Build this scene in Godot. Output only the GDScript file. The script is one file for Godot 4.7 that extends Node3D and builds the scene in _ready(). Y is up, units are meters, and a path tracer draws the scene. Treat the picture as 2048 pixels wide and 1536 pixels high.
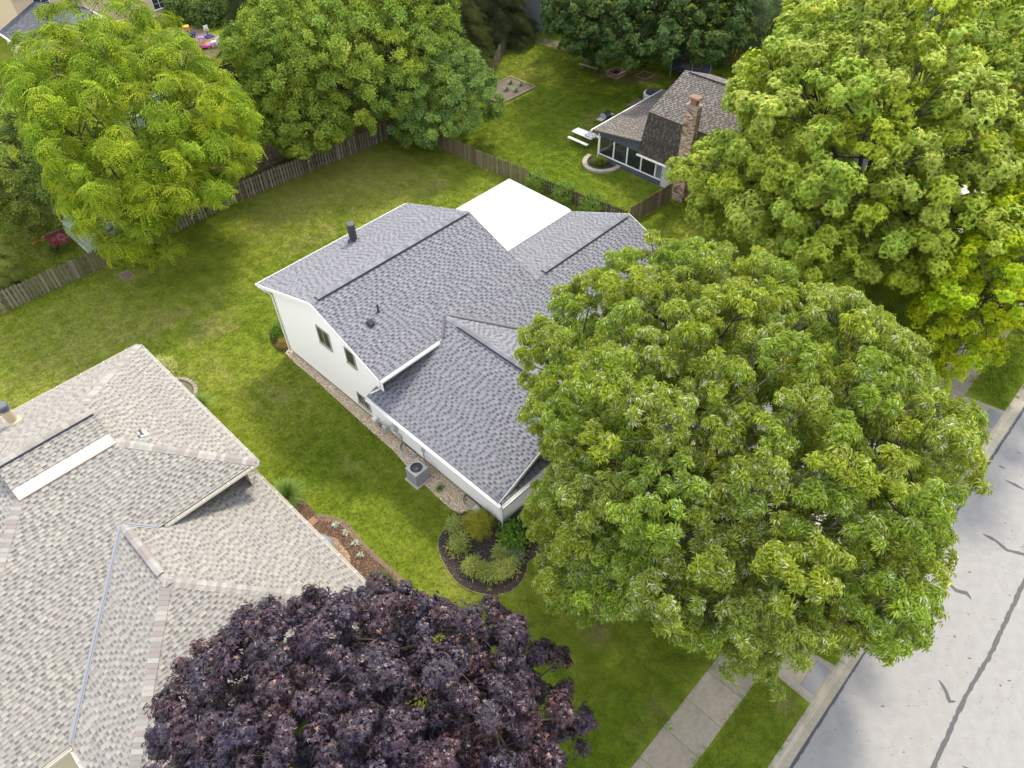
extends Node3D
# An aerial view of a suburban block: a white house with a grey shingle roof between a tan-roofed house and a gambrel house.
# X runs along the street, Z towards the street, Y up; metres.

const UP := Vector3.UP
var rng := RandomNumberGenerator.new()
var used_names := {}
var lawn_noise := FastNoiseLite.new()
var lawn_noise2 := FastNoiseLite.new()
var lawn_noise3 := FastNoiseLite.new()
var M := {}

class MB:
	var v := PackedVector3Array()
	var n := PackedVector3Array()
	var c := PackedColorArray()
	var ix := PackedInt32Array()
	# corners run counter-clockwise seen from outside
	func quad(a: Vector3, b: Vector3, d: Vector3, e: Vector3, col: Color) -> void:
		var nn := (b - a).cross(d - a)
		if nn.length_squared() < 1e-14:
			nn = (d - a).cross(e - a)
		nn = nn.normalized()
		var k := v.size()
		v.append(a); v.append(b); v.append(d); v.append(e)
		for i in 4:
			n.append(nn); c.append(col)
		ix.append_array(PackedInt32Array([k, k + 2, k + 1, k, k + 3, k + 2]))
	func tri(a: Vector3, b: Vector3, d: Vector3, col: Color) -> void:
		var nn := (b - a).cross(d - a).normalized()
		var k := v.size()
		v.append(a); v.append(b); v.append(d)
		for i in 3:
			n.append(nn); c.append(col)
		ix.append_array(PackedInt32Array([k, k + 2, k + 1]))
	func poly(p: Array, col: Color) -> void:
		for i in range(1, p.size() - 1):
			tri(p[0], p[i], p[i + 1], col)
	func obox(o: Vector3, ax: Vector3, ay: Vector3, az: Vector3, col: Color) -> void:
		# o: corner; ax, ay, az: right-handed edges
		var p := [o, o + ax, o + ax + ay, o + ay, o + az, o + ax + az, o + ax + ay + az, o + ay + az]
		quad(p[4], p[5], p[6], p[7], col); quad(p[1], p[0], p[3], p[2], col)
		quad(p[0], p[4], p[7], p[3], col); quad(p[5], p[1], p[2], p[6], col)
		quad(p[3], p[7], p[6], p[2], col); quad(p[0], p[1], p[5], p[4], col)
	func box(a: Vector3, b: Vector3, col: Color) -> void:
		var s := b - a
		obox(a, Vector3(s.x, 0, 0), Vector3(0, s.y, 0), Vector3(0, 0, s.z), col)
	func bevel_box(a: Vector3, b: Vector3, r: float, col: Color) -> void:
		# a box whose upper edges are chamfered
		var y := b.y - r
		var p := [Vector3(a.x, a.y, a.z), Vector3(b.x, a.y, a.z), Vector3(b.x, a.y, b.z), Vector3(a.x, a.y, b.z)]
		var q := []
		var t := []
		for i in 4:
			q.append(Vector3(p[i].x, y, p[i].z))
			t.append(Vector3(clampf(p[i].x, a.x + r, b.x - r), b.y, clampf(p[i].z, a.z + r, b.z - r)))
		for i in 4:
			var j := (i + 1) % 4
			quad(p[j], p[i], q[i], q[j], col); quad(q[j], q[i], t[i], t[j], col)
		quad(t[3], t[2], t[1], t[0], col); quad(p[0], p[1], p[2], p[3], col)
	func tube(pts: Array, radii: Array, sides: int, col: Color, cap := true) -> void:
		var k0 := v.size()
		var side := Vector3.RIGHT
		for i in pts.size():
			var d: Vector3 = (pts[mini(i + 1, pts.size() - 1)] - pts[maxi(i - 1, 0)])
			d = d.normalized() if d.length_squared() > 1e-12 else Vector3.UP
			side = side - d * side.dot(d)
			if side.length_squared() < 1e-4:
				side = d.cross(Vector3.FORWARD) if absf(d.z) < 0.9 else d.cross(Vector3.UP)
			side = side.normalized()
			var up := d.cross(side)
			for j in sides:
				var a := TAU * j / sides
				var nn := side * cos(a) + up * sin(a)
				v.append(pts[i] + nn * radii[i]); n.append(nn); c.append(col)
		for i in pts.size() - 1:
			for j in sides:
				var a := k0 + i * sides + j
				var b := k0 + i * sides + (j + 1) % sides
				ix.append_array(PackedInt32Array([a, a + sides, b, b, a + sides, b + sides]))
		if cap:
			for e in 2:
				var i: int = 0 if e == 0 else pts.size() - 1
				var d: Vector3 = (pts[0] - pts[1]).normalized() if e == 0 else (pts[i] - pts[i - 1]).normalized()
				var k := v.size()
				v.append(pts[i]); n.append(d); c.append(col)
				for j in sides:
					v.append(v[k0 + i * sides + j]); n.append(d); c.append(col)
				for j in sides:
					var b := k + 1 + j
					var g := k + 1 + (j + 1) % sides
					ix.append_array(PackedInt32Array([k, b, g] if e == 0 else [k, g, b]))
	func lathe(o: Vector3, prof: Array, sides: int, col: Color) -> void:
		# prof: Vector2(radius, height) from bottom to top, outside on the right
		for i in prof.size() - 1:
			for j in sides:
				var a := TAU * j / sides
				var b := TAU * (j + 1) / sides
				var p0: Vector2 = prof[i]
				var p1: Vector2 = prof[i + 1]
				quad(o + Vector3(cos(a) * p0.x, p0.y, sin(a) * p0.x), o + Vector3(cos(a) * p1.x, p1.y, sin(a) * p1.x), o + Vector3(cos(b) * p1.x, p1.y, sin(b) * p1.x), o + Vector3(cos(b) * p0.x, p0.y, sin(b) * p0.x), col)
	func mesh() -> ArrayMesh:
		var arr := []
		arr.resize(Mesh.ARRAY_MAX)
		arr[Mesh.ARRAY_VERTEX] = v; arr[Mesh.ARRAY_NORMAL] = n; arr[Mesh.ARRAY_COLOR] = c; arr[Mesh.ARRAY_INDEX] = ix
		var m := ArrayMesh.new()
		m.add_surface_from_arrays(Mesh.PRIMITIVE_TRIANGLES, arr)
		return m

func numbered(called: String) -> String:
	var k: int = used_names.get(called, 0)
	used_names[called] = k + 1
	return called if k == 0 else "%s_%03d" % [called, k]

func tag(o: Node, label := "", category := "", group := "", kind := "") -> void:
	if label: o.set_meta("label", label)
	if category: o.set_meta("category", category)
	if group: o.set_meta("group", group)
	if kind: o.set_meta("kind", kind)

func thing(called: String, label: String, category: String, at := Vector3.ZERO, group := "") -> Node3D:
	var o := Node3D.new()
	o.name = numbered(called)
	add_child(o)
	o.position = at
	tag(o, label, category, group)
	return o

# a part whose shape is given in world coordinates
func part(parent: Node3D, called: String, shape, material: Material, label := "") -> MeshInstance3D:
	var o := MeshInstance3D.new()
	o.name = called
	o.mesh = shape.mesh() if shape is MB else shape
	o.material_override = material
	parent.add_child(o, true)
	o.position = -offset_of(parent)
	if label: o.set_meta("label", label)
	return o

func offset_of(p: Node3D) -> Vector3:
	var s := Vector3.ZERO
	var q: Node = p
	while q != self and q is Node3D:
		s += q.position
		q = q.get_parent()
	return s

# a part whose shape is given about its own origin
func piece(parent: Node3D, called: String, shape: Mesh, material: Material, tr: Transform3D) -> MeshInstance3D:
	var o := MeshInstance3D.new()
	o.name = called
	o.mesh = shape
	o.material_override = material
	parent.add_child(o, true)
	o.transform = Transform3D(tr.basis, tr.origin - offset_of(parent))
	return o

func structure(called: String, shape, material: Material) -> MeshInstance3D:
	var o := MeshInstance3D.new()
	o.name = numbered(called)
	o.mesh = shape.mesh() if shape is MB else shape
	o.material_override = material
	add_child(o)
	o.set_meta("kind", "structure")
	return o

func scatter(parent: Node, called: String, mesh: Mesh, material: Material, trs: Array, cols: Array) -> MultiMeshInstance3D:
	var mm := MultiMesh.new()
	mm.transform_format = MultiMesh.TRANSFORM_3D
	mm.use_colors = true
	mm.mesh = mesh
	mm.instance_count = trs.size()
	for i in trs.size():
		mm.set_instance_transform(i, trs[i])
		mm.set_instance_color(i, cols[i])
	var o := MultiMeshInstance3D.new()
	o.multimesh = mm
	o.material_override = material
	if parent == self:
		o.name = numbered(called)
		add_child(o)
	else:
		o.name = called
		parent.add_child(o, true)
		o.position = -offset_of(parent)
	return o

func lin(r: float, g: float, b: float) -> Color:
	return Color(r, g, b)

func smat(col: Color, rough := 0.85, metal := 0.0, spec := 0.5) -> StandardMaterial3D:
	var m := StandardMaterial3D.new()
	m.albedo_color = col.linear_to_srgb()
	m.roughness = rough
	m.metallic = metal
	m.metallic_specular = spec
	return m

func vmat(rough := 0.85, spec := 0.4) -> StandardMaterial3D:
	var m := StandardMaterial3D.new()
	m.vertex_color_use_as_albedo = true
	m.roughness = rough
	m.metallic_specular = spec
	return m

func leafmat(backlight: Color, rough := 0.5, spec := 0.4) -> StandardMaterial3D:
	var m := vmat(rough, spec)
	m.backlight_enabled = true
	m.backlight = backlight
	m.cull_mode = BaseMaterial3D.CULL_DISABLED
	return m

func noise_image(size: int, seed_: int, freq: float, octaves := 4) -> PackedByteArray:
	var f := FastNoiseLite.new()
	f.seed = seed_
	f.noise_type = FastNoiseLite.TYPE_SIMPLEX_SMOOTH
	f.frequency = freq
	f.fractal_octaves = octaves
	var im := f.get_seamless_image(size, size)
	im.convert(Image.FORMAT_L8)
	return im.get_data()

# a colour texture: fine noise over coarse noise between two colours (linear), with sparse specks
func grain_tex(size: int, seed_: int, fine: float, coarse: float, lo: Color, hi: Color, share: float, speck := 0.0, speck_col := Color.BLACK) -> ImageTexture:
	var a := noise_image(size, seed_, fine, 3)
	var b := noise_image(size, seed_ + 7, coarse, 4)
	var ramp := []
	for i in 256:
		var q := lo.lerp(hi, i / 255.0).linear_to_srgb()
		ramp.append(q)
	var out := PackedByteArray()
	out.resize(size * size * 3)
	var r := RandomNumberGenerator.new()
	r.seed = seed_
	var sc := speck_col.linear_to_srgb()
	for i in size * size:
		var t := int(clampf(a[i] * share + b[i] * (1.0 - share), 0, 255))
		var q: Color = ramp[t]
		if speck > 0.0 and r.randf() < speck:
			q = q.lerp(sc, r.randf_range(0.3, 0.9))
		out[i * 3] = int(q.r * 255); out[i * 3 + 1] = int(q.g * 255); out[i * 3 + 2] = int(q.b * 255)
	var im := Image.create_from_data(size, size, false, Image.FORMAT_RGB8, out)
	im.generate_mipmaps()
	return ImageTexture.create_from_image(im)

func textured(m: StandardMaterial3D, t: Texture2D, metres: float) -> StandardMaterial3D:
	m.albedo_texture = t
	m.uv1_triplanar = true
	m.uv1_world_triplanar = true
	m.uv1_scale = Vector3.ONE / metres
	return m

func vary(c: Color, a: float) -> Color:
	var k := 1.0 + rng.randf_range(-a, a)
	return Color(c.r * k, c.g * k, c.b * k)

func rand_unit() -> Vector3:
	var z := rng.randf_range(-1, 1)
	var a := rng.randf() * TAU
	var q := sqrt(1.0 - z * z)
	return Vector3(q * cos(a), z, q * sin(a))

# ---------- roofs and walls laid in courses ----------
func span_at(poly: PackedVector2Array, s: float) -> Vector2:
	var lo := 1e9
	var hi := -1e9
	var k := poly.size()
	for i in k:
		var a := poly[i]
		var b := poly[(i + 1) % k]
		if (a.y <= s and b.y >= s) or (b.y <= s and a.y >= s):
			if absf(a.y - b.y) < 1e-6:
				lo = minf(lo, minf(a.x, b.x)); hi = maxf(hi, maxf(a.x, b.x))
			else:
				var x := a.x + (b.x - a.x) * (s - a.y) / (b.y - a.y)
				lo = minf(lo, x); hi = maxf(hi, x)
	return Vector2(lo, hi)

# corners: convex polygon in the roof plane (world). e: along the eave, o: a point on the eave. Adds a deck to `deck` and shingles to `sh`.
func shingle_plane(deck: MB, sh: MB, corners: Array, o: Vector3, e: Vector3, seed_: int, tab_cols: Array, gap_cols: Array, expo := 0.143) -> void:
	var n: Vector3 = (corners[1] - corners[0]).cross(corners[2] - corners[0]).normalized()
	if n.y < 0: n = -n
	e = (e - n * e.dot(n)).normalized()
	var s := n.cross(e).normalized()
	if s.y < 0:
		e = -e
		s = n.cross(e).normalized()
	var poly := PackedVector2Array()
	var smin := 1e9
	var smax := -1e9
	for p in corners:
		var q := Vector2((p - o).dot(e), (p - o).dot(s))
		poly.append(q)
		smin = minf(smin, q.y); smax = maxf(smax, q.y)
	# the deck: a slab under the shingles
	var ring := corners.duplicate()
	if (ring[1] - ring[0]).cross(ring[2] - ring[0]).dot(n) < 0: ring.reverse()
	var dcol: Color = gap_cols[0]
	var low := []
	for p in ring: low.append(p - n * 0.1)
	deck.poly(ring, dcol)
	var rl := low.duplicate(); rl.reverse()
	deck.poly(rl, dcol)
	for i in ring.size():
		var j := (i + 1) % ring.size()
		deck.quad(low[i], low[j], ring[j], ring[i], dcol)
	var r := RandomNumberGenerator.new()
	for k in range(int(floor(smin / expo)), int(ceil(smax / expo))):
		var s0 := maxf(k * expo, smin)
		var s1 := minf((k + 1) * expo, smax)
		if s1 - s0 < 0.005: continue
		var a := span_at(poly, s0 + 1e-4)
		var b := span_at(poly, s1 - 1e-4)
		r.seed = seed_ * 100003 + k * 7919
		var u := -40.0 + r.randf() * 0.3
		var tab := true
		var umin := minf(a.x, b.x)
		var umax := maxf(a.y, b.y)
		var course := r.randf_range(0.97, 1.03)
		while u < umax:
			var w := r.randf_range(0.10, 0.24) if tab else r.randf_range(0.10, 0.20)
			var cols: Array = tab_cols if tab else gap_cols
			var col: Color = cols[r.randi() % cols.size()]
			var kk := r.randf_range(0.95, 1.05) * course
			if u + w > umin:
				var u0a := clampf(u, a.x, a.y); var u1a := clampf(u + w, a.x, a.y)
				var u0b := clampf(u, b.x, b.y); var u1b := clampf(u + w, b.x, b.y)
				if u1a - u0a > 0.003 or u1b - u0b > 0.003:
					var lift := 0.030 if tab else 0.019
					var c2 := Color(col.r * kk, col.g * kk, col.b * kk)
					var p0 := o + e * u0a + s * s0 + n * lift
					var p1 := o + e * u1a + s * s0 + n * lift
					var p2 := o + e * u1b + s * s1 + n * (lift - 0.016)
					var p3 := o + e * u0b + s * s1 + n * (lift - 0.016)
					if tab:
						sh.quad(p0, p1, p2, p3, c2)
					else:   # the cut-out between two tabs: plain granules below, the dark printed band above
						var q0 := p0.lerp(p3, 0.42)
						var q1 := p1.lerp(p2, 0.42)
						var base: Color = tab_cols[r.randi() % tab_cols.size()]
						sh.quad(p0, p1, q1, q0, base.lerp(c2, 0.35))
						sh.quad(q0, q1, p2, p3, c2)
					var dn := n * (lift - 0.001)
					sh.quad(p0 - dn, p1 - dn, p1, p0, c2 * 0.45 if tab else c2)   # cut edges: black asphalt core, darkened further to paint in the course shadow line
					if tab:
						sh.quad(p3 - n * 0.010, p0 - n * 0.011, p0, p3, c2)
						sh.quad(p1 - n * 0.011, p2 - n * 0.010, p2, p1, c2)
			u += w
			tab = not tab

# lap siding over a convex wall polygon; n points outwards
func siding(mb: MB, corners: Array, n: Vector3, col: Color, expo := 0.115) -> void:
	var e := UP.cross(n).normalized()
	var o := Vector3(corners[0].x, 0, corners[0].z)
	var poly := PackedVector2Array()
	var lo := 1e9
	var hi := -1e9
	for p in corners:
		poly.append(Vector2((p - o).dot(e), p.y))
		lo = minf(lo, p.y); hi = maxf(hi, p.y)
	var k := 0
	while lo + k * expo < hi - 0.004:
		var s0 := lo + k * expo
		var s1 := minf(s0 + expo, hi)
		var a := span_at(poly, s0 + 1e-4)
		var b := span_at(poly, s1 - 1e-4)
		var q := func(u: float, y: float, out: float) -> Vector3: return o + e * u + UP * y + n * out
		mb.quad(q.call(a.x, s0, 0.016), q.call(a.y, s0, 0.016), q.call(b.y, s1, 0.002), q.call(b.x, s1, 0.002), col)
		mb.quad(q.call(a.x, s0, 0.0), q.call(a.y, s0, 0.0), q.call(a.y, s0, 0.016), q.call(a.x, s0, 0.016), col)
		k += 1

# a board from a to b: width across `side`, thickness along `out`
func board(mb: MB, a: Vector3, b: Vector3, side: Vector3, out: Vector3, col: Color) -> void:
	var ax := b - a
	if ax.cross(side).dot(out) < 0:
		mb.obox(a + side, ax, -side, out, col)
	else:
		mb.obox(a, ax, side, out, col)

# eaves gutter: an open channel from a to b, `out` away from the house
func gutter(parent: Node3D, a: Vector3, b: Vector3, out: Vector3, mat: Material, col: Color) -> void:
	var mb := MB.new()
	var d := 0.115
	var h := 0.11
	var t := 0.008
	board(mb, a, b, UP * h, out * t, col)
	board(mb, a, b, out * d, UP * t, col)
	board(mb, a + out * (d - t), b + out * (d - t), UP * (h + 0.004), out * t, col)
	var ends := (b - a).normalized() * t
	board(mb, a, a + ends, UP * h, out * d, col)
	board(mb, b - ends, b, UP * h, out * d, col)
	var g := part(parent, "gutter", mb, mat)
	var L := (b - a).length()
	var x := 0.5
	while x < L - 0.2:
		var hk := MB.new()
		var p := a + (b - a).normalized() * x + UP * (h - 0.004)
		board(hk, p, p + (b - a).normalized() * 0.03, out * (d + 0.01), UP * 0.012, col)
		part(g, "hanger", hk, mat)
		x += 1.05

# ridge or hip caps: separate cap shingles from a to b, folded over the two slopes n1, n2
func caps(parent: Node3D, a: Vector3, b: Vector3, d1: Vector3, d2: Vector3, width: float, step: float, lift: float, mats: Array) -> void:
	var ax := (b - a).normalized()
	var L := (b - a).length()
	var count := int(ceil(L / step))
	var meshes := []
	for variant in 2:
		var mb := MB.new()
		var l := step * 1.25
		var nn := (d1 + d2)
		var up := -nn.normalized() if nn.length() > 0.01 else UP
		if up.y < 0: up = -up
		for side in [d1, d2]:
			var d: Vector3 = side
			var p0 := up * (0.012 + variant * 0.002)
			var p1 := ax * l + up * 0.003
			var p2 := p1 + d * width
			var p3 := p0 + d * width
			var w := Color(1, 1, 1)
			if (p1 - p0).cross(p3 - p0).y > 0:
				mb.quad(p0, p1, p2, p3, w)
				mb.quad(p3, p2, p2 - up * 0.012, p3 - up * 0.02, w)
				mb.quad(p0 - up * 0.012, p0, p3, p3 - up * 0.012, w)
			else:
				mb.quad(p0, p3, p2, p1, w)
				mb.quad(p2, p3, p3 - up * 0.02, p2 - up * 0.012, w)
				mb.quad(p0, p0 - up * 0.012, p3 - up * 0.012, p3, w)
		meshes.append(mb.mesh())
	for k in count:
		var lup := (-(d1 + d2)).normalized()
		if lup.y < 0: lup = -lup
		piece(parent, "cap_shingle", meshes[k % 2], mats[rng.randi() % mats.size()], Transform3D(Basis.IDENTITY, a + ax * (k * step) + lup * lift))

# a framed window on a wall: c = centre of its foot, along = unit to the right seen from outside, n = outwards
func window(parent: Node3D, c: Vector3, along: Vector3, n: Vector3, w: float, h: float, panes: int, fm: Material, gm: Material, rails := 0) -> void:
	var fr := MB.new()
	var t := 0.055
	var col := Color(1, 1, 1)
	var l := c - along * (w / 2)
	board(fr, l, l + UP * h, along * t, n * 0.05, col)
	board(fr, l + along * (w - t), l + along * (w - t) + UP * h, along * t, n * 0.05, col)
	board(fr, l + UP * (h - t) + along * t, l + UP * (h - t) + along * (w - t), UP * t, n * 0.05, col)
	board(fr, l + along * t, l + along * (w - t), UP * t, n * 0.05, col)
	var o := part(parent, "window", fr, fm)
	var pw := (w - 2 * t) / panes
	for i in panes:
		var g := MB.new()
		var p := l + along * (t + i * pw + 0.012) + UP * t + n * 0.012
		board(g, p, p + along * (pw - 0.024), UP * (h - 2 * t), n * 0.008, col)
		part(o, "pane", g, gm)
	for i in panes - 1:
		var q := MB.new()
		var p := l + along * (t + (i + 1) * pw - 0.02) + UP * t
		board(q, p, p + UP * (h - 2 * t), along * 0.04, n * 0.042, col)
		part(o, "mullion", q, fm)
	for i in rails:
		var q := MB.new()
		var p := l + along * t + UP * (t + (h - 2 * t) * (i + 1) / (rails + 1.0) - 0.01)
		board(q, p, p + along * (w - 2 * t), UP * 0.02, n * 0.03, col)
		part(o, "glazing_bar", q, fm)
	var sl := MB.new()
	board(sl, l - along * 0.03 - UP * 0.03, l + along * (w + 0.03) - UP * 0.03, UP * 0.03, n * 0.085, col)
	part(o, "sill", sl, fm)
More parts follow.
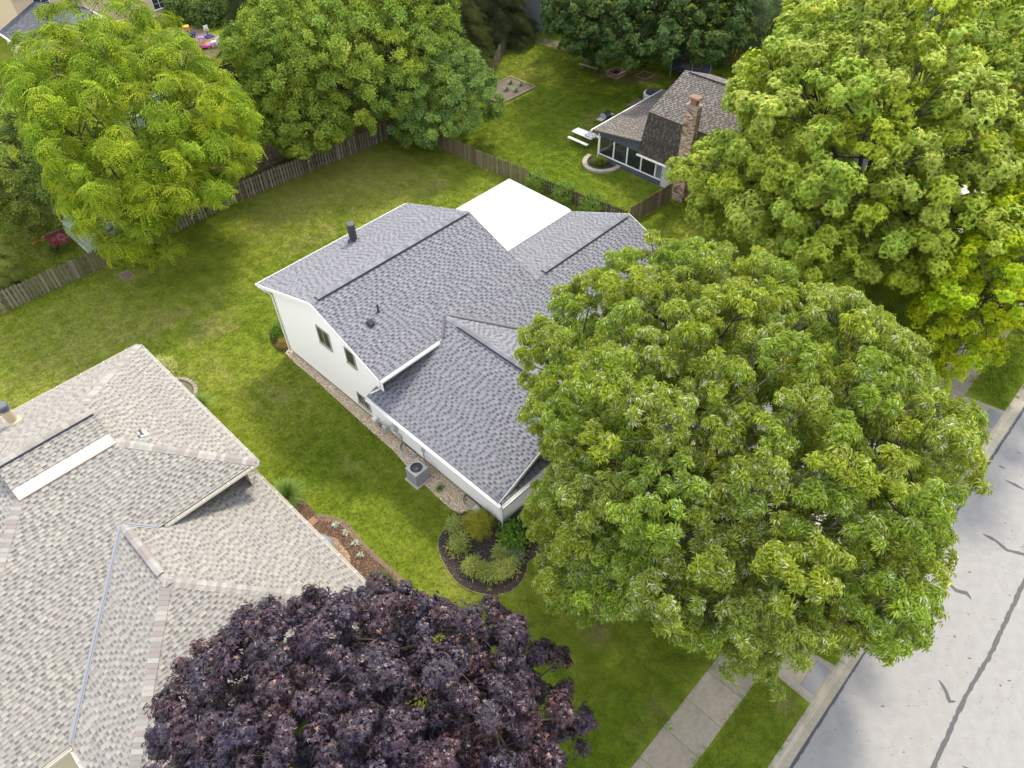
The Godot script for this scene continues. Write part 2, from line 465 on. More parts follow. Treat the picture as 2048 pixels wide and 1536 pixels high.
const CLUMPS_ASH := [8.7,5.8,-5.9,0.35,12.6,12.4,-4.1,1.23,15.3,12.6,-1.4,0.60,11.2,9.3,-3.2,1.36,12.7,9.7,-8.0,0.78,12.6,11.1,-4.6,0.78,11.7,10.4,-7.3,0.62,14.5,11.7,-0.6,0.75,11.9,11.3,-9.1,1.17,16.4,12.5,-0.6,0.63,10.0,11.6,-4.9,1.28,12.7,10.2,-3.5,0.79,17.0,11.0,-2.0,1.04,13.1,10.4,-1.1,0.95,15.8,12.5,-7.7,1.39,13.5,12.5,-1.2,0.79,10.4,7.0,-1.2,0.81,11.9,10.5,0.4,1.19,16.5,12.8,-5.5,0.99,13.0,12.3,-6.3,1.10,14.6,11.1,-3.4,0.78,14.7,6.8,0.6,1.27,20.2,10.4,-3.9,1.10,18.6,11.4,-10.2,1.02,12.5,10.3,-6.2,0.91,17.3,11.1,-7.9,1.32,10.3,5.9,-7.0,1.16,15.9,11.6,-2.4,0.61,14.3,11.5,-2.1,0.88,9.9,8.9,-5.8,0.76,11.5,12.8,-7.6,1.23,14.8,9.9,0.5,0.74,11.6,7.4,-8.4,0.63,19.1,9.4,-0.6,1.23,12.5,11.3,-11.2,0.78,15.4,10.2,-12.2,0.94,15.5,10.8,-8.6,0.82,17.5,11.3,-11.4,0.66,11.9,5.9,-2.1,1.00,12.0,9.2,1.0,0.39,18.8,12.2,-4.8,0.73,14.2,12.5,-3.1,0.65,11.0,8.5,-5.6,0.66,15.4,9.2,-10.9,1.06,11.0,5.8,-5.6,0.75,12.0,12.1,-2.0,0.77,9.9,9.6,-1.8,1.06,10.5,10.3,-7.7,0.85,10.8,11.3,-1.6,1.20,8.3,8.9,-5.1,0.86,15.4,12.5,-4.1,1.21,9.2,9.8,-4.9,0.84,11.7,10.1,-9.2,0.68,12.5,5.9,-0.9,0.63,11.0,5.5,-3.9,0.87,9.9,10.0,-0.6,0.56,11.6,6.6,-0.8,0.55,17.3,13.5,-6.8,0.57,18.3,12.9,-6.3,0.44,19.9,11.3,-7.9,0.85,14.1,11.0,-7.3,1.38,15.8,9.1,-0.1,1.17,13.7,11.5,0.4,0.33,14.1,13.9,-4.2,0.81,13.6,9.4,-12.5,0.65,9.8,10.9,-3.3,0.67,10.3,8.1,-1.7,0.77,16.4,12.4,-2.7,0.61,13.9,11.4,-5.0,0.90,14.2,9.0,-1.0,0.85,17.0,13.9,-4.5,0.49,10.8,10.1,-6.2,0.73,13.5,6.5,1.0,0.36,12.3,7.7,-10.6,0.45,13.1,6.1,-0.1,0.53,13.4,8.9,-9.7,0.62,9.8,5.6,-5.5,0.38,12.8,11.4,-2.9,0.76,8.7,10.1,-3.5,0.77,17.4,11.9,-4.8,1.01,12.6,8.7,-0.3,1.34,13.9,11.3,-10.9,0.90,10.3,9.3,-7.5,0.64,11.2,7.3,-2.5,0.72,17.3,8.0,-0.3,0.65,16.2,13.9,-3.6,0.61,8.6,5.7,-6.7,0.37,10.7,9.4,-8.7,0.46,8.4,8.1,-7.0,0.41,13.3,12.9,-8.6,0.79,10.7,6.5,-8.7,1.09,12.9,11.9,0.0,0.61,11.8,10.2,-5.0,0.65,12.1,8.6,-8.2,0.79,17.3,11.1,-0.4,0.73,15.2,13.6,-2.5,0.88,18.6,11.9,-6.5,0.71,18.9,10.5,-8.5,0.70,11.5,8.0,-1.0,0.68,11.3,11.1,-3.6,1.07,20.3,10.8,-5.3,0.69,10.6,6.9,-4.5,0.72,10.2,10.2,-4.0,0.81,10.4,6.3,-3.3,0.62,8.5,9.6,-6.4,0.71,14.0,10.0,-0.2,0.63,18.9,10.7,-6.8,0.82,10.7,5.5,-2.9,0.39,12.2,7.3,-9.8,0.60,15.2,13.6,-6.3,1.05,11.7,11.6,-5.5,0.89,18.2,11.9,-11.2,0.38,9.2,8.9,-3.2,0.62,16.4,7.7,0.7,0.62,18.0,12.8,-3.8,0.69,11.8,9.5,-1.5,0.92,14.7,11.7,-8.7,0.71,14.8,10.5,-1.4,0.78,9.4,10.7,-6.5,0.98,12.4,10.2,-11.1,0.76,18.6,10.8,-2.6,0.91,16.7,12.1,-3.6,0.64,16.6,10.1,-11.0,0.73,17.3,9.9,-1.2,0.76,10.2,12.0,-6.8,0.63,9.2,7.5,-5.2,0.71,16.3,11.3,-11.7,0.43,16.4,11.6,0.1,0.38,18.0,12.6,-8.6,0.63,19.6,10.9,-2.2,0.39,16.9,12.5,-9.5,0.83,15.6,11.9,-0.0,0.75,13.9,13.6,-7.0,0.81,17.9,12.1,-2.6,1.04,11.6,10.3,-10.2,0.55,13.6,10.3,-8.8,0.81,13.8,12.6,-5.3,0.61,18.2,11.1,-0.8,0.47,9.2,9.9,-7.5,0.62,9.6,7.7,-8.1,0.80,16.9,13.6,-2.8,0.48,8.9,8.8,-4.1,0.47,12.4,8.1,-11.2,0.36,14.8,13.6,-5.1,0.65,12.3,8.8,-9.5,0.71,15.3,10.7,0.1,0.63,15.7,11.5,-5.5,1.08,10.4,9.2,-0.6,0.57,10.9,12.2,-3.5,0.60,19.8,9.9,-2.5,0.91,13.0,7.3,0.0,0.90,14.7,12.9,-9.7,0.71,19.5,11.7,-9.1,0.44,9.3,6.0,-7.7,0.45,8.5,6.2,-6.4,0.45,13.1,11.5,-1.5,0.65,16.8,11.0,-11.9,0.35,10.8,8.2,-7.6,0.66,13.1,10.7,0.7,0.51,13.6,11.8,-9.3,0.63,17.5,11.8,-1.1,0.35,16.3,12.7,-1.7,0.78,13.6,13.1,-2.4,0.69,14.6,8.4,0.7,0.80,13.8,8.5,-11.0,1.28,14.3,11.3,0.3,0.35,16.1,11.5,-9.1,0.60,15.4,12.3,-2.4,0.63,16.0,14.1,-4.6,0.63,8.9,8.8,-6.8,0.65,16.0,12.0,-10.9,0.85,17.4,13.3,-8.3,0.45,12.4,7.6,-1.4,0.64,17.7,10.2,-9.7,0.96,13.5,9.9,-11.0,0.75,11.2,12.9,-5.7,0.99,12.7,10.7,-8.2,0.62,8.9,8.3,-4.6,0.42,17.2,12.9,-2.3,0.55,14.5,12.1,-6.0,0.62,10.6,10.1,-0.1,0.45,10.0,7.2,-3.0,0.66,9.3,7.0,-6.5,0.91,18.1,13.0,-5.0,0.43,19.4,11.7,-5.8,0.57,10.1,8.2,-4.0,0.66,10.4,5.6,-5.0,0.45,10.5,10.9,-9.3,0.53,17.1,12.1,-0.7,0.40,15.4,11.5,-11.8,0.34,10.4,11.7,-8.1,0.83,11.1,9.0,-6.6,0.66,14.8,13.4,-8.7,0.60,10.0,9.5,-6.7,0.60,13.6,10.6,-2.4,0.60,15.3,11.1,-12.1,0.36,15.4,11.1,-0.9,0.60,11.7,10.3,-2.5,0.60,11.7,9.3,-7.6,0.60,10.6,10.2,-8.8,0.37,11.7,12.1,-3.1,0.60,9.9,7.0,-3.9,0.38,14.7,11.9,-10.1,0.60,17.4,11.5,-6.0,0.60,10.7,9.0,-4.7,0.60,11.3,8.2,-2.0,0.60,11.1,11.0,-6.4,0.60,12.6,9.9,-2.2,0.60,16.6,13.6,-7.9,0.60,13.5,13.6,-3.4,0.60,17.2,11.1,-3.3,0.60,10.8,8.0,-4.8,0.60,13.0,13.5,-5.3,0.60,10.8,8.4,-8.6,0.51,14.6,8.0,-0.5,0.60,12.4,11.2,-7.4,0.60,19.1,11.3,-3.8,0.60,14.8,12.0,-11.0,0.60,16.5,13.4,-8.9,0.60,14.0,11.7,-3.7,0.60,15.4,12.8,-0.3,0.60,18.0,12.7,-7.2,0.60,11.6,12.9,-3.2,0.60,13.1,8.3,1.1,0.34,12.7,9.4,-10.1,0.60,13.6,10.9,-0.2,0.60,8.0,8.6,-6.3,0.60,11.3,9.2,0.0,0.35,13.6,10.8,-3.5,0.60,10.5,7.4,-5.6,0.60,10.8,5.5,-1.3,0.46,12.3,11.9,-0.9,0.60,13.9,12.3,0.0,0.60,12.6,12.9,-2.0,0.60,10.5,7.3,-7.3,0.60,16.4,10.5,-0.8,0.60,12.8,13.2,-7.2,0.60,13.9,9.0,0.3,0.60,11.3,9.4,-5.2,0.60,8.5,9.4,-4.2,0.43,18.8,10.7,-0.3,0.34,14.5,9.5,-12.0,0.60,13.6,10.7,-9.9,0.60,16.6,11.0,-9.8,0.60,12.4,12.0,-10.2,0.60,10.0,8.5,-6.7,0.60,13.0,9.3,-1.7,0.60,17.6,13.4,-4.6,0.60,17.5,13.5,-3.7,0.41,14.5,12.7,-6.7,0.60,11.4,5.6,-1.0,0.38,17.1,12.4,-6.7,0.60,18.5,11.3,-5.4,0.60,11.4,11.3,-7.2,0.60,11.0,10.6,-9.8,0.41,13.3,9.4,0.7,0.56,9.7,8.8,-4.7,0.60,20.7,11.2,-4.4,0.35,14.7,6.6,-8.3,0.84,20.5,8.7,-9.3,1.12,15.2,8.0,-9.1,1.38,13.2,7.5,-3.3,0.64,16.0,8.0,-0.8,0.66,17.7,8.4,-9.0,1.05,20.1,8.4,-4.7,1.18,14.0,7.3,-12.7,0.63,14.4,2.6,-9.7,0.62,13.7,9.6,-4.3,0.87,16.6,2.8,-4.9,0.72,15.2,6.2,-11.5,0.67,17.9,9.6,-6.2,0.94,16.1,5.5,-0.1,0.96,13.5,4.6,-10.1,0.78,18.9,7.1,-3.5,0.86,19.2,6.7,-7.1,1.35,15.6,5.5,-7.7,0.77,14.0,6.2,-9.7,1.04,14.8,9.4,-7.6,0.95,18.2,5.0,-7.8,1.17,18.8,4.6,-2.6,1.35,20.1,6.4,-5.6,0.77,15.5,4.1,-9.2,1.05,19.0,4.5,-6.0,1.02,13.4,6.1,-6.5,0.91,14.3,3.3,-7.3,1.01,15.3,2.9,-4.0,1.14,16.2,4.1,-1.2,1.13,20.8,6.1,-1.1,1.16,18.9,8.5,-6.6,0.83,13.4,2.3,-4.6,1.25,18.4,8.4,-1.9,0.77,22.4,4.7,-4.8,1.22,16.7,3.4,0.3,1.23,16.7,6.0,-9.1,0.71,14.0,4.5,-4.6,1.14,17.5,7.7,-1.5,0.81,15.2,8.5,-2.5,0.66,13.4,6.9,-2.4,0.66,16.4,7.8,-1.9,0.71,16.2,4.9,-6.5,1.14,21.2,6.0,-6.5,0.95,20.4,5.9,-3.2,0.78,17.9,3.7,-8.5,0.75,11.4,3.3,-6.2,0.94,20.6,8.2,-11.5,0.75,21.5,9.5,-3.0,0.67,14.6,4.0,-2.4,0.62,16.5,4.5,-11.7,0.74,12.2,7.5,-4.8,0.86,12.6,6.2,-4.1,0.76,20.2,3.3,-5.9,0.82,20.4,7.1,-3.8,0.83,13.8,8.8,-3.0,0.87,16.0,9.7,-3.1,0.79,18.3,10.2,-5.1,0.74,12.6,3.4,-5.2,0.74,23.0,9.0,-5.4,0.77,14.8,3.5,-0.6,0.61,15.3,7.5,-11.1,1.15,17.2,4.8,-0.2,0.71,20.5,10.8,-9.9,0.46,15.6,2.1,-2.3,1.10,12.3,5.0,-6.1,1.17,16.8,6.4,-1.9,1.30,12.5,4.4,-7.6,0.80,16.2,4.4,-4.0,0.76,14.8,5.8,-0.8,0.78,16.1,4.4,1.3,0.48,22.8,6.8,-8.1,1.29,18.9,6.2,-10.3,1.31,20.8,4.6,-9.4,0.81,15.3,2.9,-6.1,0.92,20.2,4.2,-7.9,1.22,20.2,8.3,-6.7,0.83,21.4,6.9,-2.4,0.86,18.5,5.8,-12.1,0.79,21.7,10.1,-6.8,0.39,12.5,7.1,-6.3,0.76,17.3,6.9,0.2,0.87,15.0,4.3,1.3,0.39,13.2,5.1,-8.4,0.93,17.9,9.0,-7.6,0.73,14.2,2.3,-2.9,0.63,15.7,10.1,-5.3,0.97,19.0,6.8,-1.2,0.75,21.6,5.2,-9.4,0.62,23.7,8.3,-4.4,0.77,17.8,4.0,-10.5,0.69,14.8,4.7,-11.9,0.97,10.2,4.9,-5.8,0.51,19.6,9.4,-7.3,1.00,18.3,2.0,-8.5,0.81,17.5,4.4,-5.9,0.85,16.4,8.1,-12.4,0.66,13.3,9.0,-5.7,0.84,16.4,9.6,-7.6,0.67,23.0,6.8,-6.1,1.06,18.4,6.3,-2.8,0.67,18.5,3.1,-1.1,0.70,18.0,7.8,-10.3,0.93,11.5,3.2,-8.1,1.40,18.0,4.9,-5.0,0.65,11.6,8.7,-10.1,0.36,23.5,7.4,-3.1,1.10,14.8,5.7,-3.1,0.96,17.1,1.9,-3.2,1.13,17.0,9.2,-10.4,0.94,21.5,9.7,-9.3,0.63,15.1,2.9,-10.6,0.75,12.7,3.6,-2.7,0.97,9.6,8.3,-2.6,0.63,13.1,5.9,-2.5,0.63,18.8,6.8,0.1,0.60,21.5,8.2,-6.5,0.63,22.5,5.8,-3.7,0.90,13.1,7.5,-9.1,0.77,18.6,5.5,-4.1,0.73,21.8,9.5,-5.8,0.76,16.8,5.2,-2.9,0.64,17.4,6.0,1.1,0.42,18.5,8.7,-3.7,1.30,17.9,8.8,-0.6,0.65,15.8,3.8,-7.6,0.99,20.1,5.3,-4.5,1.25,20.0,5.7,0.2,0.78,14.1,4.6,-0.9,1.09,19.1,7.7,-0.1,0.56,15.7,6.7,-9.1,0.73,21.7,8.4,-3.2,0.95,17.0,3.4,-6.8,0.83,18.8,8.7,-11.7,0.64,18.3,9.4,-2.4,0.70,13.6,2.2,-6.4,1.18,20.0,8.3,-3.0,0.71,11.3,4.5,-9.5,0.91,12.8,8.2,-6.5,0.85,18.0,3.3,-4.2,1.24,14.1,9.7,-10.0,0.61,21.8,8.3,-4.7,0.63,19.6,5.1,-0.9,0.97,19.7,2.0,-5.6,1.07,16.9,10.1,-4.3,0.69,20.7,2.5,-6.4,0.63,14.9,9.5,-3.1,0.70,16.9,10.6,-6.3,0.77,23.0,7.0,-4.2,0.64,20.5,5.7,-8.2,0.73]
const CLUMPS_MAPLE := [35.0,5.2,-0.4,0.88,33.9,8.5,-3.5,1.08,31.6,10.4,-7.1,0.94,31.8,12.5,-11.0,1.70,38.2,10.0,-3.7,1.04,34.4,12.7,-11.6,1.60,32.3,10.2,-8.7,0.82,36.4,14.7,-9.7,1.52,34.6,4.5,-3.7,1.51,42.2,14.2,-6.8,1.08,33.0,5.0,-7.6,1.01,36.4,11.7,-4.8,1.63,34.8,11.2,-6.8,1.09,36.5,13.8,-5.6,1.44,31.2,11.3,-9.0,1.33,38.5,12.0,-16.6,1.51,41.2,14.5,-12.5,1.13,37.6,12.9,-9.8,1.59,32.4,6.9,-9.5,1.13,33.0,5.3,-14.8,1.66,41.8,13.8,-9.0,1.42,33.6,7.1,-6.5,1.10,31.7,9.2,-4.1,1.48,35.7,8.1,-3.5,1.00,35.9,14.8,-12.3,1.03,35.0,11.5,-9.0,1.30,30.0,9.2,-12.4,1.52,39.7,13.6,-15.7,0.69,37.8,7.3,-2.1,1.06,33.3,14.1,-9.2,1.14,38.1,7.3,-4.3,1.21,31.4,8.4,-14.1,1.22,36.9,11.8,-7.4,0.91,36.4,6.1,-1.6,1.01,34.5,10.9,-3.5,0.89,35.3,8.7,-17.7,0.68,35.2,12.9,-15.4,1.24,32.5,10.2,-10.4,1.29,32.6,13.3,-7.1,1.50,34.1,4.1,-6.0,0.63,38.9,8.3,-2.7,0.66,30.8,6.3,-7.3,1.03,31.3,8.7,-8.4,1.04,29.9,5.9,-13.0,1.15,34.1,10.1,-16.8,0.63,41.2,11.5,-5.1,0.95,34.9,9.4,-4.8,1.01,37.3,12.8,-13.2,1.66,39.9,12.9,-14.6,1.06,33.4,4.0,-9.5,1.59,33.2,10.4,-14.5,1.11,34.8,12.6,-5.4,0.92,34.1,4.2,-7.4,0.72,39.2,15.1,-11.0,1.38,31.1,10.4,-13.5,0.92,29.3,10.0,-9.8,1.61,36.0,5.5,-3.1,0.83,33.5,8.9,-15.6,1.22,41.3,11.9,-7.6,1.58,36.7,10.3,-17.7,1.03,35.8,12.9,-7.9,1.18,32.4,6.8,-15.3,0.86,28.9,7.7,-12.2,1.33,33.1,11.0,-5.1,1.46,33.4,6.7,-17.0,1.40,30.6,8.1,-5.3,1.26,42.5,16.0,-7.7,0.59,30.2,7.6,-16.4,1.34,28.9,6.5,-11.0,0.58,28.8,6.1,-9.7,0.47,39.0,12.0,-4.7,0.89,30.5,6.9,-14.2,1.17,32.7,9.2,-6.0,0.84,37.0,14.7,-13.8,1.13,41.7,15.1,-11.3,0.67,32.3,3.7,-11.0,0.76,35.3,5.2,-6.5,0.99,40.3,14.3,-14.7,0.75,34.6,14.1,-14.4,1.12,31.1,5.0,-16.6,0.89,35.4,11.9,-13.5,1.04,38.1,12.9,-7.3,1.24,36.2,9.4,-2.4,0.65,42.3,15.7,-8.8,0.53,32.0,6.3,-18.1,0.50,30.6,8.8,-10.1,0.98,32.7,6.0,-4.1,1.17,30.1,6.5,-9.9,1.35,28.5,7.6,-10.4,1.03,30.0,10.5,-7.6,0.98,30.0,9.5,-14.6,0.93,31.3,9.6,-6.1,0.83,34.4,4.6,-1.6,1.03,31.6,6.2,-13.2,1.05,33.7,5.7,-5.3,0.96,34.5,8.6,-1.9,1.17,40.7,14.6,-13.9,0.54,32.0,4.2,-13.4,0.78,29.1,5.9,-8.5,1.06,34.8,7.6,-4.9,1.28,33.9,9.5,-6.6,0.82,30.1,11.7,-13.3,1.50,37.7,11.2,-3.6,0.44,39.6,13.1,-8.6,0.96,39.6,12.2,-10.7,1.06,30.3,5.0,-7.6,0.85,33.7,12.0,-14.2,0.89,30.1,5.7,-15.2,1.13,28.7,7.6,-8.4,1.44,30.4,5.0,-13.4,0.47,31.0,4.5,-15.7,0.51,39.6,14.4,-6.7,1.22,33.5,4.7,-12.4,1.30,32.7,12.4,-9.0,0.91,33.6,14.1,-11.8,0.83,42.0,13.3,-6.0,0.53,32.8,4.8,-4.1,0.73,38.4,13.8,-15.3,0.82,31.0,11.4,-15.0,1.05,33.6,10.7,-7.8,1.22,38.7,14.2,-8.1,0.91,29.8,11.3,-11.1,0.86,35.7,11.0,-15.9,1.07,32.9,13.1,-15.0,0.52,37.4,10.5,-15.9,0.82,40.3,10.0,-3.9,0.53,32.2,6.1,-7.2,0.88,39.3,8.6,-4.1,0.98,33.3,7.8,-14.5,0.90,40.7,10.6,-6.3,1.15,39.2,14.7,-13.5,0.97,36.9,8.3,-2.1,0.60,36.2,10.2,-5.7,1.00,39.0,10.6,-5.9,1.04,31.7,7.6,-11.3,1.03,42.4,15.2,-7.0,0.45,32.0,7.7,-6.3,1.24,29.6,8.2,-14.1,0.91,41.6,12.5,-5.5,0.47,32.6,7.6,-3.9,1.12,30.7,11.8,-7.1,0.94,30.1,9.2,-7.7,0.91,32.6,13.3,-13.5,1.06,31.4,10.6,-5.8,0.83,31.0,6.3,-5.7,0.95,40.4,12.4,-12.6,1.61,33.6,4.0,-2.7,0.52,29.5,8.3,-6.4,0.85,41.9,15.3,-10.3,0.67,32.2,3.2,-8.3,0.61,36.4,11.0,-3.3,0.63,31.9,10.0,-15.6,1.07,34.7,14.5,-8.5,0.80,35.0,6.7,-2.7,0.92,32.5,9.4,-12.3,1.42,31.8,8.6,-15.8,0.51,33.5,9.6,-4.4,0.82,37.2,13.8,-8.3,0.84,33.0,12.4,-15.8,0.63,31.4,4.9,-12.4,0.92,37.4,13.2,-15.5,0.81,37.4,8.8,-5.0,1.37,32.2,10.8,-12.0,0.85,32.1,5.8,-17.0,0.80,41.3,13.5,-11.0,0.80,36.8,6.1,-4.1,0.80,37.9,14.1,-12.1,0.80,37.1,15.0,-11.4,0.80,30.6,7.8,-12.7,0.80,33.7,11.0,-11.0,0.80,32.4,7.8,-16.3,0.80,36.1,5.5,-4.9,0.80,35.6,13.9,-11.0,0.80,39.7,14.2,-9.1,0.80,31.8,5.5,-11.0,0.80,31.8,13.4,-9.2,0.80,35.3,13.4,-9.6,0.80,36.9,12.7,-16.5,0.80,32.5,11.9,-13.8,0.80,32.3,7.4,-13.5,0.80,34.6,13.0,-13.6,0.80,31.1,10.8,-11.0,0.80,33.3,12.6,-5.4,0.80,35.7,9.6,-3.4,0.80,35.4,7.7,-16.1,0.80,33.1,8.5,-7.1,0.80,37.0,6.4,-2.9,0.80,40.2,9.9,-4.9,0.80,32.0,3.4,-10.1,0.52,33.7,10.9,-16.2,0.80,34.5,13.1,-6.6,0.80,28.4,8.8,-10.6,0.80,32.9,11.5,-15.4,0.80,32.1,12.0,-5.9,0.80,33.1,9.7,-3.2,0.80,32.2,5.2,-6.5,0.59,30.2,7.9,-11.4,0.80,34.3,13.2,-8.1,0.80,39.1,11.7,-6.4,0.80,33.4,11.4,-12.4,0.80,31.4,7.3,-7.7,0.80,36.8,13.9,-11.5,0.80,32.2,5.2,-9.0,0.80,38.7,13.2,-5.1,0.71,33.7,12.2,-8.1,0.80,33.6,12.2,-10.1,0.80,33.3,7.8,-2.4,0.80,45.6,7.5,-8.4,0.97,38.2,2.4,-11.1,1.25,40.8,10.4,-10.2,1.54,45.6,7.5,-12.4,0.92,45.0,4.7,-14.4,1.26,41.1,8.8,-6.0,1.47,43.0,12.9,-13.9,1.61,36.8,11.2,-9.3,1.08,42.2,4.4,-16.3,1.56,34.3,8.7,-8.9,1.68,43.5,3.8,-9.0,1.03,38.8,6.8,-14.9,1.55,37.7,5.1,-8.8,0.96,41.8,8.0,-13.0,1.43,44.8,10.7,-13.8,1.03,37.5,5.4,-13.0,1.59,41.1,5.9,-7.7,1.59,38.4,4.8,-5.4,1.04,36.3,2.4,-14.0,1.38,37.5,4.2,-9.8,0.98,45.9,5.0,-11.8,1.19,43.0,10.1,-17.6,1.68,37.5,5.4,-18.5,0.57,37.5,7.8,-16.7,1.69,36.7,3.2,-11.9,1.37,34.3,7.7,-11.3,0.87,42.8,7.1,-10.5,1.05,43.9,8.2,-12.7,1.19,43.8,7.0,-4.3,1.47,45.2,6.4,-14.8,0.95,35.5,9.1,-14.6,0.97,36.6,7.5,-18.5,0.47,40.2,6.9,-16.7,1.19,38.8,5.6,-7.0,1.08,41.0,6.6,-19.0,0.91,45.0,9.2,-7.7,1.51,40.4,3.8,-8.9,1.06,42.1,7.7,-16.9,0.98,36.7,8.1,-7.0,0.88,41.7,10.0,-13.3,1.40,36.3,9.7,-8.3,1.35,45.0,7.7,-5.6,1.07,42.9,10.1,-15.1,1.05,38.5,11.0,-9.6,1.08,41.4,7.6,-9.1,0.90,42.4,4.3,-6.2,1.17,42.4,5.9,-12.2,1.03,42.0,12.1,-16.8,1.17,45.3,5.1,-9.5,1.52,41.1,3.9,-11.5,1.02,42.5,8.4,-11.2,0.87,33.5,7.6,-12.7,1.03,34.3,7.0,-9.8,1.16,41.7,5.0,-9.4,1.20,38.5,2.9,-14.2,0.81,44.7,7.2,-10.8,1.07,36.3,6.7,-14.8,1.44,39.3,6.4,-5.8,0.90,30.7,4.4,-9.5,0.65,40.0,8.5,-7.4,0.86,40.4,4.7,-6.3,0.85,39.0,2.8,-5.9,1.52,37.7,4.0,-16.6,1.01,34.9,5.9,-12.8,1.33,34.7,8.1,-7.0,0.80,32.4,5.4,-5.4,0.47,42.1,6.3,-14.4,1.60,40.7,2.8,-12.4,0.89,39.6,5.4,-16.0,0.88,35.0,6.2,-8.3,0.99,44.0,8.7,-4.6,0.93,39.2,2.9,-8.5,1.08,38.2,8.0,-18.6,1.09,40.6,3.6,-7.2,0.91,44.8,8.8,-10.1,0.92,38.8,4.3,-18.3,1.44,40.9,2.2,-8.2,0.82,43.0,7.6,-7.9,1.25,38.4,10.6,-17.6,0.72,36.5,10.0,-13.2,1.29,43.7,6.6,-12.5,1.08,34.1,9.5,-11.3,0.98,35.7,3.9,-9.3,1.09,39.4,10.1,-16.3,1.31,34.8,7.7,-13.4,0.99,34.6,3.7,-16.2,1.56,44.5,5.5,-7.4,1.23,42.9,10.7,-10.0,1.24,39.3,10.3,-14.2,1.51,36.8,2.9,-7.6,1.57,37.7,11.0,-12.1,1.43,44.2,7.0,-16.8,1.32,39.9,5.1,-14.4,1.23,43.4,12.1,-11.9,1.24,44.4,5.1,-11.8,0.88,36.6,6.0,-6.0,1.05,35.6,6.5,-17.1,1.07,44.3,10.4,-5.2,0.52,45.9,10.2,-11.8,1.64,43.2,12.6,-7.0,1.29,44.8,9.2,-14.7,0.97,38.7,4.1,-11.2,1.39,41.1,9.3,-15.7,0.85,36.7,5.1,-10.1,0.80,40.9,5.8,-4.8,1.63,39.4,6.0,-18.6,1.01,43.6,11.1,-6.8,0.81,37.1,4.1,-4.2,0.84,36.3,4.6,-15.0,0.99,40.4,9.4,-18.1,0.86,34.5,2.7,-13.2,1.03,44.0,12.0,-8.3,0.81,35.2,10.1,-10.6,0.97,46.2,8.0,-14.1,1.60,41.5,2.4,-10.3,1.01,35.3,9.7,-16.4,0.99,33.1,8.7,-13.7,0.87,40.5,14.3,-10.5,0.86,31.4,4.0,-10.4,0.50,41.5,5.3,-11.1,0.82,43.6,6.4,-8.9,1.18,45.0,10.9,-9.5,1.61,42.5,10.5,-4.9,0.72,38.2,6.1,-17.7,0.94,33.9,5.3,-10.7,1.06,41.9,3.4,-13.9,1.07,39.5,5.8,-8.9,1.09,43.8,6.8,-6.9,0.88,46.3,6.5,-12.0,0.80,41.4,10.3,-8.4,0.90,39.5,8.5,-19.5,1.04,36.2,3.1,-5.8,0.49,37.4,9.2,-14.9,1.27,38.1,9.8,-7.4,0.89,41.9,7.2,-5.8,0.87]
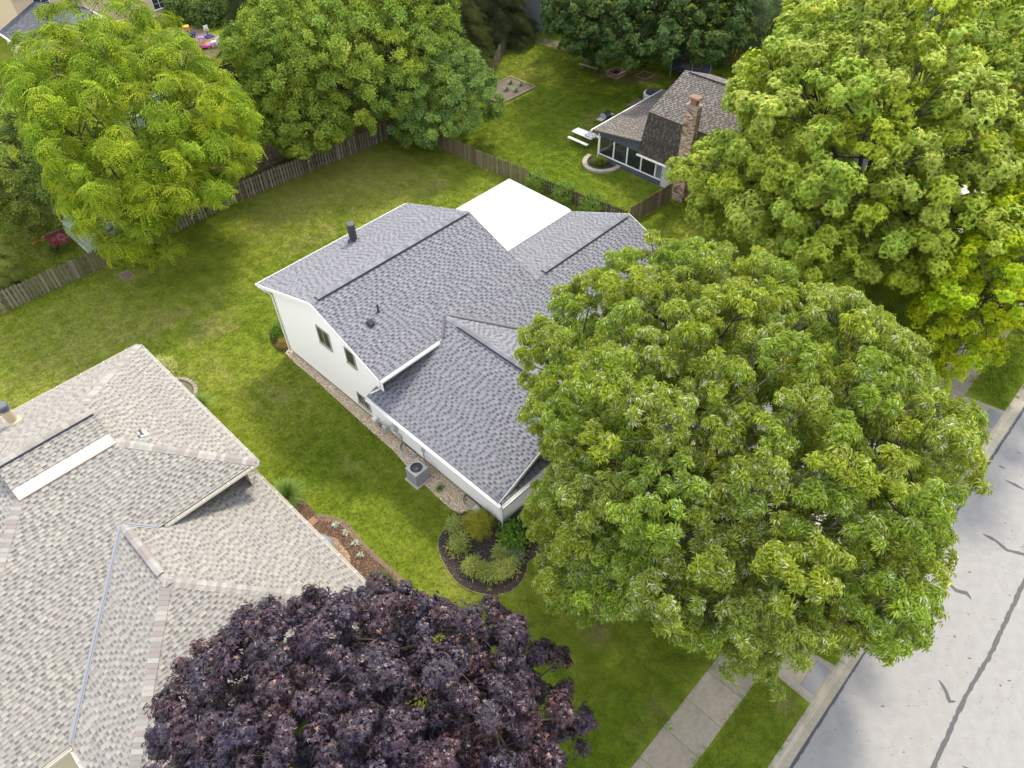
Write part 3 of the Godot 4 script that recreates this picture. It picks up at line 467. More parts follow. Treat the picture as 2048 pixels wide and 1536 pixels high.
const CLUMPS_YELLOW := [38.0,9.4,-4.9,0.44,30.3,6.4,-1.6,0.45,32.0,7.7,-1.3,0.72,32.2,9.2,-1.4,1.14,31.2,4.6,-2.0,1.17,38.6,10.2,-3.8,0.81,33.1,8.8,-3.8,0.89,35.9,10.3,-4.3,0.84,31.7,3.1,-3.9,0.78,29.7,5.7,-2.6,0.72,32.9,10.0,-2.9,1.19,33.8,9.4,-1.8,0.96,32.0,6.9,-3.2,1.01,37.8,8.8,-3.4,0.92,29.9,7.2,-3.0,0.93,30.8,8.0,-0.8,0.87,35.6,9.5,-3.1,0.91,33.1,7.6,-0.7,1.07,34.2,8.8,-2.8,0.79,31.8,6.0,-1.9,0.91,30.0,4.6,-1.4,0.76,32.6,5.4,0.5,0.93,38.6,10.6,-4.7,0.54,31.6,8.6,-0.4,0.49,35.7,9.0,-4.3,0.48,32.7,3.6,-2.7,1.20,31.7,5.6,-3.5,1.14,31.7,6.0,-0.3,0.74,37.2,10.1,-4.8,0.46,32.6,8.6,-2.6,0.79,31.7,3.0,-2.1,0.77,37.5,8.6,-4.7,0.39,32.0,9.0,-3.9,0.56,35.2,10.7,-2.8,0.94,38.9,10.9,-3.8,0.41,30.3,7.1,-0.6,0.54,31.6,8.9,-3.1,0.74,32.6,7.5,-4.1,0.44,30.8,7.4,0.3,0.72,31.6,7.6,-4.0,0.54,31.5,8.0,-2.4,0.84,34.8,10.4,-4.2,0.70,33.4,4.2,0.6,0.46,31.6,3.8,-1.3,0.40,38.3,9.5,-2.8,0.44,34.6,8.7,-1.5,0.83,31.0,9.0,-2.1,0.70,29.9,5.0,-3.5,0.76,30.8,2.5,-3.1,0.87,34.1,10.6,-3.4,0.77,32.1,7.0,0.1,0.77,36.5,8.9,-2.1,0.67,30.8,6.5,0.5,0.77,34.9,9.5,-4.1,0.71,29.5,6.3,-3.4,0.72,30.1,7.1,-4.0,0.44,31.0,6.8,-2.1,0.79,30.3,2.2,-2.3,0.45,32.3,8.3,-0.5,0.59,32.7,7.8,-3.2,0.73,30.5,8.6,-3.4,0.88,32.5,3.7,-4.3,0.76,32.0,8.2,-4.0,0.43,30.6,3.6,-1.8,0.71,31.9,7.8,-0.1,0.55,33.3,9.6,-4.0,0.40,30.0,7.9,-1.9,0.77,32.1,3.2,-1.3,0.42,36.8,9.9,-3.0,0.89,35.5,9.6,-2.1,0.54,30.9,6.7,-1.1,0.66,30.4,5.8,-3.8,0.70,34.9,10.0,-2.1,0.47,30.1,7.8,-3.8,0.57,29.6,5.7,-1.5,0.70,33.9,4.6,0.8,0.56,30.9,6.8,-3.6,0.70,38.3,10.0,-4.8,0.64,33.5,8.4,-2.0,0.70,30.8,6.3,-0.2,0.40,31.2,5.8,0.4,0.51,30.9,2.5,-2.0,0.47,33.0,6.3,0.3,0.40,33.6,8.7,-1.1,0.49,30.6,4.7,-4.2,0.40,31.0,8.0,-3.9,0.51,33.6,8.1,-4.2,0.44,40.7,6.2,-2.6,1.12,39.4,4.9,-1.1,0.82,35.9,2.9,-1.7,0.63,33.3,3.1,-1.6,0.59,35.8,8.5,-3.0,0.70,37.4,7.5,-3.8,0.90,34.6,5.4,-0.1,1.14,37.0,3.7,-1.6,0.93,38.0,7.7,-2.7,0.79,35.9,7.9,-1.8,1.05,38.5,5.3,-2.9,0.87,39.9,8.6,-3.0,0.68,39.1,7.6,-3.8,0.71,35.3,3.1,0.8,0.75,37.5,3.3,-4.5,1.13,38.0,2.7,-0.2,1.02,37.2,4.6,-3.0,0.95,39.4,3.2,-3.1,0.98,35.3,2.8,-3.4,0.94,37.0,4.9,-1.3,0.96,34.6,7.2,-0.9,1.00,36.1,4.7,0.0,0.71,34.3,4.2,-4.5,0.65,35.3,3.9,-1.9,1.00,33.8,4.4,-3.1,0.84,33.4,5.7,-1.2,0.77,32.4,7.0,-1.7,0.79,37.5,4.2,-0.3,0.72,38.0,5.6,-3.8,0.72,34.0,2.7,-4.3,1.03,36.7,6.9,-4.4,0.68,36.3,2.6,-4.7,0.71,32.7,5.2,-4.3,0.48,40.7,4.3,-3.0,0.74,38.6,6.6,-4.3,1.18,37.0,3.4,-2.7,0.75,34.9,4.6,-0.9,0.71,38.1,6.0,-2.1,0.79,38.8,5.5,-4.8,0.45,36.2,8.1,-4.1,0.89,33.3,6.2,-3.9,0.92,36.2,3.4,-0.3,1.00,35.1,4.1,-4.7,0.42,39.7,5.3,-4.0,1.09,37.6,2.5,-2.8,0.74,38.5,7.9,-2.1,0.45,32.8,3.6,-1.5,0.39,39.8,7.2,-2.1,0.46,35.7,4.2,-3.2,0.71,38.3,4.6,-0.7,0.73,38.6,4.0,-1.5,0.80,36.8,7.3,-1.3,0.53,36.6,4.8,-4.2,0.98,33.6,7.3,-2.5,1.01,38.9,6.6,-1.6,0.57,39.3,2.8,-1.9,0.77,34.0,4.7,-1.6,0.95]
const CLUMPS_PURPLE := [2.3,7.4,-10.7,0.68,2.7,8.8,-7.9,0.55,-2.2,9.2,-6.6,0.76,5.9,6.7,-6.8,0.78,1.6,8.7,-3.4,0.54,1.4,9.1,-5.1,0.58,2.9,10.0,-9.0,0.28,2.4,10.3,-7.0,0.76,3.1,5.7,-2.7,0.57,2.4,8.8,-6.4,0.64,-2.7,7.5,-10.3,0.46,2.0,9.6,-9.0,0.62,-0.6,8.9,-6.6,0.75,3.0,7.5,-4.5,0.65,-1.0,7.3,-10.5,0.81,1.4,5.6,-3.5,0.50,-0.9,8.9,-5.2,0.60,1.2,7.6,-11.2,0.56,-1.2,8.2,-5.6,0.42,4.5,7.5,-5.7,0.54,6.1,6.4,-3.9,0.35,5.0,6.8,-8.3,0.72,3.7,9.5,-4.9,0.71,4.0,7.0,-3.3,0.84,3.6,7.3,-10.2,0.59,-0.4,9.9,-6.8,0.79,3.7,8.3,-4.3,0.81,2.5,8.3,-3.2,0.75,2.0,10.0,-5.7,0.77,-0.9,8.1,-11.0,0.74,-0.5,10.1,-8.4,0.54,-1.9,9.3,-8.9,0.73,-0.5,9.5,-5.3,0.53,-0.2,9.4,-7.8,0.82,2.2,8.5,-5.0,0.91,4.1,8.8,-5.4,0.56,5.5,8.7,-6.2,0.67,1.0,7.2,-10.3,0.51,3.9,5.8,-3.3,0.60,1.0,10.2,-7.6,0.63,3.1,8.5,-7.2,0.62,-0.3,8.0,-11.9,0.43,-2.1,8.9,-7.8,0.75,0.7,8.8,-3.5,0.50,6.2,6.6,-5.8,0.81,0.3,8.7,-5.9,0.87,1.8,7.5,-3.0,0.55,3.6,7.6,-3.8,0.51,2.9,8.7,-9.3,0.90,2.0,7.0,-3.8,0.67,4.9,7.3,-9.6,0.45,0.9,8.1,-4.3,0.78,-0.5,7.8,-9.2,0.62,-1.8,7.6,-6.7,0.84,-3.2,7.0,-9.0,0.48,-3.3,7.3,-9.7,0.39,0.3,7.7,-11.4,0.59,4.1,8.5,-7.8,0.80,-0.1,9.3,-4.1,0.42,2.2,6.3,-2.5,0.54,0.7,8.8,-9.2,0.76,0.4,9.9,-8.7,0.74,2.7,9.7,-7.6,0.58,1.2,6.9,-3.3,0.52,3.3,9.9,-6.2,0.86,1.7,8.0,-11.8,0.54,3.7,9.4,-7.4,0.58,-0.5,8.9,-8.9,0.53,2.2,5.6,-3.0,0.56,-0.9,9.5,-9.3,0.74,5.2,7.1,-5.1,0.61,5.8,8.0,-6.5,0.61,-2.2,7.7,-8.4,0.51,4.1,7.1,-4.9,0.55,1.3,10.4,-6.3,0.54,1.6,9.0,-6.9,0.66,2.0,5.9,-4.0,0.56,-2.1,8.6,-9.8,0.58,0.3,8.5,-4.0,0.43,1.3,9.2,-4.0,0.66,1.0,9.5,-6.3,0.80,4.6,7.8,-6.7,0.83,-1.3,8.5,-7.4,0.63,-2.2,6.3,-7.7,0.57,4.9,8.0,-8.2,0.51,4.6,6.0,-4.4,0.87,5.5,6.2,-3.8,0.42,-0.3,7.8,-4.8,0.56,1.1,9.6,-10.2,0.88,1.2,8.8,-8.1,0.57,-2.4,7.1,-9.8,0.52,3.5,8.0,-6.4,0.53,0.0,8.8,-10.2,0.85,-1.4,8.2,-8.9,0.56,3.6,9.6,-8.7,0.79,-2.8,8.2,-7.9,0.61,-3.0,7.8,-8.7,0.67,-0.1,8.9,-4.8,0.67,1.1,9.9,-5.2,0.64,-1.3,9.5,-5.6,0.56,2.1,8.1,-10.3,0.51,2.6,9.4,-4.9,0.55,4.1,9.3,-6.6,0.67,1.0,7.5,-3.4,0.42,5.4,7.3,-7.6,0.52,5.1,8.0,-4.1,0.53,6.5,7.0,-7.3,0.29,2.5,9.0,-4.2,0.50,0.1,10.3,-7.5,0.59,1.8,10.3,-7.9,0.62,1.6,9.8,-7.0,0.54,1.9,9.3,-7.6,0.53,4.0,8.8,-9.2,0.58,2.9,6.8,-3.2,0.69,4.5,7.3,-4.2,0.61,-2.9,6.6,-8.0,0.59,-0.3,8.4,-8.0,0.51,4.4,8.8,-4.6,0.52,6.8,6.7,-5.2,0.43,2.6,7.7,-11.2,0.28,2.5,9.3,-10.2,0.48,-2.4,7.1,-6.9,0.28,5.3,9.0,-7.1,0.30,4.9,8.8,-5.3,0.52,1.5,8.7,-10.5,0.64,3.2,8.4,-5.8,0.65,3.0,6.2,-3.9,0.55,3.5,6.8,-4.3,0.58,5.1,6.3,-6.0,0.73,-2.1,7.6,-10.8,0.34,1.0,6.3,-4.0,0.57,6.2,6.5,-4.6,0.28,-1.8,9.8,-7.5,0.67,0.0,10.1,-5.9,0.68,2.8,9.7,-9.4,0.44,4.6,8.5,-9.1,0.30,0.0,7.2,-10.5,0.58,3.4,7.5,-5.4,0.67,4.7,6.9,-7.3,0.65,0.7,9.2,-7.4,0.53,-1.1,8.5,-9.9,0.72,1.6,8.6,-5.9,0.53,3.2,7.5,-2.6,0.61,1.7,8.2,-9.4,0.93,-1.8,8.5,-6.3,0.50,4.7,9.6,-7.2,0.29,-1.5,7.8,-11.3,0.31,-1.4,9.7,-6.7,0.58,-2.9,8.6,-8.6,0.61,-1.5,8.7,-8.4,0.51,-0.8,9.5,-4.8,0.29,4.1,7.9,-9.1,0.57,0.4,8.6,-8.4,0.51,5.2,7.2,-9.1,0.28,1.9,9.8,-4.8,0.52,6.0,7.7,-7.3,0.48,2.7,6.6,-2.4,0.32,1.0,9.0,-11.1,0.46,2.5,7.1,-2.4,0.43,2.5,6.9,-4.5,0.52,0.4,7.9,-9.6,0.57,3.5,8.3,-3.3,0.50,2.1,8.7,-8.4,0.50,5.4,7.7,-5.9,0.50,2.7,9.1,-5.7,0.50,3.1,8.9,-3.8,0.50,-0.7,9.5,-6.0,0.50,0.2,9.7,-5.1,0.50,3.1,7.7,-11.1,0.35,4.7,9.1,-7.3,0.38,2.8,9.4,-6.9,0.50,1.1,10.2,-9.1,0.50,0.0,8.6,-11.2,0.50,1.3,9.6,-8.5,0.50,0.4,7.6,-4.8,0.50,-2.2,7.8,-7.6,0.50,2.0,9.2,-5.6,0.50,4.2,7.9,-3.4,0.50,0.7,10.2,-6.7,0.50,0.5,9.6,-4.2,0.50,3.4,9.0,-5.7,0.50,2.0,7.9,-4.2,0.50,-0.6,8.4,-5.7,0.50,5.7,6.3,-4.9,0.50,-0.1,9.7,-10.2,0.50,-1.6,8.9,-5.7,0.37,4.4,9.3,-8.0,0.50,5.6,6.8,-4.4,0.50,4.2,7.5,-7.8,0.50,-1.0,8.1,-8.2,0.50,0.6,8.3,-10.7,0.50,1.4,8.1,-3.1,0.50,-1.8,7.5,-9.3,0.50,4.1,6.9,-9.1,0.50,0.4,7.0,-4.3,0.50,-2.2,6.7,-7.0,0.50,4.3,7.4,-10.1,0.38,-1.0,9.6,-8.4,0.50,-1.2,9.3,-7.3,0.50,4.5,8.2,-5.6,0.50,2.3,10.2,-9.0,0.50,1.7,6.2,-3.2,0.50,-1.7,9.2,-10.0,0.50,3.3,8.2,-8.3,0.50,0.3,8.9,-6.9,0.50,2.7,8.9,-10.6,0.31,4.8,7.8,-5.1,0.50,2.2,9.4,-6.4,0.50,3.6,5.8,-4.0,0.50,4.7,6.0,-3.5,0.37,-2.2,7.0,-7.8,0.50,-1.9,6.5,-8.5,0.50,3.7,8.0,-9.9,0.36,-0.6,5.9,-8.7,0.78,0.4,7.0,-5.5,0.56,-0.0,3.6,-7.2,0.60,0.7,4.9,-10.5,0.64,2.3,4.4,-6.7,0.72,-1.6,4.9,-9.2,0.61,-0.3,5.0,-5.9,0.66,0.3,2.5,-7.6,0.70,3.7,4.4,-3.9,0.53,2.4,5.3,-5.7,0.64,2.1,4.2,-7.6,0.71,3.1,7.1,-7.6,0.85,-0.6,3.9,-6.3,0.78,-0.6,3.4,-9.5,0.89,0.5,5.9,-11.0,0.52,2.4,3.6,-4.9,0.82,2.5,3.9,-10.1,0.69,5.2,3.8,-9.4,0.53,-2.8,4.6,-8.6,0.50,1.2,3.8,-4.9,0.83,-0.3,5.8,-10.4,0.86,3.2,4.8,-8.9,0.62,4.7,4.2,-7.4,0.57,3.9,4.9,-6.9,0.77,3.2,3.9,-9.1,0.60,1.7,7.7,-7.0,0.76,3.8,3.4,-5.6,0.78,3.4,6.5,-9.2,0.76,1.6,4.7,-5.4,0.62,2.2,3.3,-6.4,0.51,1.6,5.1,-11.6,0.87,3.9,6.6,-6.6,0.81,-0.7,4.8,-7.9,0.70,0.6,4.4,-7.9,0.77,0.9,5.5,-5.1,0.56,-0.4,2.7,-6.7,0.79,2.6,6.7,-11.4,0.55,4.3,4.7,-8.7,0.87,1.8,6.3,-10.6,0.85,2.9,6.5,-5.5,0.53,0.6,3.3,-9.7,0.58,0.7,8.3,-11.4,0.44,0.9,7.2,-12.1,0.63,2.2,3.7,-9.1,0.71,0.6,6.6,-9.3,0.89,-0.6,4.0,-8.5,0.59,4.5,6.0,-10.7,0.60,-1.9,5.4,-10.7,0.91,2.0,2.9,-8.1,0.90,-0.5,7.5,-6.1,0.83,0.8,7.8,-7.8,0.56,3.4,6.0,-6.3,0.50,2.0,4.9,-9.4,0.94,2.0,6.4,-12.2,0.42,-1.1,6.2,-7.4,0.64,3.8,5.4,-5.2,0.88,2.8,5.0,-10.9,0.51,5.6,4.1,-7.6,0.64,-0.9,5.5,-6.8,0.79,1.2,7.2,-4.8,0.66,1.3,4.5,-3.7,0.44,1.9,6.4,-4.9,0.61,-0.1,2.9,-8.7,0.54,1.7,3.9,-11.2,0.84,4.4,5.5,-6.5,0.56,0.7,4.6,-9.2,0.66,-1.2,4.3,-7.4,0.51,5.7,5.2,-7.8,0.66,-0.7,7.2,-7.5,0.53,4.0,5.8,-8.8,0.74,2.3,6.8,-9.5,0.70,4.6,5.3,-10.0,0.89,2.5,4.9,-4.2,0.57,4.1,6.0,-7.5,0.88,3.2,5.6,-11.5,0.61,-1.9,5.9,-6.8,0.60,1.4,7.8,-5.4,0.70,0.7,3.4,-6.1,0.64,-2.5,3.7,-8.6,0.62,-0.1,4.0,-11.3,0.70,-0.9,3.1,-7.7,0.93,2.6,7.4,-6.4,0.72,4.4,6.7,-10.4,0.51,5.6,5.0,-6.0,0.84,1.3,2.5,-9.6,0.75,-3.1,7.1,-8.1,0.29,-0.6,5.6,-5.4,0.34,0.4,5.4,-4.5,0.47,2.7,3.0,-10.0,0.52,4.0,4.4,-10.2,0.56,-2.9,4.7,-9.6,0.63,3.2,3.5,-3.9,0.84,4.7,4.5,-6.3,0.52,-0.9,6.9,-8.2,0.55,0.9,2.7,-8.8,0.61,1.1,3.8,-8.5,0.65,4.8,5.2,-7.3,0.70,2.8,5.6,-10.2,0.75,2.3,7.8,-8.0,0.83,-0.8,4.3,-9.6,0.53,0.5,6.6,-10.9,0.55,1.4,3.1,-3.9,0.41,-1.1,6.7,-9.2,0.94,4.0,3.6,-7.2,0.71,-0.7,5.3,-11.8,0.84,0.1,3.5,-10.6,0.61,-2.7,5.1,-7.7,0.29,-2.3,4.4,-8.0,0.67,4.4,3.8,-8.8,0.62,3.2,3.8,-8.0,0.73,3.4,4.2,-6.4,0.67,0.2,5.2,-9.7,0.71,6.3,5.5,-6.9,0.76,5.5,3.8,-6.4,0.83,-0.6,4.7,-8.8,0.53,5.0,4.8,-4.5,0.91,-3.0,5.8,-9.2,0.86,3.3,3.1,-6.9,0.78,-0.2,6.2,-5.4,0.76,5.3,4.2,-8.7,0.51,0.6,8.1,-6.7,0.54,-0.9,2.3,-6.3,0.28,0.0,7.5,-8.0,0.54,1.7,2.7,-5.9,0.83,0.7,2.2,-6.0,0.56,4.4,2.7,-6.7,0.50,3.1,4.8,-7.5,0.51,1.2,6.9,-11.2,0.51,2.8,4.5,-5.1,0.52,-1.9,3.1,-9.2,0.78,-1.0,6.5,-6.3,0.59]
const CLUMPS_WALNUT := [11.4,6.5,-36.4,1.41,13.9,11.1,-42.1,1.13,18.0,10.7,-45.9,0.61,11.1,12.1,-43.3,1.35,14.5,10.8,-47.3,0.75,9.4,7.7,-41.2,1.21,11.5,11.3,-40.9,1.06,9.9,9.9,-39.5,0.74,9.2,10.6,-44.5,1.39,12.4,9.4,-40.9,1.39,12.4,3.5,-40.3,1.03,10.2,6.5,-38.0,0.92,8.4,6.5,-38.0,1.22,12.4,5.0,-38.2,1.23,13.4,7.2,-38.9,1.11,14.4,7.6,-36.7,1.02,15.4,9.8,-46.4,0.80,10.7,9.7,-42.6,1.32,15.5,12.3,-47.7,0.68,16.0,9.2,-37.5,1.18,13.9,10.7,-38.5,0.70,14.6,11.4,-39.6,1.07,13.1,9.4,-37.9,1.15,16.9,9.9,-40.3,0.88,8.9,3.6,-38.8,1.11,10.3,8.9,-38.0,1.17,8.1,4.1,-42.0,0.52,15.6,4.3,-40.4,1.24,11.0,2.2,-38.1,0.47,14.5,11.4,-44.9,0.73,9.8,9.0,-47.1,0.74,16.7,10.8,-46.5,0.98,13.0,11.9,-47.5,1.20,14.8,9.7,-40.5,0.95,16.2,8.7,-40.3,0.72,11.1,10.8,-39.4,0.81,12.1,10.1,-46.3,0.92,8.3,8.0,-38.6,0.82,13.9,4.6,-39.2,0.88,8.7,9.2,-41.7,1.10,16.2,6.8,-36.3,0.54,11.1,10.6,-45.2,0.77,15.2,6.8,-39.0,0.74,16.0,10.6,-42.4,0.97,9.5,2.3,-38.8,0.64,9.8,3.1,-40.2,0.86,12.6,11.2,-45.5,0.97,15.7,6.1,-37.8,0.81,16.9,7.0,-39.9,0.83,11.6,7.9,-38.9,0.99,17.1,5.1,-39.0,0.78,7.9,4.8,-40.0,0.60,13.6,6.2,-35.6,0.85,17.2,8.5,-41.5,0.89,9.3,4.9,-41.2,1.09,10.7,6.0,-39.7,1.28,13.3,12.3,-43.8,0.90,11.8,8.1,-36.0,0.79,12.8,10.1,-42.6,0.75,18.3,5.8,-41.0,1.01,16.6,12.0,-44.9,0.85,11.4,10.9,-48.1,1.01,8.4,6.6,-39.9,0.82,17.6,10.1,-43.3,0.66,18.9,7.4,-42.7,0.72,7.8,7.9,-39.9,0.40,8.9,11.2,-42.5,0.77,9.0,10.8,-40.8,1.00,13.3,9.9,-47.1,0.78,10.2,8.4,-39.6,0.73,16.8,9.5,-45.6,0.93,19.1,6.7,-41.8,0.61,9.8,10.7,-46.5,0.69,16.4,11.3,-40.0,0.46,17.9,9.0,-40.9,0.39,9.8,5.0,-37.0,0.84,17.2,8.2,-37.0,0.46,8.2,9.2,-39.5,0.87,14.2,3.6,-39.8,0.44,15.5,9.9,-39.1,0.82,10.1,5.0,-38.4,0.84,18.2,5.0,-40.1,0.42,8.2,10.6,-42.8,0.40,17.0,7.1,-38.4,0.80,11.1,9.7,-47.4,0.86,8.2,6.3,-41.3,0.71,18.0,7.4,-38.8,0.39,17.0,5.9,-38.1,0.61,16.5,12.0,-47.2,0.41,18.0,8.1,-39.4,0.47,10.6,2.6,-39.2,0.79,7.8,4.9,-38.5,0.75,18.2,9.5,-44.9,0.61,14.8,8.2,-38.5,1.00,17.6,8.8,-38.9,0.43,8.1,4.1,-40.8,0.64,13.6,10.1,-45.1,1.02,12.2,10.2,-44.3,0.75,16.6,10.9,-41.0,0.68,10.7,11.5,-46.2,0.58,8.6,8.9,-43.6,0.60,8.6,7.7,-37.0,0.77,16.0,7.8,-39.6,0.75,8.6,5.0,-43.3,0.81,9.6,10.0,-47.8,0.67,12.7,12.1,-42.0,0.70,9.3,6.1,-36.6,0.70,15.4,10.6,-44.5,0.70,13.4,8.5,-36.4,0.70,13.1,6.2,-37.1,0.70,12.4,7.6,-37.6,0.70,17.5,9.0,-43.3,0.70,18.4,7.8,-40.3,0.39,15.8,7.4,-37.3,0.70,9.3,8.9,-45.6,0.70,14.2,10.8,-43.6,0.70,11.4,4.0,-38.5,0.49,8.5,3.2,-40.5,0.70,15.7,11.7,-41.3,0.70,14.4,12.4,-48.1,0.57,13.3,10.1,-39.7,0.70,15.4,12.1,-45.4,0.70,14.8,11.8,-43.6,0.70,14.1,6.1,-38.6,0.70,15.2,6.3,-36.6,0.70,10.1,11.0,-41.7,0.70,14.9,9.8,-42.1,0.70,12.6,11.3,-43.3,0.70,11.3,7.9,-37.1,0.70,7.7,5.9,-40.1,0.45,15.6,4.8,-38.5,0.70,11.0,3.8,-41.2,0.70,17.2,8.2,-37.9,0.70,14.5,4.5,-42.8,0.79,16.5,6.9,-47.2,0.74,16.0,2.1,-47.0,1.12,16.2,5.1,-48.6,1.06,9.8,4.6,-48.3,0.90,10.5,6.1,-49.9,0.80,11.9,6.0,-49.0,0.95,18.8,8.5,-45.4,0.75,10.5,7.0,-48.6,0.82,14.1,6.3,-52.3,1.07,13.0,3.3,-50.5,1.34,18.9,6.5,-48.0,1.43,16.8,4.9,-43.6,1.16,13.0,5.1,-47.6,0.97,17.1,5.1,-46.8,1.08,10.3,5.7,-44.3,1.08,14.4,7.8,-51.7,0.94,15.5,8.5,-46.6,1.01,14.2,6.8,-50.5,1.01,17.6,6.4,-42.6,1.12,11.6,8.5,-46.4,1.24,15.7,6.5,-41.5,1.15,11.8,5.0,-42.2,0.71,9.0,7.4,-45.2,0.50,13.9,5.3,-37.0,0.54,14.4,2.7,-47.8,1.02,16.7,3.5,-43.0,0.84,9.8,3.0,-45.5,1.40,17.6,9.8,-48.6,1.04,13.3,9.2,-48.9,1.06,13.6,7.2,-48.7,0.77,20.3,5.9,-46.4,0.98,15.8,6.3,-50.5,0.82,16.1,2.5,-44.4,1.24,9.8,6.8,-42.8,0.98,12.1,2.1,-46.7,0.75,14.7,6.7,-47.5,1.12,12.6,7.1,-40.8,0.91,16.9,6.8,-45.0,0.72,19.1,5.7,-45.2,0.95,10.8,8.8,-48.9,1.28,18.3,6.9,-50.5,1.06,11.4,4.6,-45.7,0.71,16.0,9.4,-43.6,0.83,19.2,3.6,-46.4,1.15,16.0,5.6,-39.5,0.79,16.3,8.3,-49.1,0.93,10.6,9.2,-44.8,1.18,10.6,4.6,-46.7,0.85,11.2,4.1,-49.8,0.75,13.8,3.6,-45.4,1.31,11.3,3.9,-43.4,1.27,14.9,3.1,-41.9,0.78,10.7,6.7,-46.7,0.97,18.7,9.1,-46.6,0.81,9.4,6.5,-46.8,0.62,10.9,3.4,-47.9,0.71,16.3,7.8,-43.2,0.78,17.9,7.3,-45.7,0.86,9.4,6.9,-48.2,0.45,14.2,5.0,-49.2,1.05,15.5,4.4,-45.0,0.87,18.2,8.3,-42.5,0.73,14.1,8.1,-48.0,0.76,15.9,6.8,-49.1,0.96,19.7,6.3,-43.6,0.70,15.2,9.9,-49.3,1.44,14.2,6.4,-40.2,1.01,12.2,2.2,-42.7,1.32,14.7,5.1,-51.5,0.88,9.1,5.4,-45.3,0.71,14.4,8.4,-41.4,0.99,10.5,6.6,-51.7,0.75,12.4,8.4,-51.7,1.04,9.4,5.6,-47.0,0.49,9.6,7.9,-49.5,0.57,12.3,4.2,-46.7,0.82,11.2,7.2,-41.2,0.73,19.2,7.5,-44.5,0.70,19.1,3.7,-43.2,1.04,9.6,2.1,-42.4,1.37,19.0,8.6,-48.4,0.86,12.5,5.4,-41.0,0.94,9.3,3.2,-47.5,0.57,13.6,8.9,-43.4,1.28,16.4,7.7,-50.7,0.96,8.0,5.2,-41.6,0.42]
const CLUMPS_GLOSS := [9.4,1.3,-48.6,0.83,6.7,3.3,-48.3,1.10,8.1,3.8,-47.9,0.98,9.7,3.5,-46.8,0.87,4.8,3.8,-48.6,0.92,8.3,6.9,-53.8,0.85,6.2,4.6,-48.8,1.17,8.8,5.8,-50.5,1.20,6.5,6.4,-50.4,0.70,6.6,1.2,-49.0,0.41,7.5,5.9,-49.2,0.77,4.8,3.0,-51.1,0.41,9.9,5.8,-48.3,0.95,6.0,5.1,-51.4,0.40,6.6,5.7,-48.1,0.91,8.1,5.9,-53.2,0.99,10.7,1.6,-48.6,0.55,10.6,6.3,-53.0,1.07,7.0,5.8,-53.2,0.44,7.2,5.8,-51.5,1.19,10.3,7.5,-53.7,0.47,7.6,2.0,-47.8,1.10,7.9,4.0,-46.4,1.01,10.2,4.7,-49.2,0.69,8.3,5.1,-48.7,0.83,5.9,6.0,-49.3,0.65,9.2,4.6,-47.4,0.80,8.5,6.6,-49.2,0.94,5.9,4.8,-50.6,0.87,5.3,4.9,-49.5,0.39,10.3,6.1,-49.8,0.54,10.1,3.6,-48.3,0.73,5.4,2.4,-49.0,0.55,5.1,3.0,-49.9,1.07,5.2,3.2,-47.7,0.68,10.2,2.2,-47.8,1.05,6.4,3.3,-46.9,0.84,9.8,6.8,-52.0,0.71,7.9,1.3,-48.9,0.91,7.4,7.0,-51.9,0.77,5.0,2.0,-50.0,0.41,10.7,5.4,-52.1,0.78,8.4,2.5,-46.7,0.95,10.5,6.7,-50.6,0.43,8.1,7.0,-51.0,0.74,6.8,4.9,-47.1,0.90,6.0,1.8,-49.8,0.71,7.9,5.4,-47.6,0.72,4.4,2.5,-50.6,0.45,8.7,6.8,-52.1,0.85,10.4,5.3,-49.8,0.57,5.8,2.7,-47.6,0.49,7.1,0.9,-48.6,0.50,10.1,5.9,-51.3,0.70,9.6,6.7,-49.5,0.70,6.5,5.4,-49.9,0.70,9.9,4.5,-48.1,0.70,10.4,2.7,-49.2,0.70,5.2,4.2,-49.9,0.70,9.5,6.8,-53.5,0.70,6.2,2.2,-48.5,0.70,8.3,4.9,-46.8,0.70,5.7,4.0,-47.8,0.70,7.9,4.4,-53.7,0.93,6.1,2.5,-51.6,0.74,8.8,3.5,-55.0,1.14,6.2,4.2,-52.7,0.77,9.5,1.8,-52.3,1.12,7.4,1.7,-53.6,0.70,7.4,1.4,-50.6,1.19,10.1,3.1,-53.9,0.77,8.7,3.3,-53.3,1.10,10.3,4.5,-51.0,0.99,11.0,3.6,-52.4,0.60,10.8,2.1,-53.2,0.78,8.1,2.5,-52.4,0.88,7.2,1.9,-52.0,0.81,7.1,3.0,-54.0,0.71,7.4,4.6,-52.2,0.72,9.2,4.9,-52.1,0.74,10.0,2.0,-50.4,0.77,6.4,3.7,-50.1,1.01,5.4,2.4,-52.7,0.71,8.0,4.3,-55.5,0.72,8.9,4.2,-49.5,0.80,8.9,2.8,-49.6,0.87,9.0,1.0,-51.2,0.91,8.7,1.3,-54.0,0.94,6.0,2.9,-54.7,0.47,8.2,5.4,-54.8,0.96,10.4,3.1,-50.4,0.95,11.0,2.5,-52.1,0.63,10.1,1.1,-53.3,0.92,10.9,3.8,-51.7,0.41,10.3,0.9,-50.8,0.91,9.6,4.4,-53.2,0.98,7.7,2.5,-49.3,1.00,11.2,1.3,-52.4,0.49,10.6,4.3,-54.7,0.88,8.8,0.8,-52.6,0.84,8.8,2.1,-50.7,0.90,6.8,4.9,-53.6,0.60]
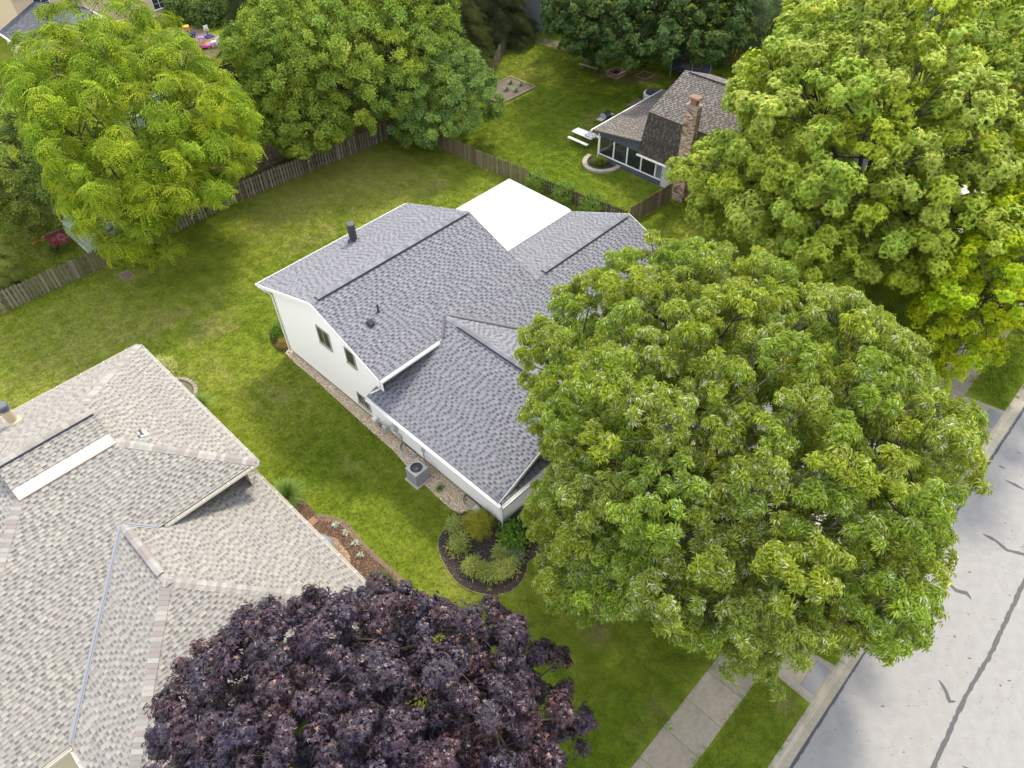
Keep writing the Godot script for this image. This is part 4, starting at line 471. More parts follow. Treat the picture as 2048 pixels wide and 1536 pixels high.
const CLUMPS_AMUR := [27.6,9.8,-46.4,0.94,28.7,8.1,-43.3,1.20,23.2,7.1,-44.9,1.12,33.1,8.9,-48.4,1.02,29.7,7.7,-41.1,1.25,27.0,9.4,-42.6,1.32,30.1,9.2,-40.2,0.97,29.0,7.1,-38.5,1.09,26.5,5.8,-42.5,1.32,33.2,8.0,-42.0,1.30,23.8,7.3,-48.4,1.36,25.4,8.1,-45.1,1.43,37.5,8.0,-43.5,0.94,24.3,7.9,-41.4,1.31,26.0,7.0,-40.5,0.93,28.2,8.6,-50.9,0.93,25.6,7.1,-50.7,0.99,31.8,9.1,-45.1,1.11,27.1,7.4,-43.0,0.96,26.2,9.6,-44.1,1.00,29.9,9.7,-44.5,0.92,33.0,3.6,-41.4,1.12,26.4,4.9,-41.3,0.55,22.8,6.8,-42.3,1.12,36.2,6.2,-42.4,1.04,26.3,9.3,-48.1,1.23,31.2,7.2,-39.3,1.38,34.7,7.9,-46.1,0.99,25.6,6.9,-44.0,0.91,35.7,7.5,-44.8,1.08,30.0,8.7,-47.2,1.38,24.5,5.6,-49.6,1.07,33.0,6.9,-39.8,1.20,24.2,7.9,-46.5,1.10,28.7,3.7,-42.0,1.41,28.0,9.4,-48.7,1.04,23.3,8.3,-44.2,0.96,28.9,6.1,-39.9,1.11,26.8,7.9,-46.4,1.13,30.0,5.4,-40.9,1.40,30.3,3.5,-39.7,0.63,32.9,8.0,-43.7,1.06,31.4,9.3,-41.8,1.49,27.1,7.9,-41.7,0.97,24.5,6.2,-46.4,1.21,33.9,9.5,-42.1,1.33,28.0,10.5,-47.7,0.85,37.1,7.0,-42.7,0.54,30.3,9.0,-50.1,1.06,27.6,5.1,-40.0,1.23,30.6,8.3,-42.9,1.05,35.6,9.1,-46.4,0.60,27.2,8.4,-45.1,0.90,24.8,9.2,-43.7,0.97,24.0,5.4,-44.7,0.79,31.2,6.0,-37.8,0.91,35.8,8.3,-42.3,1.34,29.2,9.3,-51.0,0.96,25.9,7.8,-47.6,1.02,31.5,5.9,-41.0,0.96,23.4,5.3,-46.4,0.59,31.1,10.1,-46.4,0.72,30.6,2.8,-42.0,1.29,28.3,8.6,-40.4,1.06,33.8,9.8,-44.1,0.86,29.8,9.5,-42.9,1.18,24.3,6.1,-42.5,1.03,35.8,8.9,-43.9,1.00,35.1,4.9,-41.7,1.09,25.2,8.9,-42.1,0.95,26.2,8.3,-40.5,0.92,32.3,5.6,-38.9,1.24,36.6,8.9,-45.4,0.88,26.6,6.3,-39.2,1.25,34.3,5.8,-40.4,0.79,28.7,5.9,-38.0,0.98,34.3,9.0,-47.6,0.79,26.5,7.8,-51.0,0.70,28.7,4.2,-39.3,1.05,28.5,9.2,-45.8,0.98,27.4,3.0,-40.7,0.58,34.4,7.3,-43.1,1.28,28.0,9.8,-44.1,0.90,26.9,5.1,-38.6,0.55,27.2,4.1,-42.2,0.57,22.6,7.8,-46.5,1.07,24.9,7.9,-43.1,1.05,34.4,4.1,-40.9,0.64,22.9,6.0,-45.3,0.75,24.6,4.5,-48.2,0.93,26.4,8.4,-43.7,0.99,29.7,4.8,-37.9,0.92,25.5,5.9,-41.1,1.06,28.3,6.8,-41.6,0.98,32.6,9.1,-40.6,0.92,26.1,5.3,-40.3,0.75,33.6,5.9,-41.5,0.96,24.7,9.5,-45.8,1.12,32.3,6.9,-38.1,0.67,31.2,4.7,-38.5,0.91,28.0,8.1,-49.3,1.23,24.8,8.5,-48.4,0.56,23.8,6.2,-50.4,0.53,33.7,8.0,-39.3,0.91,31.4,3.4,-40.5,0.93,29.5,10.2,-46.1,0.93,34.6,9.4,-45.9,0.56,31.0,3.7,-39.3,0.52,25.2,5.3,-43.7,0.81,22.5,6.3,-43.9,0.61,26.0,4.5,-39.0,0.58,31.9,10.4,-43.3,0.92,27.4,7.7,-39.5,1.17,28.8,2.9,-43.5,1.02,33.3,8.6,-46.8,1.08,35.8,7.0,-41.6,0.77,28.9,8.8,-41.7,0.90,34.1,7.7,-40.7,0.90,26.4,9.2,-46.2,0.90,32.0,9.3,-49.4,0.58,25.8,7.5,-41.9,0.90,23.3,8.6,-45.5,0.90,35.9,6.7,-43.6,0.90,24.4,9.1,-47.0,0.76,32.1,7.1,-41.5,0.90,25.8,7.0,-49.2,0.90,23.8,7.3,-43.5,0.90,23.0,6.7,-47.0,0.90,31.1,10.4,-44.3,0.87,33.5,8.8,-45.2,0.90,29.7,9.6,-48.6,0.90,29.9,6.2,-38.8,0.90,27.6,6.6,-40.3,0.90,32.6,9.2,-43.0,0.90,31.7,4.9,-40.2,0.90,24.7,6.4,-40.2,0.86,28.4,8.8,-47.5,0.90,34.6,8.9,-44.5,0.90,29.6,8.1,-39.4,0.90,28.1,9.7,-49.9,0.56,33.0,4.1,-47.2,1.31,29.8,6.7,-53.1,1.14,26.3,5.7,-47.1,0.91,27.1,4.8,-46.0,0.92,32.3,7.4,-47.3,1.29,33.8,4.4,-42.9,1.21,29.7,3.7,-50.9,1.31,37.9,6.3,-49.6,1.25,27.3,5.6,-44.7,1.39,27.1,6.2,-49.6,1.32,29.6,7.6,-45.8,0.97,30.3,6.7,-51.4,1.03,35.9,5.4,-50.8,1.49,33.3,2.7,-48.5,1.19,25.0,3.9,-51.7,0.82,34.1,3.7,-44.8,1.15,27.8,4.7,-50.4,1.34,30.9,3.0,-47.3,1.07,34.9,3.8,-49.3,1.29,31.0,8.4,-52.4,1.37,35.0,4.6,-52.4,1.08,35.7,3.0,-46.2,1.21,27.0,4.0,-52.6,1.15,36.5,5.1,-48.2,1.17,34.7,7.0,-52.1,1.05,30.0,2.5,-45.5,1.00,29.5,4.1,-49.2,0.98,31.6,6.9,-48.9,1.22,32.5,5.5,-43.4,0.99,30.9,6.2,-42.9,1.09,25.0,5.1,-52.9,0.66,35.1,4.5,-47.7,1.12,34.6,6.9,-48.7,1.17,34.6,6.4,-44.6,0.93,33.2,6.7,-45.4,1.00,32.6,3.7,-52.2,1.42,36.6,4.2,-44.7,1.24,30.9,5.4,-54.3,1.38,31.2,7.5,-44.6,1.03,29.6,3.9,-54.2,1.44,26.1,6.2,-45.6,0.92,36.3,5.7,-46.2,1.31,28.5,3.7,-47.2,1.32,28.1,3.4,-45.8,0.76,31.4,4.9,-51.3,1.22,33.7,2.4,-46.4,1.34,33.7,7.9,-50.8,1.03,33.8,2.8,-50.5,1.06,30.6,3.8,-43.4,1.04,32.8,5.7,-50.5,0.92,26.8,4.6,-43.4,0.75,29.5,6.5,-50.0,1.03,26.8,4.5,-48.3,1.06,29.4,6.9,-44.1,0.91,29.4,2.6,-47.9,0.90,31.9,2.5,-43.6,1.23,28.9,2.6,-49.3,0.92,32.9,7.2,-52.6,1.31,33.1,4.3,-49.7,1.42,26.9,5.9,-54.0,0.55,26.1,5.9,-51.7,1.37,28.5,3.8,-44.6,1.03,27.4,7.2,-52.7,0.68,29.3,5.4,-51.3,1.07,35.0,7.1,-50.5,1.07,37.3,7.8,-47.6,1.02,38.2,4.0,-46.8,1.50,28.0,6.9,-47.7,1.36,34.6,2.5,-47.7,0.97,27.6,6.9,-45.6,1.00,32.9,5.9,-54.2,1.28,38.0,6.4,-47.1,1.26,28.2,5.9,-53.2,1.38,28.7,4.9,-43.5,1.29,30.7,4.0,-52.8,1.03,37.2,3.3,-48.8,0.91,36.5,8.1,-49.2,0.91,32.2,4.2,-43.1,0.92,34.4,5.2,-45.5,1.02,25.5,4.8,-46.3,1.10,23.1,5.5,-47.5,0.64,37.6,4.2,-49.7,1.02,32.7,4.5,-53.7,0.99]
const CLUMPS_PALE := [29.4,1.4,-39.0,0.47,32.2,5.2,-36.5,0.90,29.8,2.1,-39.8,0.79,30.3,2.1,-37.6,0.75,30.0,4.1,-37.4,0.98,30.1,4.6,-36.0,0.93,28.7,3.7,-39.4,1.08,34.3,4.1,-36.4,0.76,30.5,5.2,-39.1,1.03,34.6,4.9,-37.6,0.87,33.5,5.4,-38.5,0.73,29.9,4.2,-40.6,0.60,31.8,3.8,-35.3,0.71,29.3,2.4,-36.9,0.70,33.8,5.8,-36.5,0.43,29.4,2.7,-40.8,0.71,30.7,6.1,-37.5,1.02,33.9,5.4,-36.0,0.46,29.6,3.2,-36.0,1.07,33.7,4.0,-35.3,0.87,33.0,5.0,-35.1,0.91,35.3,5.8,-39.6,0.68,30.4,1.4,-38.3,0.69,34.4,6.1,-39.0,0.73,35.1,2.8,-36.1,0.65,32.5,6.2,-37.4,0.82,35.4,5.3,-39.0,0.57,29.7,3.6,-38.6,0.71,28.9,4.0,-38.2,0.78,31.4,4.4,-36.0,0.79,31.9,5.4,-39.4,0.78,32.0,6.0,-38.5,0.79,35.5,3.6,-36.8,0.63,32.5,2.8,-36.1,0.81,30.6,3.1,-35.2,0.47,31.9,1.6,-37.5,0.47,31.5,5.1,-38.0,0.73,31.2,2.7,-35.7,0.41,34.3,6.2,-40.0,0.40,28.9,3.7,-37.0,0.80,34.5,3.2,-35.5,0.66,33.9,6.2,-37.2,0.43,28.8,5.1,-39.2,0.46,34.2,5.4,-40.2,0.85,33.0,1.9,-37.0,0.67,35.0,6.2,-40.3,0.40,29.9,3.0,-39.9,0.72,30.2,4.0,-39.5,0.75,28.4,2.6,-38.6,0.56,31.0,2.7,-37.0,0.74,30.2,3.4,-41.1,0.81,32.9,4.4,-36.1,0.72,31.3,3.2,-35.0,0.51,30.7,4.4,-41.0,0.52,31.8,2.2,-36.6,0.53,29.5,5.1,-39.8,0.50,29.3,5.5,-39.2,0.42,29.4,5.3,-37.5,0.88,33.2,6.5,-38.5,0.79,30.7,3.7,-36.3,0.70,35.4,4.6,-38.2,0.58,34.3,4.8,-35.8,0.48,29.1,3.1,-37.9,0.70,30.7,4.9,-40.2,0.58,31.2,5.6,-36.0,0.70,33.9,4.0,-42.0,0.71,34.2,2.1,-38.5,0.71,32.4,4.0,-41.4,0.86,35.9,2.6,-37.8,0.74,31.9,3.9,-37.2,0.82,32.9,2.2,-42.1,0.90,33.9,3.4,-40.7,0.89,29.4,3.6,-40.6,0.48,31.1,3.6,-42.0,0.72,34.2,2.0,-36.9,0.79,33.5,4.5,-40.3,0.84,36.6,2.6,-40.1,0.77,35.0,3.6,-38.4,0.72,31.4,3.6,-40.8,0.71,34.8,2.7,-37.4,0.70,35.7,2.7,-41.7,0.81,34.2,1.0,-40.3,0.75,36.5,3.9,-39.9,0.93,34.5,2.1,-40.7,0.77,35.6,2.2,-39.7,0.82,30.8,2.7,-39.1,0.83,35.5,2.0,-36.7,0.45,35.5,4.6,-40.8,0.85,33.0,2.1,-38.8,0.82,31.3,3.5,-38.1,0.92,33.4,4.3,-37.0,0.78,35.1,4.2,-39.7,0.79,34.1,2.6,-41.9,0.80,32.4,1.5,-40.9,0.98,30.9,1.7,-41.6,0.87,31.7,1.0,-39.5,1.08,33.8,4.5,-39.0,0.96,33.0,3.6,-42.6,0.64,32.0,4.5,-40.1,1.07,32.1,2.6,-40.4,0.78,35.3,3.4,-40.8,0.90]
const CLUMPS_LOW := [23.2,5.0,-43.0,1.05,23.1,3.9,-42.2,0.85,23.9,4.8,-41.3,0.76,23.0,5.7,-45.2,0.59,21.6,5.4,-44.9,0.71,24.2,5.6,-44.8,0.73,21.4,3.1,-43.5,1.01,24.6,5.7,-43.2,1.00,22.2,2.7,-42.1,0.58,23.2,5.8,-44.1,0.75,23.2,3.6,-40.6,0.90,25.3,3.8,-41.3,0.75,22.0,4.6,-45.8,0.47,23.1,4.8,-46.4,0.75,21.6,3.8,-42.3,0.91,22.2,4.7,-46.7,0.44,21.7,5.0,-43.1,0.93,25.4,5.1,-45.4,0.61,22.9,4.8,-41.1,0.71,22.8,2.3,-42.9,0.83,23.7,6.3,-43.4,0.53,20.5,3.6,-42.7,0.52,24.2,2.6,-41.8,0.85,23.7,2.8,-40.8,0.56,23.7,5.3,-46.5,0.39,25.5,2.4,-42.6,0.99,22.4,5.9,-44.8,0.50,23.3,6.0,-42.4,0.88,22.4,2.8,-41.4,0.50,25.4,4.9,-41.7,0.39,24.4,1.8,-42.6,0.66,21.7,3.1,-41.3,0.43,25.6,2.8,-41.6,0.46,24.6,3.3,-40.6,0.65,21.7,4.2,-43.8,0.56,25.9,4.4,-42.8,0.59,24.7,4.7,-42.5,0.85,25.5,5.5,-44.1,0.39,22.4,5.3,-41.7,0.71,22.1,4.1,-41.2,0.85,24.7,4.2,-40.6,0.70,24.2,3.6,-42.0,0.75,23.1,2.3,-41.9,0.49,21.8,6.0,-44.3,0.51,21.5,4.8,-44.4,0.42,23.5,1.7,-43.0,0.47,26.2,4.4,-43.7,0.53,25.5,5.1,-43.5,0.63,26.0,3.5,-42.8,0.70,22.3,4.9,-44.1,0.70,25.6,4.9,-42.3,0.42,26.1,4.9,-44.9,0.49,26.4,2.9,-42.6,0.44,22.6,1.8,-43.6,0.40,25.0,4.8,-41.0,0.46,24.4,2.5,-46.2,0.78,23.2,2.0,-45.0,1.09,25.8,4.1,-44.6,0.88,26.3,2.9,-45.5,1.00,22.1,2.6,-44.6,0.74,24.1,4.6,-44.1,0.95,24.9,3.5,-46.7,0.72,24.6,2.1,-44.9,0.73,24.2,2.4,-48.0,0.95,26.2,2.9,-47.3,0.89,26.3,3.4,-43.7,0.70,23.0,2.8,-46.4,0.70,25.2,1.5,-43.3,0.86,24.2,5.0,-47.0,0.52,24.4,1.3,-45.9,0.84,26.8,2.1,-44.6,0.79,24.7,5.1,-46.5,0.43,22.3,3.9,-44.4,0.72,22.6,4.0,-45.9,0.76,25.4,3.7,-48.1,0.72,23.5,3.5,-48.3,1.03,24.9,4.0,-43.3,0.78,26.4,1.8,-46.7,1.09,23.4,4.5,-45.2,0.78,26.6,1.5,-43.8,0.64,24.0,4.1,-46.5,0.80,24.4,1.1,-44.5,0.92,25.1,1.8,-46.5,0.70,26.1,4.2,-46.7,0.92,24.5,4.6,-45.5,0.73]
const CLUMPS_DARK := [47.4,7.6,-31.2,1.02,48.6,5.2,-27.4,1.00,48.6,7.6,-33.1,1.47,46.6,8.2,-34.2,1.17,48.9,5.7,-29.9,1.36,56.2,6.5,-30.2,1.26,45.0,6.6,-34.1,0.94,47.4,4.5,-30.5,1.01,46.9,7.4,-29.3,0.99,56.9,7.2,-34.0,1.23,54.0,6.4,-28.7,0.95,50.3,6.8,-29.5,1.16,47.8,7.2,-36.0,1.17,43.4,7.2,-34.2,1.21,51.8,8.7,-34.0,0.59,46.5,7.4,-32.6,1.17,47.2,4.9,-27.9,0.88,44.1,5.3,-30.9,1.43,47.2,6.6,-38.3,1.02,46.5,8.9,-37.6,0.78,44.4,6.5,-32.7,1.03,47.9,5.2,-41.4,0.93,45.7,6.9,-35.6,1.34,46.6,6.3,-28.4,1.14,47.3,8.5,-39.0,0.76,42.3,6.0,-33.6,1.02,46.0,6.2,-33.3,0.99,44.7,5.7,-28.4,0.58,42.3,5.2,-34.4,0.73,44.2,7.7,-38.6,0.93,44.4,5.6,-36.1,1.01,58.5,7.7,-31.8,0.57,48.6,7.5,-28.9,1.43,45.8,4.6,-30.7,0.83,43.0,5.9,-35.4,0.96,44.2,8.0,-35.4,1.01,48.2,7.3,-39.6,1.39,45.8,6.4,-40.0,1.10,50.7,8.1,-37.8,0.56,50.7,7.9,-35.8,1.21,50.5,7.0,-42.2,0.93,45.2,4.1,-34.3,1.28,45.8,6.4,-30.8,1.47,46.4,4.2,-32.1,1.29,49.2,7.0,-30.9,1.20,53.0,7.2,-30.7,1.12,46.5,3.3,-38.2,1.24,48.6,6.2,-42.7,0.65,50.4,7.1,-39.6,1.29,43.7,6.6,-38.1,1.07,50.7,8.7,-29.9,1.41,51.6,8.2,-31.9,1.04,54.1,8.2,-29.6,1.05,52.7,7.9,-37.0,0.58,47.8,8.3,-37.2,1.00,50.3,5.9,-27.1,0.93,42.6,5.9,-36.7,0.79,52.7,8.4,-34.7,0.51,51.4,6.1,-28.0,1.01,50.1,4.8,-28.0,1.09,52.8,3.3,-28.8,0.72,51.6,7.6,-28.0,1.18,52.1,4.9,-29.3,1.10,52.5,6.5,-29.0,0.99,48.6,8.5,-38.1,0.55,44.6,7.9,-32.4,1.09,51.4,4.0,-28.3,1.07,47.8,9.2,-33.8,0.94,49.9,3.7,-30.0,1.18,57.7,6.8,-31.0,0.97,46.5,4.1,-40.2,0.80,44.2,8.1,-37.1,0.94,45.3,4.1,-36.3,1.02,53.7,7.6,-33.3,1.22,53.2,8.6,-31.9,0.99,53.0,8.0,-35.9,0.62,49.5,3.9,-28.5,0.60,47.4,5.1,-26.4,0.54,45.6,6.8,-37.3,1.08,51.5,9.2,-31.3,0.83,54.4,4.1,-28.6,0.54,44.1,5.1,-34.8,0.91,46.1,8.7,-35.8,1.20,51.3,7.8,-38.6,0.68,43.1,7.3,-36.1,1.10,51.6,3.0,-29.6,0.74,50.4,7.5,-33.1,0.99,49.5,8.4,-34.5,1.08,54.1,7.9,-35.3,0.64,47.3,9.2,-35.3,0.82,47.2,6.6,-33.9,0.97,50.9,5.1,-26.9,0.55,50.1,8.6,-31.4,0.95,49.8,6.5,-26.2,0.58,55.4,8.1,-31.5,1.18,51.1,9.0,-33.2,0.61,45.4,5.0,-39.7,0.62,43.3,4.6,-35.4,0.60,48.2,8.9,-36.2,0.76,47.6,6.0,-26.6,0.91,47.6,2.6,-34.9,0.98,48.2,7.7,-41.5,0.82,54.2,5.1,-28.6,0.86,49.3,8.6,-36.3,0.73,43.1,6.4,-31.5,1.01,49.5,8.2,-38.3,0.76,52.4,8.5,-29.6,0.90,53.8,7.7,-28.6,0.57,51.0,6.8,-26.9,0.72,45.8,5.2,-37.3,1.30,50.0,7.8,-27.9,1.03,43.9,5.6,-29.3,0.76,46.9,5.7,-31.9,1.08,52.7,6.0,-27.6,0.52,54.7,6.8,-31.0,0.93,51.9,8.3,-35.7,0.59,46.0,5.1,-29.6,0.75,48.9,8.7,-30.7,0.96,46.5,7.5,-39.8,0.91,48.4,4.2,-28.4,0.53,45.9,5.5,-34.6,1.00,49.5,6.2,-41.9,1.02,55.6,7.2,-35.6,0.97,52.2,8.8,-33.0,0.64,43.5,5.0,-33.5,0.98,50.0,8.3,-37.0,0.77,47.7,4.9,-29.2,0.99,49.3,9.1,-32.9,1.14,57.5,8.0,-31.2,0.72,45.2,5.2,-33.0,0.90,46.9,4.6,-41.1,0.65,45.0,7.7,-33.8,0.90,55.6,8.0,-33.0,0.71,47.6,5.9,-40.1,0.90,52.2,7.0,-40.5,0.90,54.6,5.7,-29.7,0.90,53.7,3.9,-29.5,0.90,43.0,4.9,-36.3,0.58,44.4,4.5,-32.3,0.90,49.5,6.6,-27.9,0.90,49.0,7.7,-37.0,0.90,42.4,5.1,-32.0,0.53,56.9,6.8,-32.6,0.90,48.7,9.2,-35.0,0.51,52.8,9.0,-30.7,0.89,55.8,5.2,-29.9,0.90,46.9,8.5,-40.0,0.54,51.4,7.0,-31.0,0.90,44.8,4.8,-38.7,0.78,44.1,5.3,-38.1,0.82,55.1,4.5,-28.9,0.56,47.9,8.6,-31.9,0.90,44.9,6.3,-29.3,0.90,45.9,6.3,-38.6,0.90,57.4,3.0,-40.4,1.20,49.5,3.4,-43.5,0.62,49.7,1.7,-39.7,1.13,54.0,3.7,-32.3,0.94,54.0,5.1,-42.7,1.16,56.1,5.8,-38.1,0.99,51.4,4.3,-31.8,1.12,47.3,4.5,-37.4,1.14,51.6,5.5,-40.2,1.20,50.6,3.0,-34.3,0.96,49.3,3.5,-39.5,1.14,55.3,2.2,-33.1,0.91,53.0,6.6,-38.3,1.27,47.4,5.1,-35.9,1.15,58.6,5.1,-40.3,1.45,57.2,2.1,-37.7,1.34,54.5,5.8,-44.3,0.78,58.6,3.9,-31.5,0.93,56.3,5.8,-35.5,1.45,53.5,5.6,-40.7,1.29,56.1,5.0,-42.7,1.48,51.0,3.1,-41.3,1.17,59.9,5.6,-36.1,1.13,55.0,3.9,-37.8,1.06,51.9,6.7,-34.7,1.47,56.0,3.8,-39.3,1.07,52.6,3.4,-40.6,0.97,53.6,4.8,-31.5,1.03,56.6,3.6,-37.4,0.94,59.3,4.2,-33.4,0.97,56.4,1.7,-39.6,1.43,48.8,3.2,-32.9,1.06,50.0,2.9,-36.2,1.14,52.3,7.7,-38.6,0.51,56.2,5.2,-32.5,1.25,52.4,2.9,-37.8,0.95,54.2,2.8,-39.4,1.45,60.3,4.8,-38.4,0.97,56.8,6.6,-37.0,1.20,48.4,3.8,-35.7,1.07,52.0,3.5,-39.2,1.10,52.7,1.9,-36.6,1.02,56.9,2.6,-32.4,1.01,54.7,1.8,-41.8,1.24,53.2,3.9,-45.1,1.02,58.1,5.5,-32.6,1.38,47.1,4.9,-33.7,1.02,59.1,2.8,-39.3,1.50,56.8,3.8,-30.9,1.13,56.8,4.9,-40.1,1.04,48.4,5.2,-32.6,0.93,55.0,3.2,-36.2,1.36,54.5,7.1,-38.4,0.76,49.9,4.8,-39.6,1.01,49.2,3.0,-34.3,0.97,57.3,4.0,-33.4,1.47,58.6,2.3,-35.0,1.41,49.1,3.3,-37.5,1.18,57.0,1.6,-34.3,0.96,48.4,6.3,-37.1,1.10,54.3,3.3,-33.8,1.30,57.4,6.1,-39.5,0.96,54.9,3.6,-44.3,0.95,50.9,5.7,-42.3,0.93,53.6,6.4,-42.3,0.84,49.6,4.4,-32.0,0.97,53.0,6.0,-44.8,0.88,59.9,6.2,-38.0,0.52,51.6,6.7,-36.6,1.23,57.0,2.7,-42.3,1.28,54.4,2.0,-30.4,0.87,55.9,4.3,-35.2,1.08,52.2,5.6,-43.2,1.12,48.0,2.7,-38.8,0.98,54.9,6.3,-36.8,1.33,52.4,6.9,-42.0,0.57,54.4,2.0,-37.3,1.09,47.7,3.4,-32.3,0.59,49.5,5.9,-43.4,0.70,50.6,2.5,-38.4,1.46,51.8,6.5,-44.1,0.64,46.5,3.0,-36.1,0.67,52.6,1.6,-34.6,0.96,54.2,6.2,-33.6,0.98,52.5,4.1,-43.4,1.16,50.5,1.9,-42.6,0.93,58.3,5.9,-34.2,0.93,59.9,6.7,-32.5,1.32,52.2,1.7,-42.5,1.01,58.8,6.8,-36.0,0.62,58.7,6.0,-38.2,1.14,59.7,4.0,-36.0,1.39,52.8,2.1,-32.7,0.87,54.8,4.8,-39.7,1.41,49.7,6.3,-38.1,1.14,61.1,4.3,-33.5,1.37,54.7,3.8,-42.5,1.18]
const CLUMPS_GREY := [55.4,5.2,-26.8,1.03,56.7,4.6,-27.1,1.06,57.3,3.5,-26.5,0.95,58.7,6.5,-28.7,0.54,57.0,6.8,-29.0,0.63,56.7,6.1,-25.7,1.03,55.1,4.5,-28.5,0.56,55.4,5.9,-28.9,0.61,57.6,5.6,-30.0,0.83,57.9,6.5,-26.8,1.02,56.4,3.6,-28.4,1.12,56.6,5.1,-29.3,0.87,58.8,6.2,-29.9,0.68,55.1,3.0,-27.5,0.45,56.6,6.0,-29.8,0.46,55.1,3.6,-26.6,0.93,56.2,4.5,-25.6,1.26,57.3,5.9,-28.1,1.01,59.3,5.9,-30.8,0.66,58.8,6.7,-27.7,0.64,57.2,7.2,-27.5,0.52,56.0,3.2,-26.2,0.48,57.7,6.6,-29.8,0.47,55.7,2.8,-27.8,0.48,56.5,2.7,-27.4,0.61,57.9,4.7,-25.7,0.86,55.5,6.0,-27.8,0.87,59.8,6.6,-27.4,0.48,58.8,5.7,-26.5,0.67,56.9,2.8,-26.7,0.45,55.7,4.8,-29.0,0.46,57.9,2.1,-28.6,0.75,56.0,6.0,-29.4,0.46,56.5,3.3,-25.7,0.46,58.3,3.7,-25.8,0.47,56.3,6.7,-29.8,0.48,58.1,6.8,-28.4,0.50,56.6,6.3,-26.9,0.80,56.8,2.6,-28.5,0.47,56.0,5.2,-28.2,0.80,56.6,4.2,-29.4,0.44,57.8,2.3,-27.2,0.48,62.4,2.4,-28.4,0.95,59.9,2.0,-28.8,0.96,59.7,2.1,-30.3,0.87,60.3,2.9,-26.7,0.58,60.7,3.7,-31.1,1.19,62.9,3.0,-30.5,1.24,62.6,1.5,-30.3,1.09,63.8,4.0,-28.8,0.74,59.8,5.7,-28.0,1.22,58.8,4.9,-30.0,0.87,60.9,1.9,-30.9,0.99,64.1,3.0,-29.1,0.88,58.8,3.9,-30.5,0.74,62.2,3.2,-27.6,0.70,60.6,5.3,-29.9,1.25,59.4,3.7,-26.2,0.75,62.4,5.0,-28.9,1.12,60.3,5.5,-31.5,0.66,59.0,2.3,-27.0,0.77,59.8,4.4,-31.4,0.49,61.0,3.0,-29.5,1.27,61.1,3.4,-27.0,0.72,59.2,4.5,-31.0,0.52,58.5,5.0,-27.4,0.99,59.1,3.0,-30.6,0.53]

func _ready() -> void:
	rng.seed = 20240611
	# ---- camera: a drone 27 m up, looking down across the roofs ----
	var cam := Camera3D.new()
	cam.name = "camera"
	add_child(cam)
	var yaw := deg_to_rad(45.016)
	var pitch := deg_to_rad(46.513)
	var roll := deg_to_rad(-1.4695)
	var fwd := Vector3(sin(yaw) * cos(pitch), -sin(pitch), -cos(yaw) * cos(pitch))
	var right := Vector3(cos(yaw), 0, sin(yaw))
	var upv := right.cross(fwd)
	var r2 := right * cos(roll) + upv * sin(roll)
	var u2 := upv * cos(roll) - right * sin(roll)
	cam.transform = Transform3D(Basis(r2, u2, -fwd), Vector3(0, 27, 0))
	cam.fov = 55.31
	cam.far = 600.0
	cam.current = true
	# ---- bright, thinly clouded sky ----
	var env := Environment.new()
	env.background_mode = Environment.BG_SKY
	var sky := Sky.new()
	var sm := ProceduralSkyMaterial.new()
	sm.sky_top_color = Color(0.89, 0.91, 0.945)
	sm.sky_horizon_color = Color(0.96, 0.955, 0.94)
	sm.sky_curve = 0.2
	sm.ground_horizon_color = Color(0.72, 0.76, 0.74)
	sm.ground_bottom_color = Color(0.35, 0.40, 0.28)
	sm.sun_angle_max = 8.0
	sky.sky_material = sm
	env.sky = sky
	env.background_energy_multiplier = SKY_ENERGY
	env.tonemap_mode = Environment.TONE_MAPPER_LINEAR
	env.tonemap_exposure = EXPOSURE
	env.sdfgi_enabled = true
	env.ssao_enabled = true
	env.ssil_enabled = true
	var we := WorldEnvironment.new()
	we.name = "environment"
	we.environment = env
	add_child(we)
	# ---- soft sun, high beyond the houses ----
	var sun := DirectionalLight3D.new()
	sun.name = "sun"
	sun.light_energy = SUN_ENERGY
	sun.light_angular_distance = 10.0
	sun.light_color = Color(1.0, 0.95, 0.86)
	sun.shadow_enabled = true
	add_child(sun)
	sun.look_at_from_position(SUN_FROM * 100.0, Vector3.ZERO, UP)
	lawn_noise.seed = 3; lawn_noise.frequency = 0.16; lawn_noise.fractal_octaves = 3
	lawn_noise2.seed = 9; lawn_noise2.frequency = 0.055; lawn_noise2.fractal_octaves = 2
	lawn_noise3.seed = 21; lawn_noise3.frequency = 0.9; lawn_noise3.fractal_octaves = 2
	make_materials()
	make_ground()
	make_street()
	print("ground done ", Time.get_ticks_msec())
	make_white_house()
	make_tan_house()
	make_gambrel_house()
	make_far_houses()
	print("houses done ", Time.get_ticks_msec())
	make_fences()
	make_beds()
	make_trees()
	print("trees done ", Time.get_ticks_msec())
	make_yard_things()
	make_far_things()
	make_grass()
	print("all done ", Time.get_ticks_msec())

const WORN := [[10.75, -6.6, 0.7, 0.5, 0.85], [9.7, -33.2, 2.0, 1.2, 0.5], [8.4, -35.8, 2.2, 0.9, 0.4], [9.5, -26.1, 0.5, 1.6, 0.45], [13.5, -0.15, 0.5, 0.45, 0.6], [9.5, -3.3, 0.9, 0.5, 0.35], [18.4, -36.1, 2.2, 1.1, 0.4], [27.4, -34.8, 2.0, 0.8, 0.4], [42.3, -33.1, 2.0, 0.7, 0.4], [9.3, -20.0, 0.4, 0.9, 0.35]]
const SKY_ENERGY := 0.68
const EXPOSURE := 3.45
const SUN_ENERGY := 0.5
const SUN_FROM := Vector3(0.58, 0.84, -0.20)

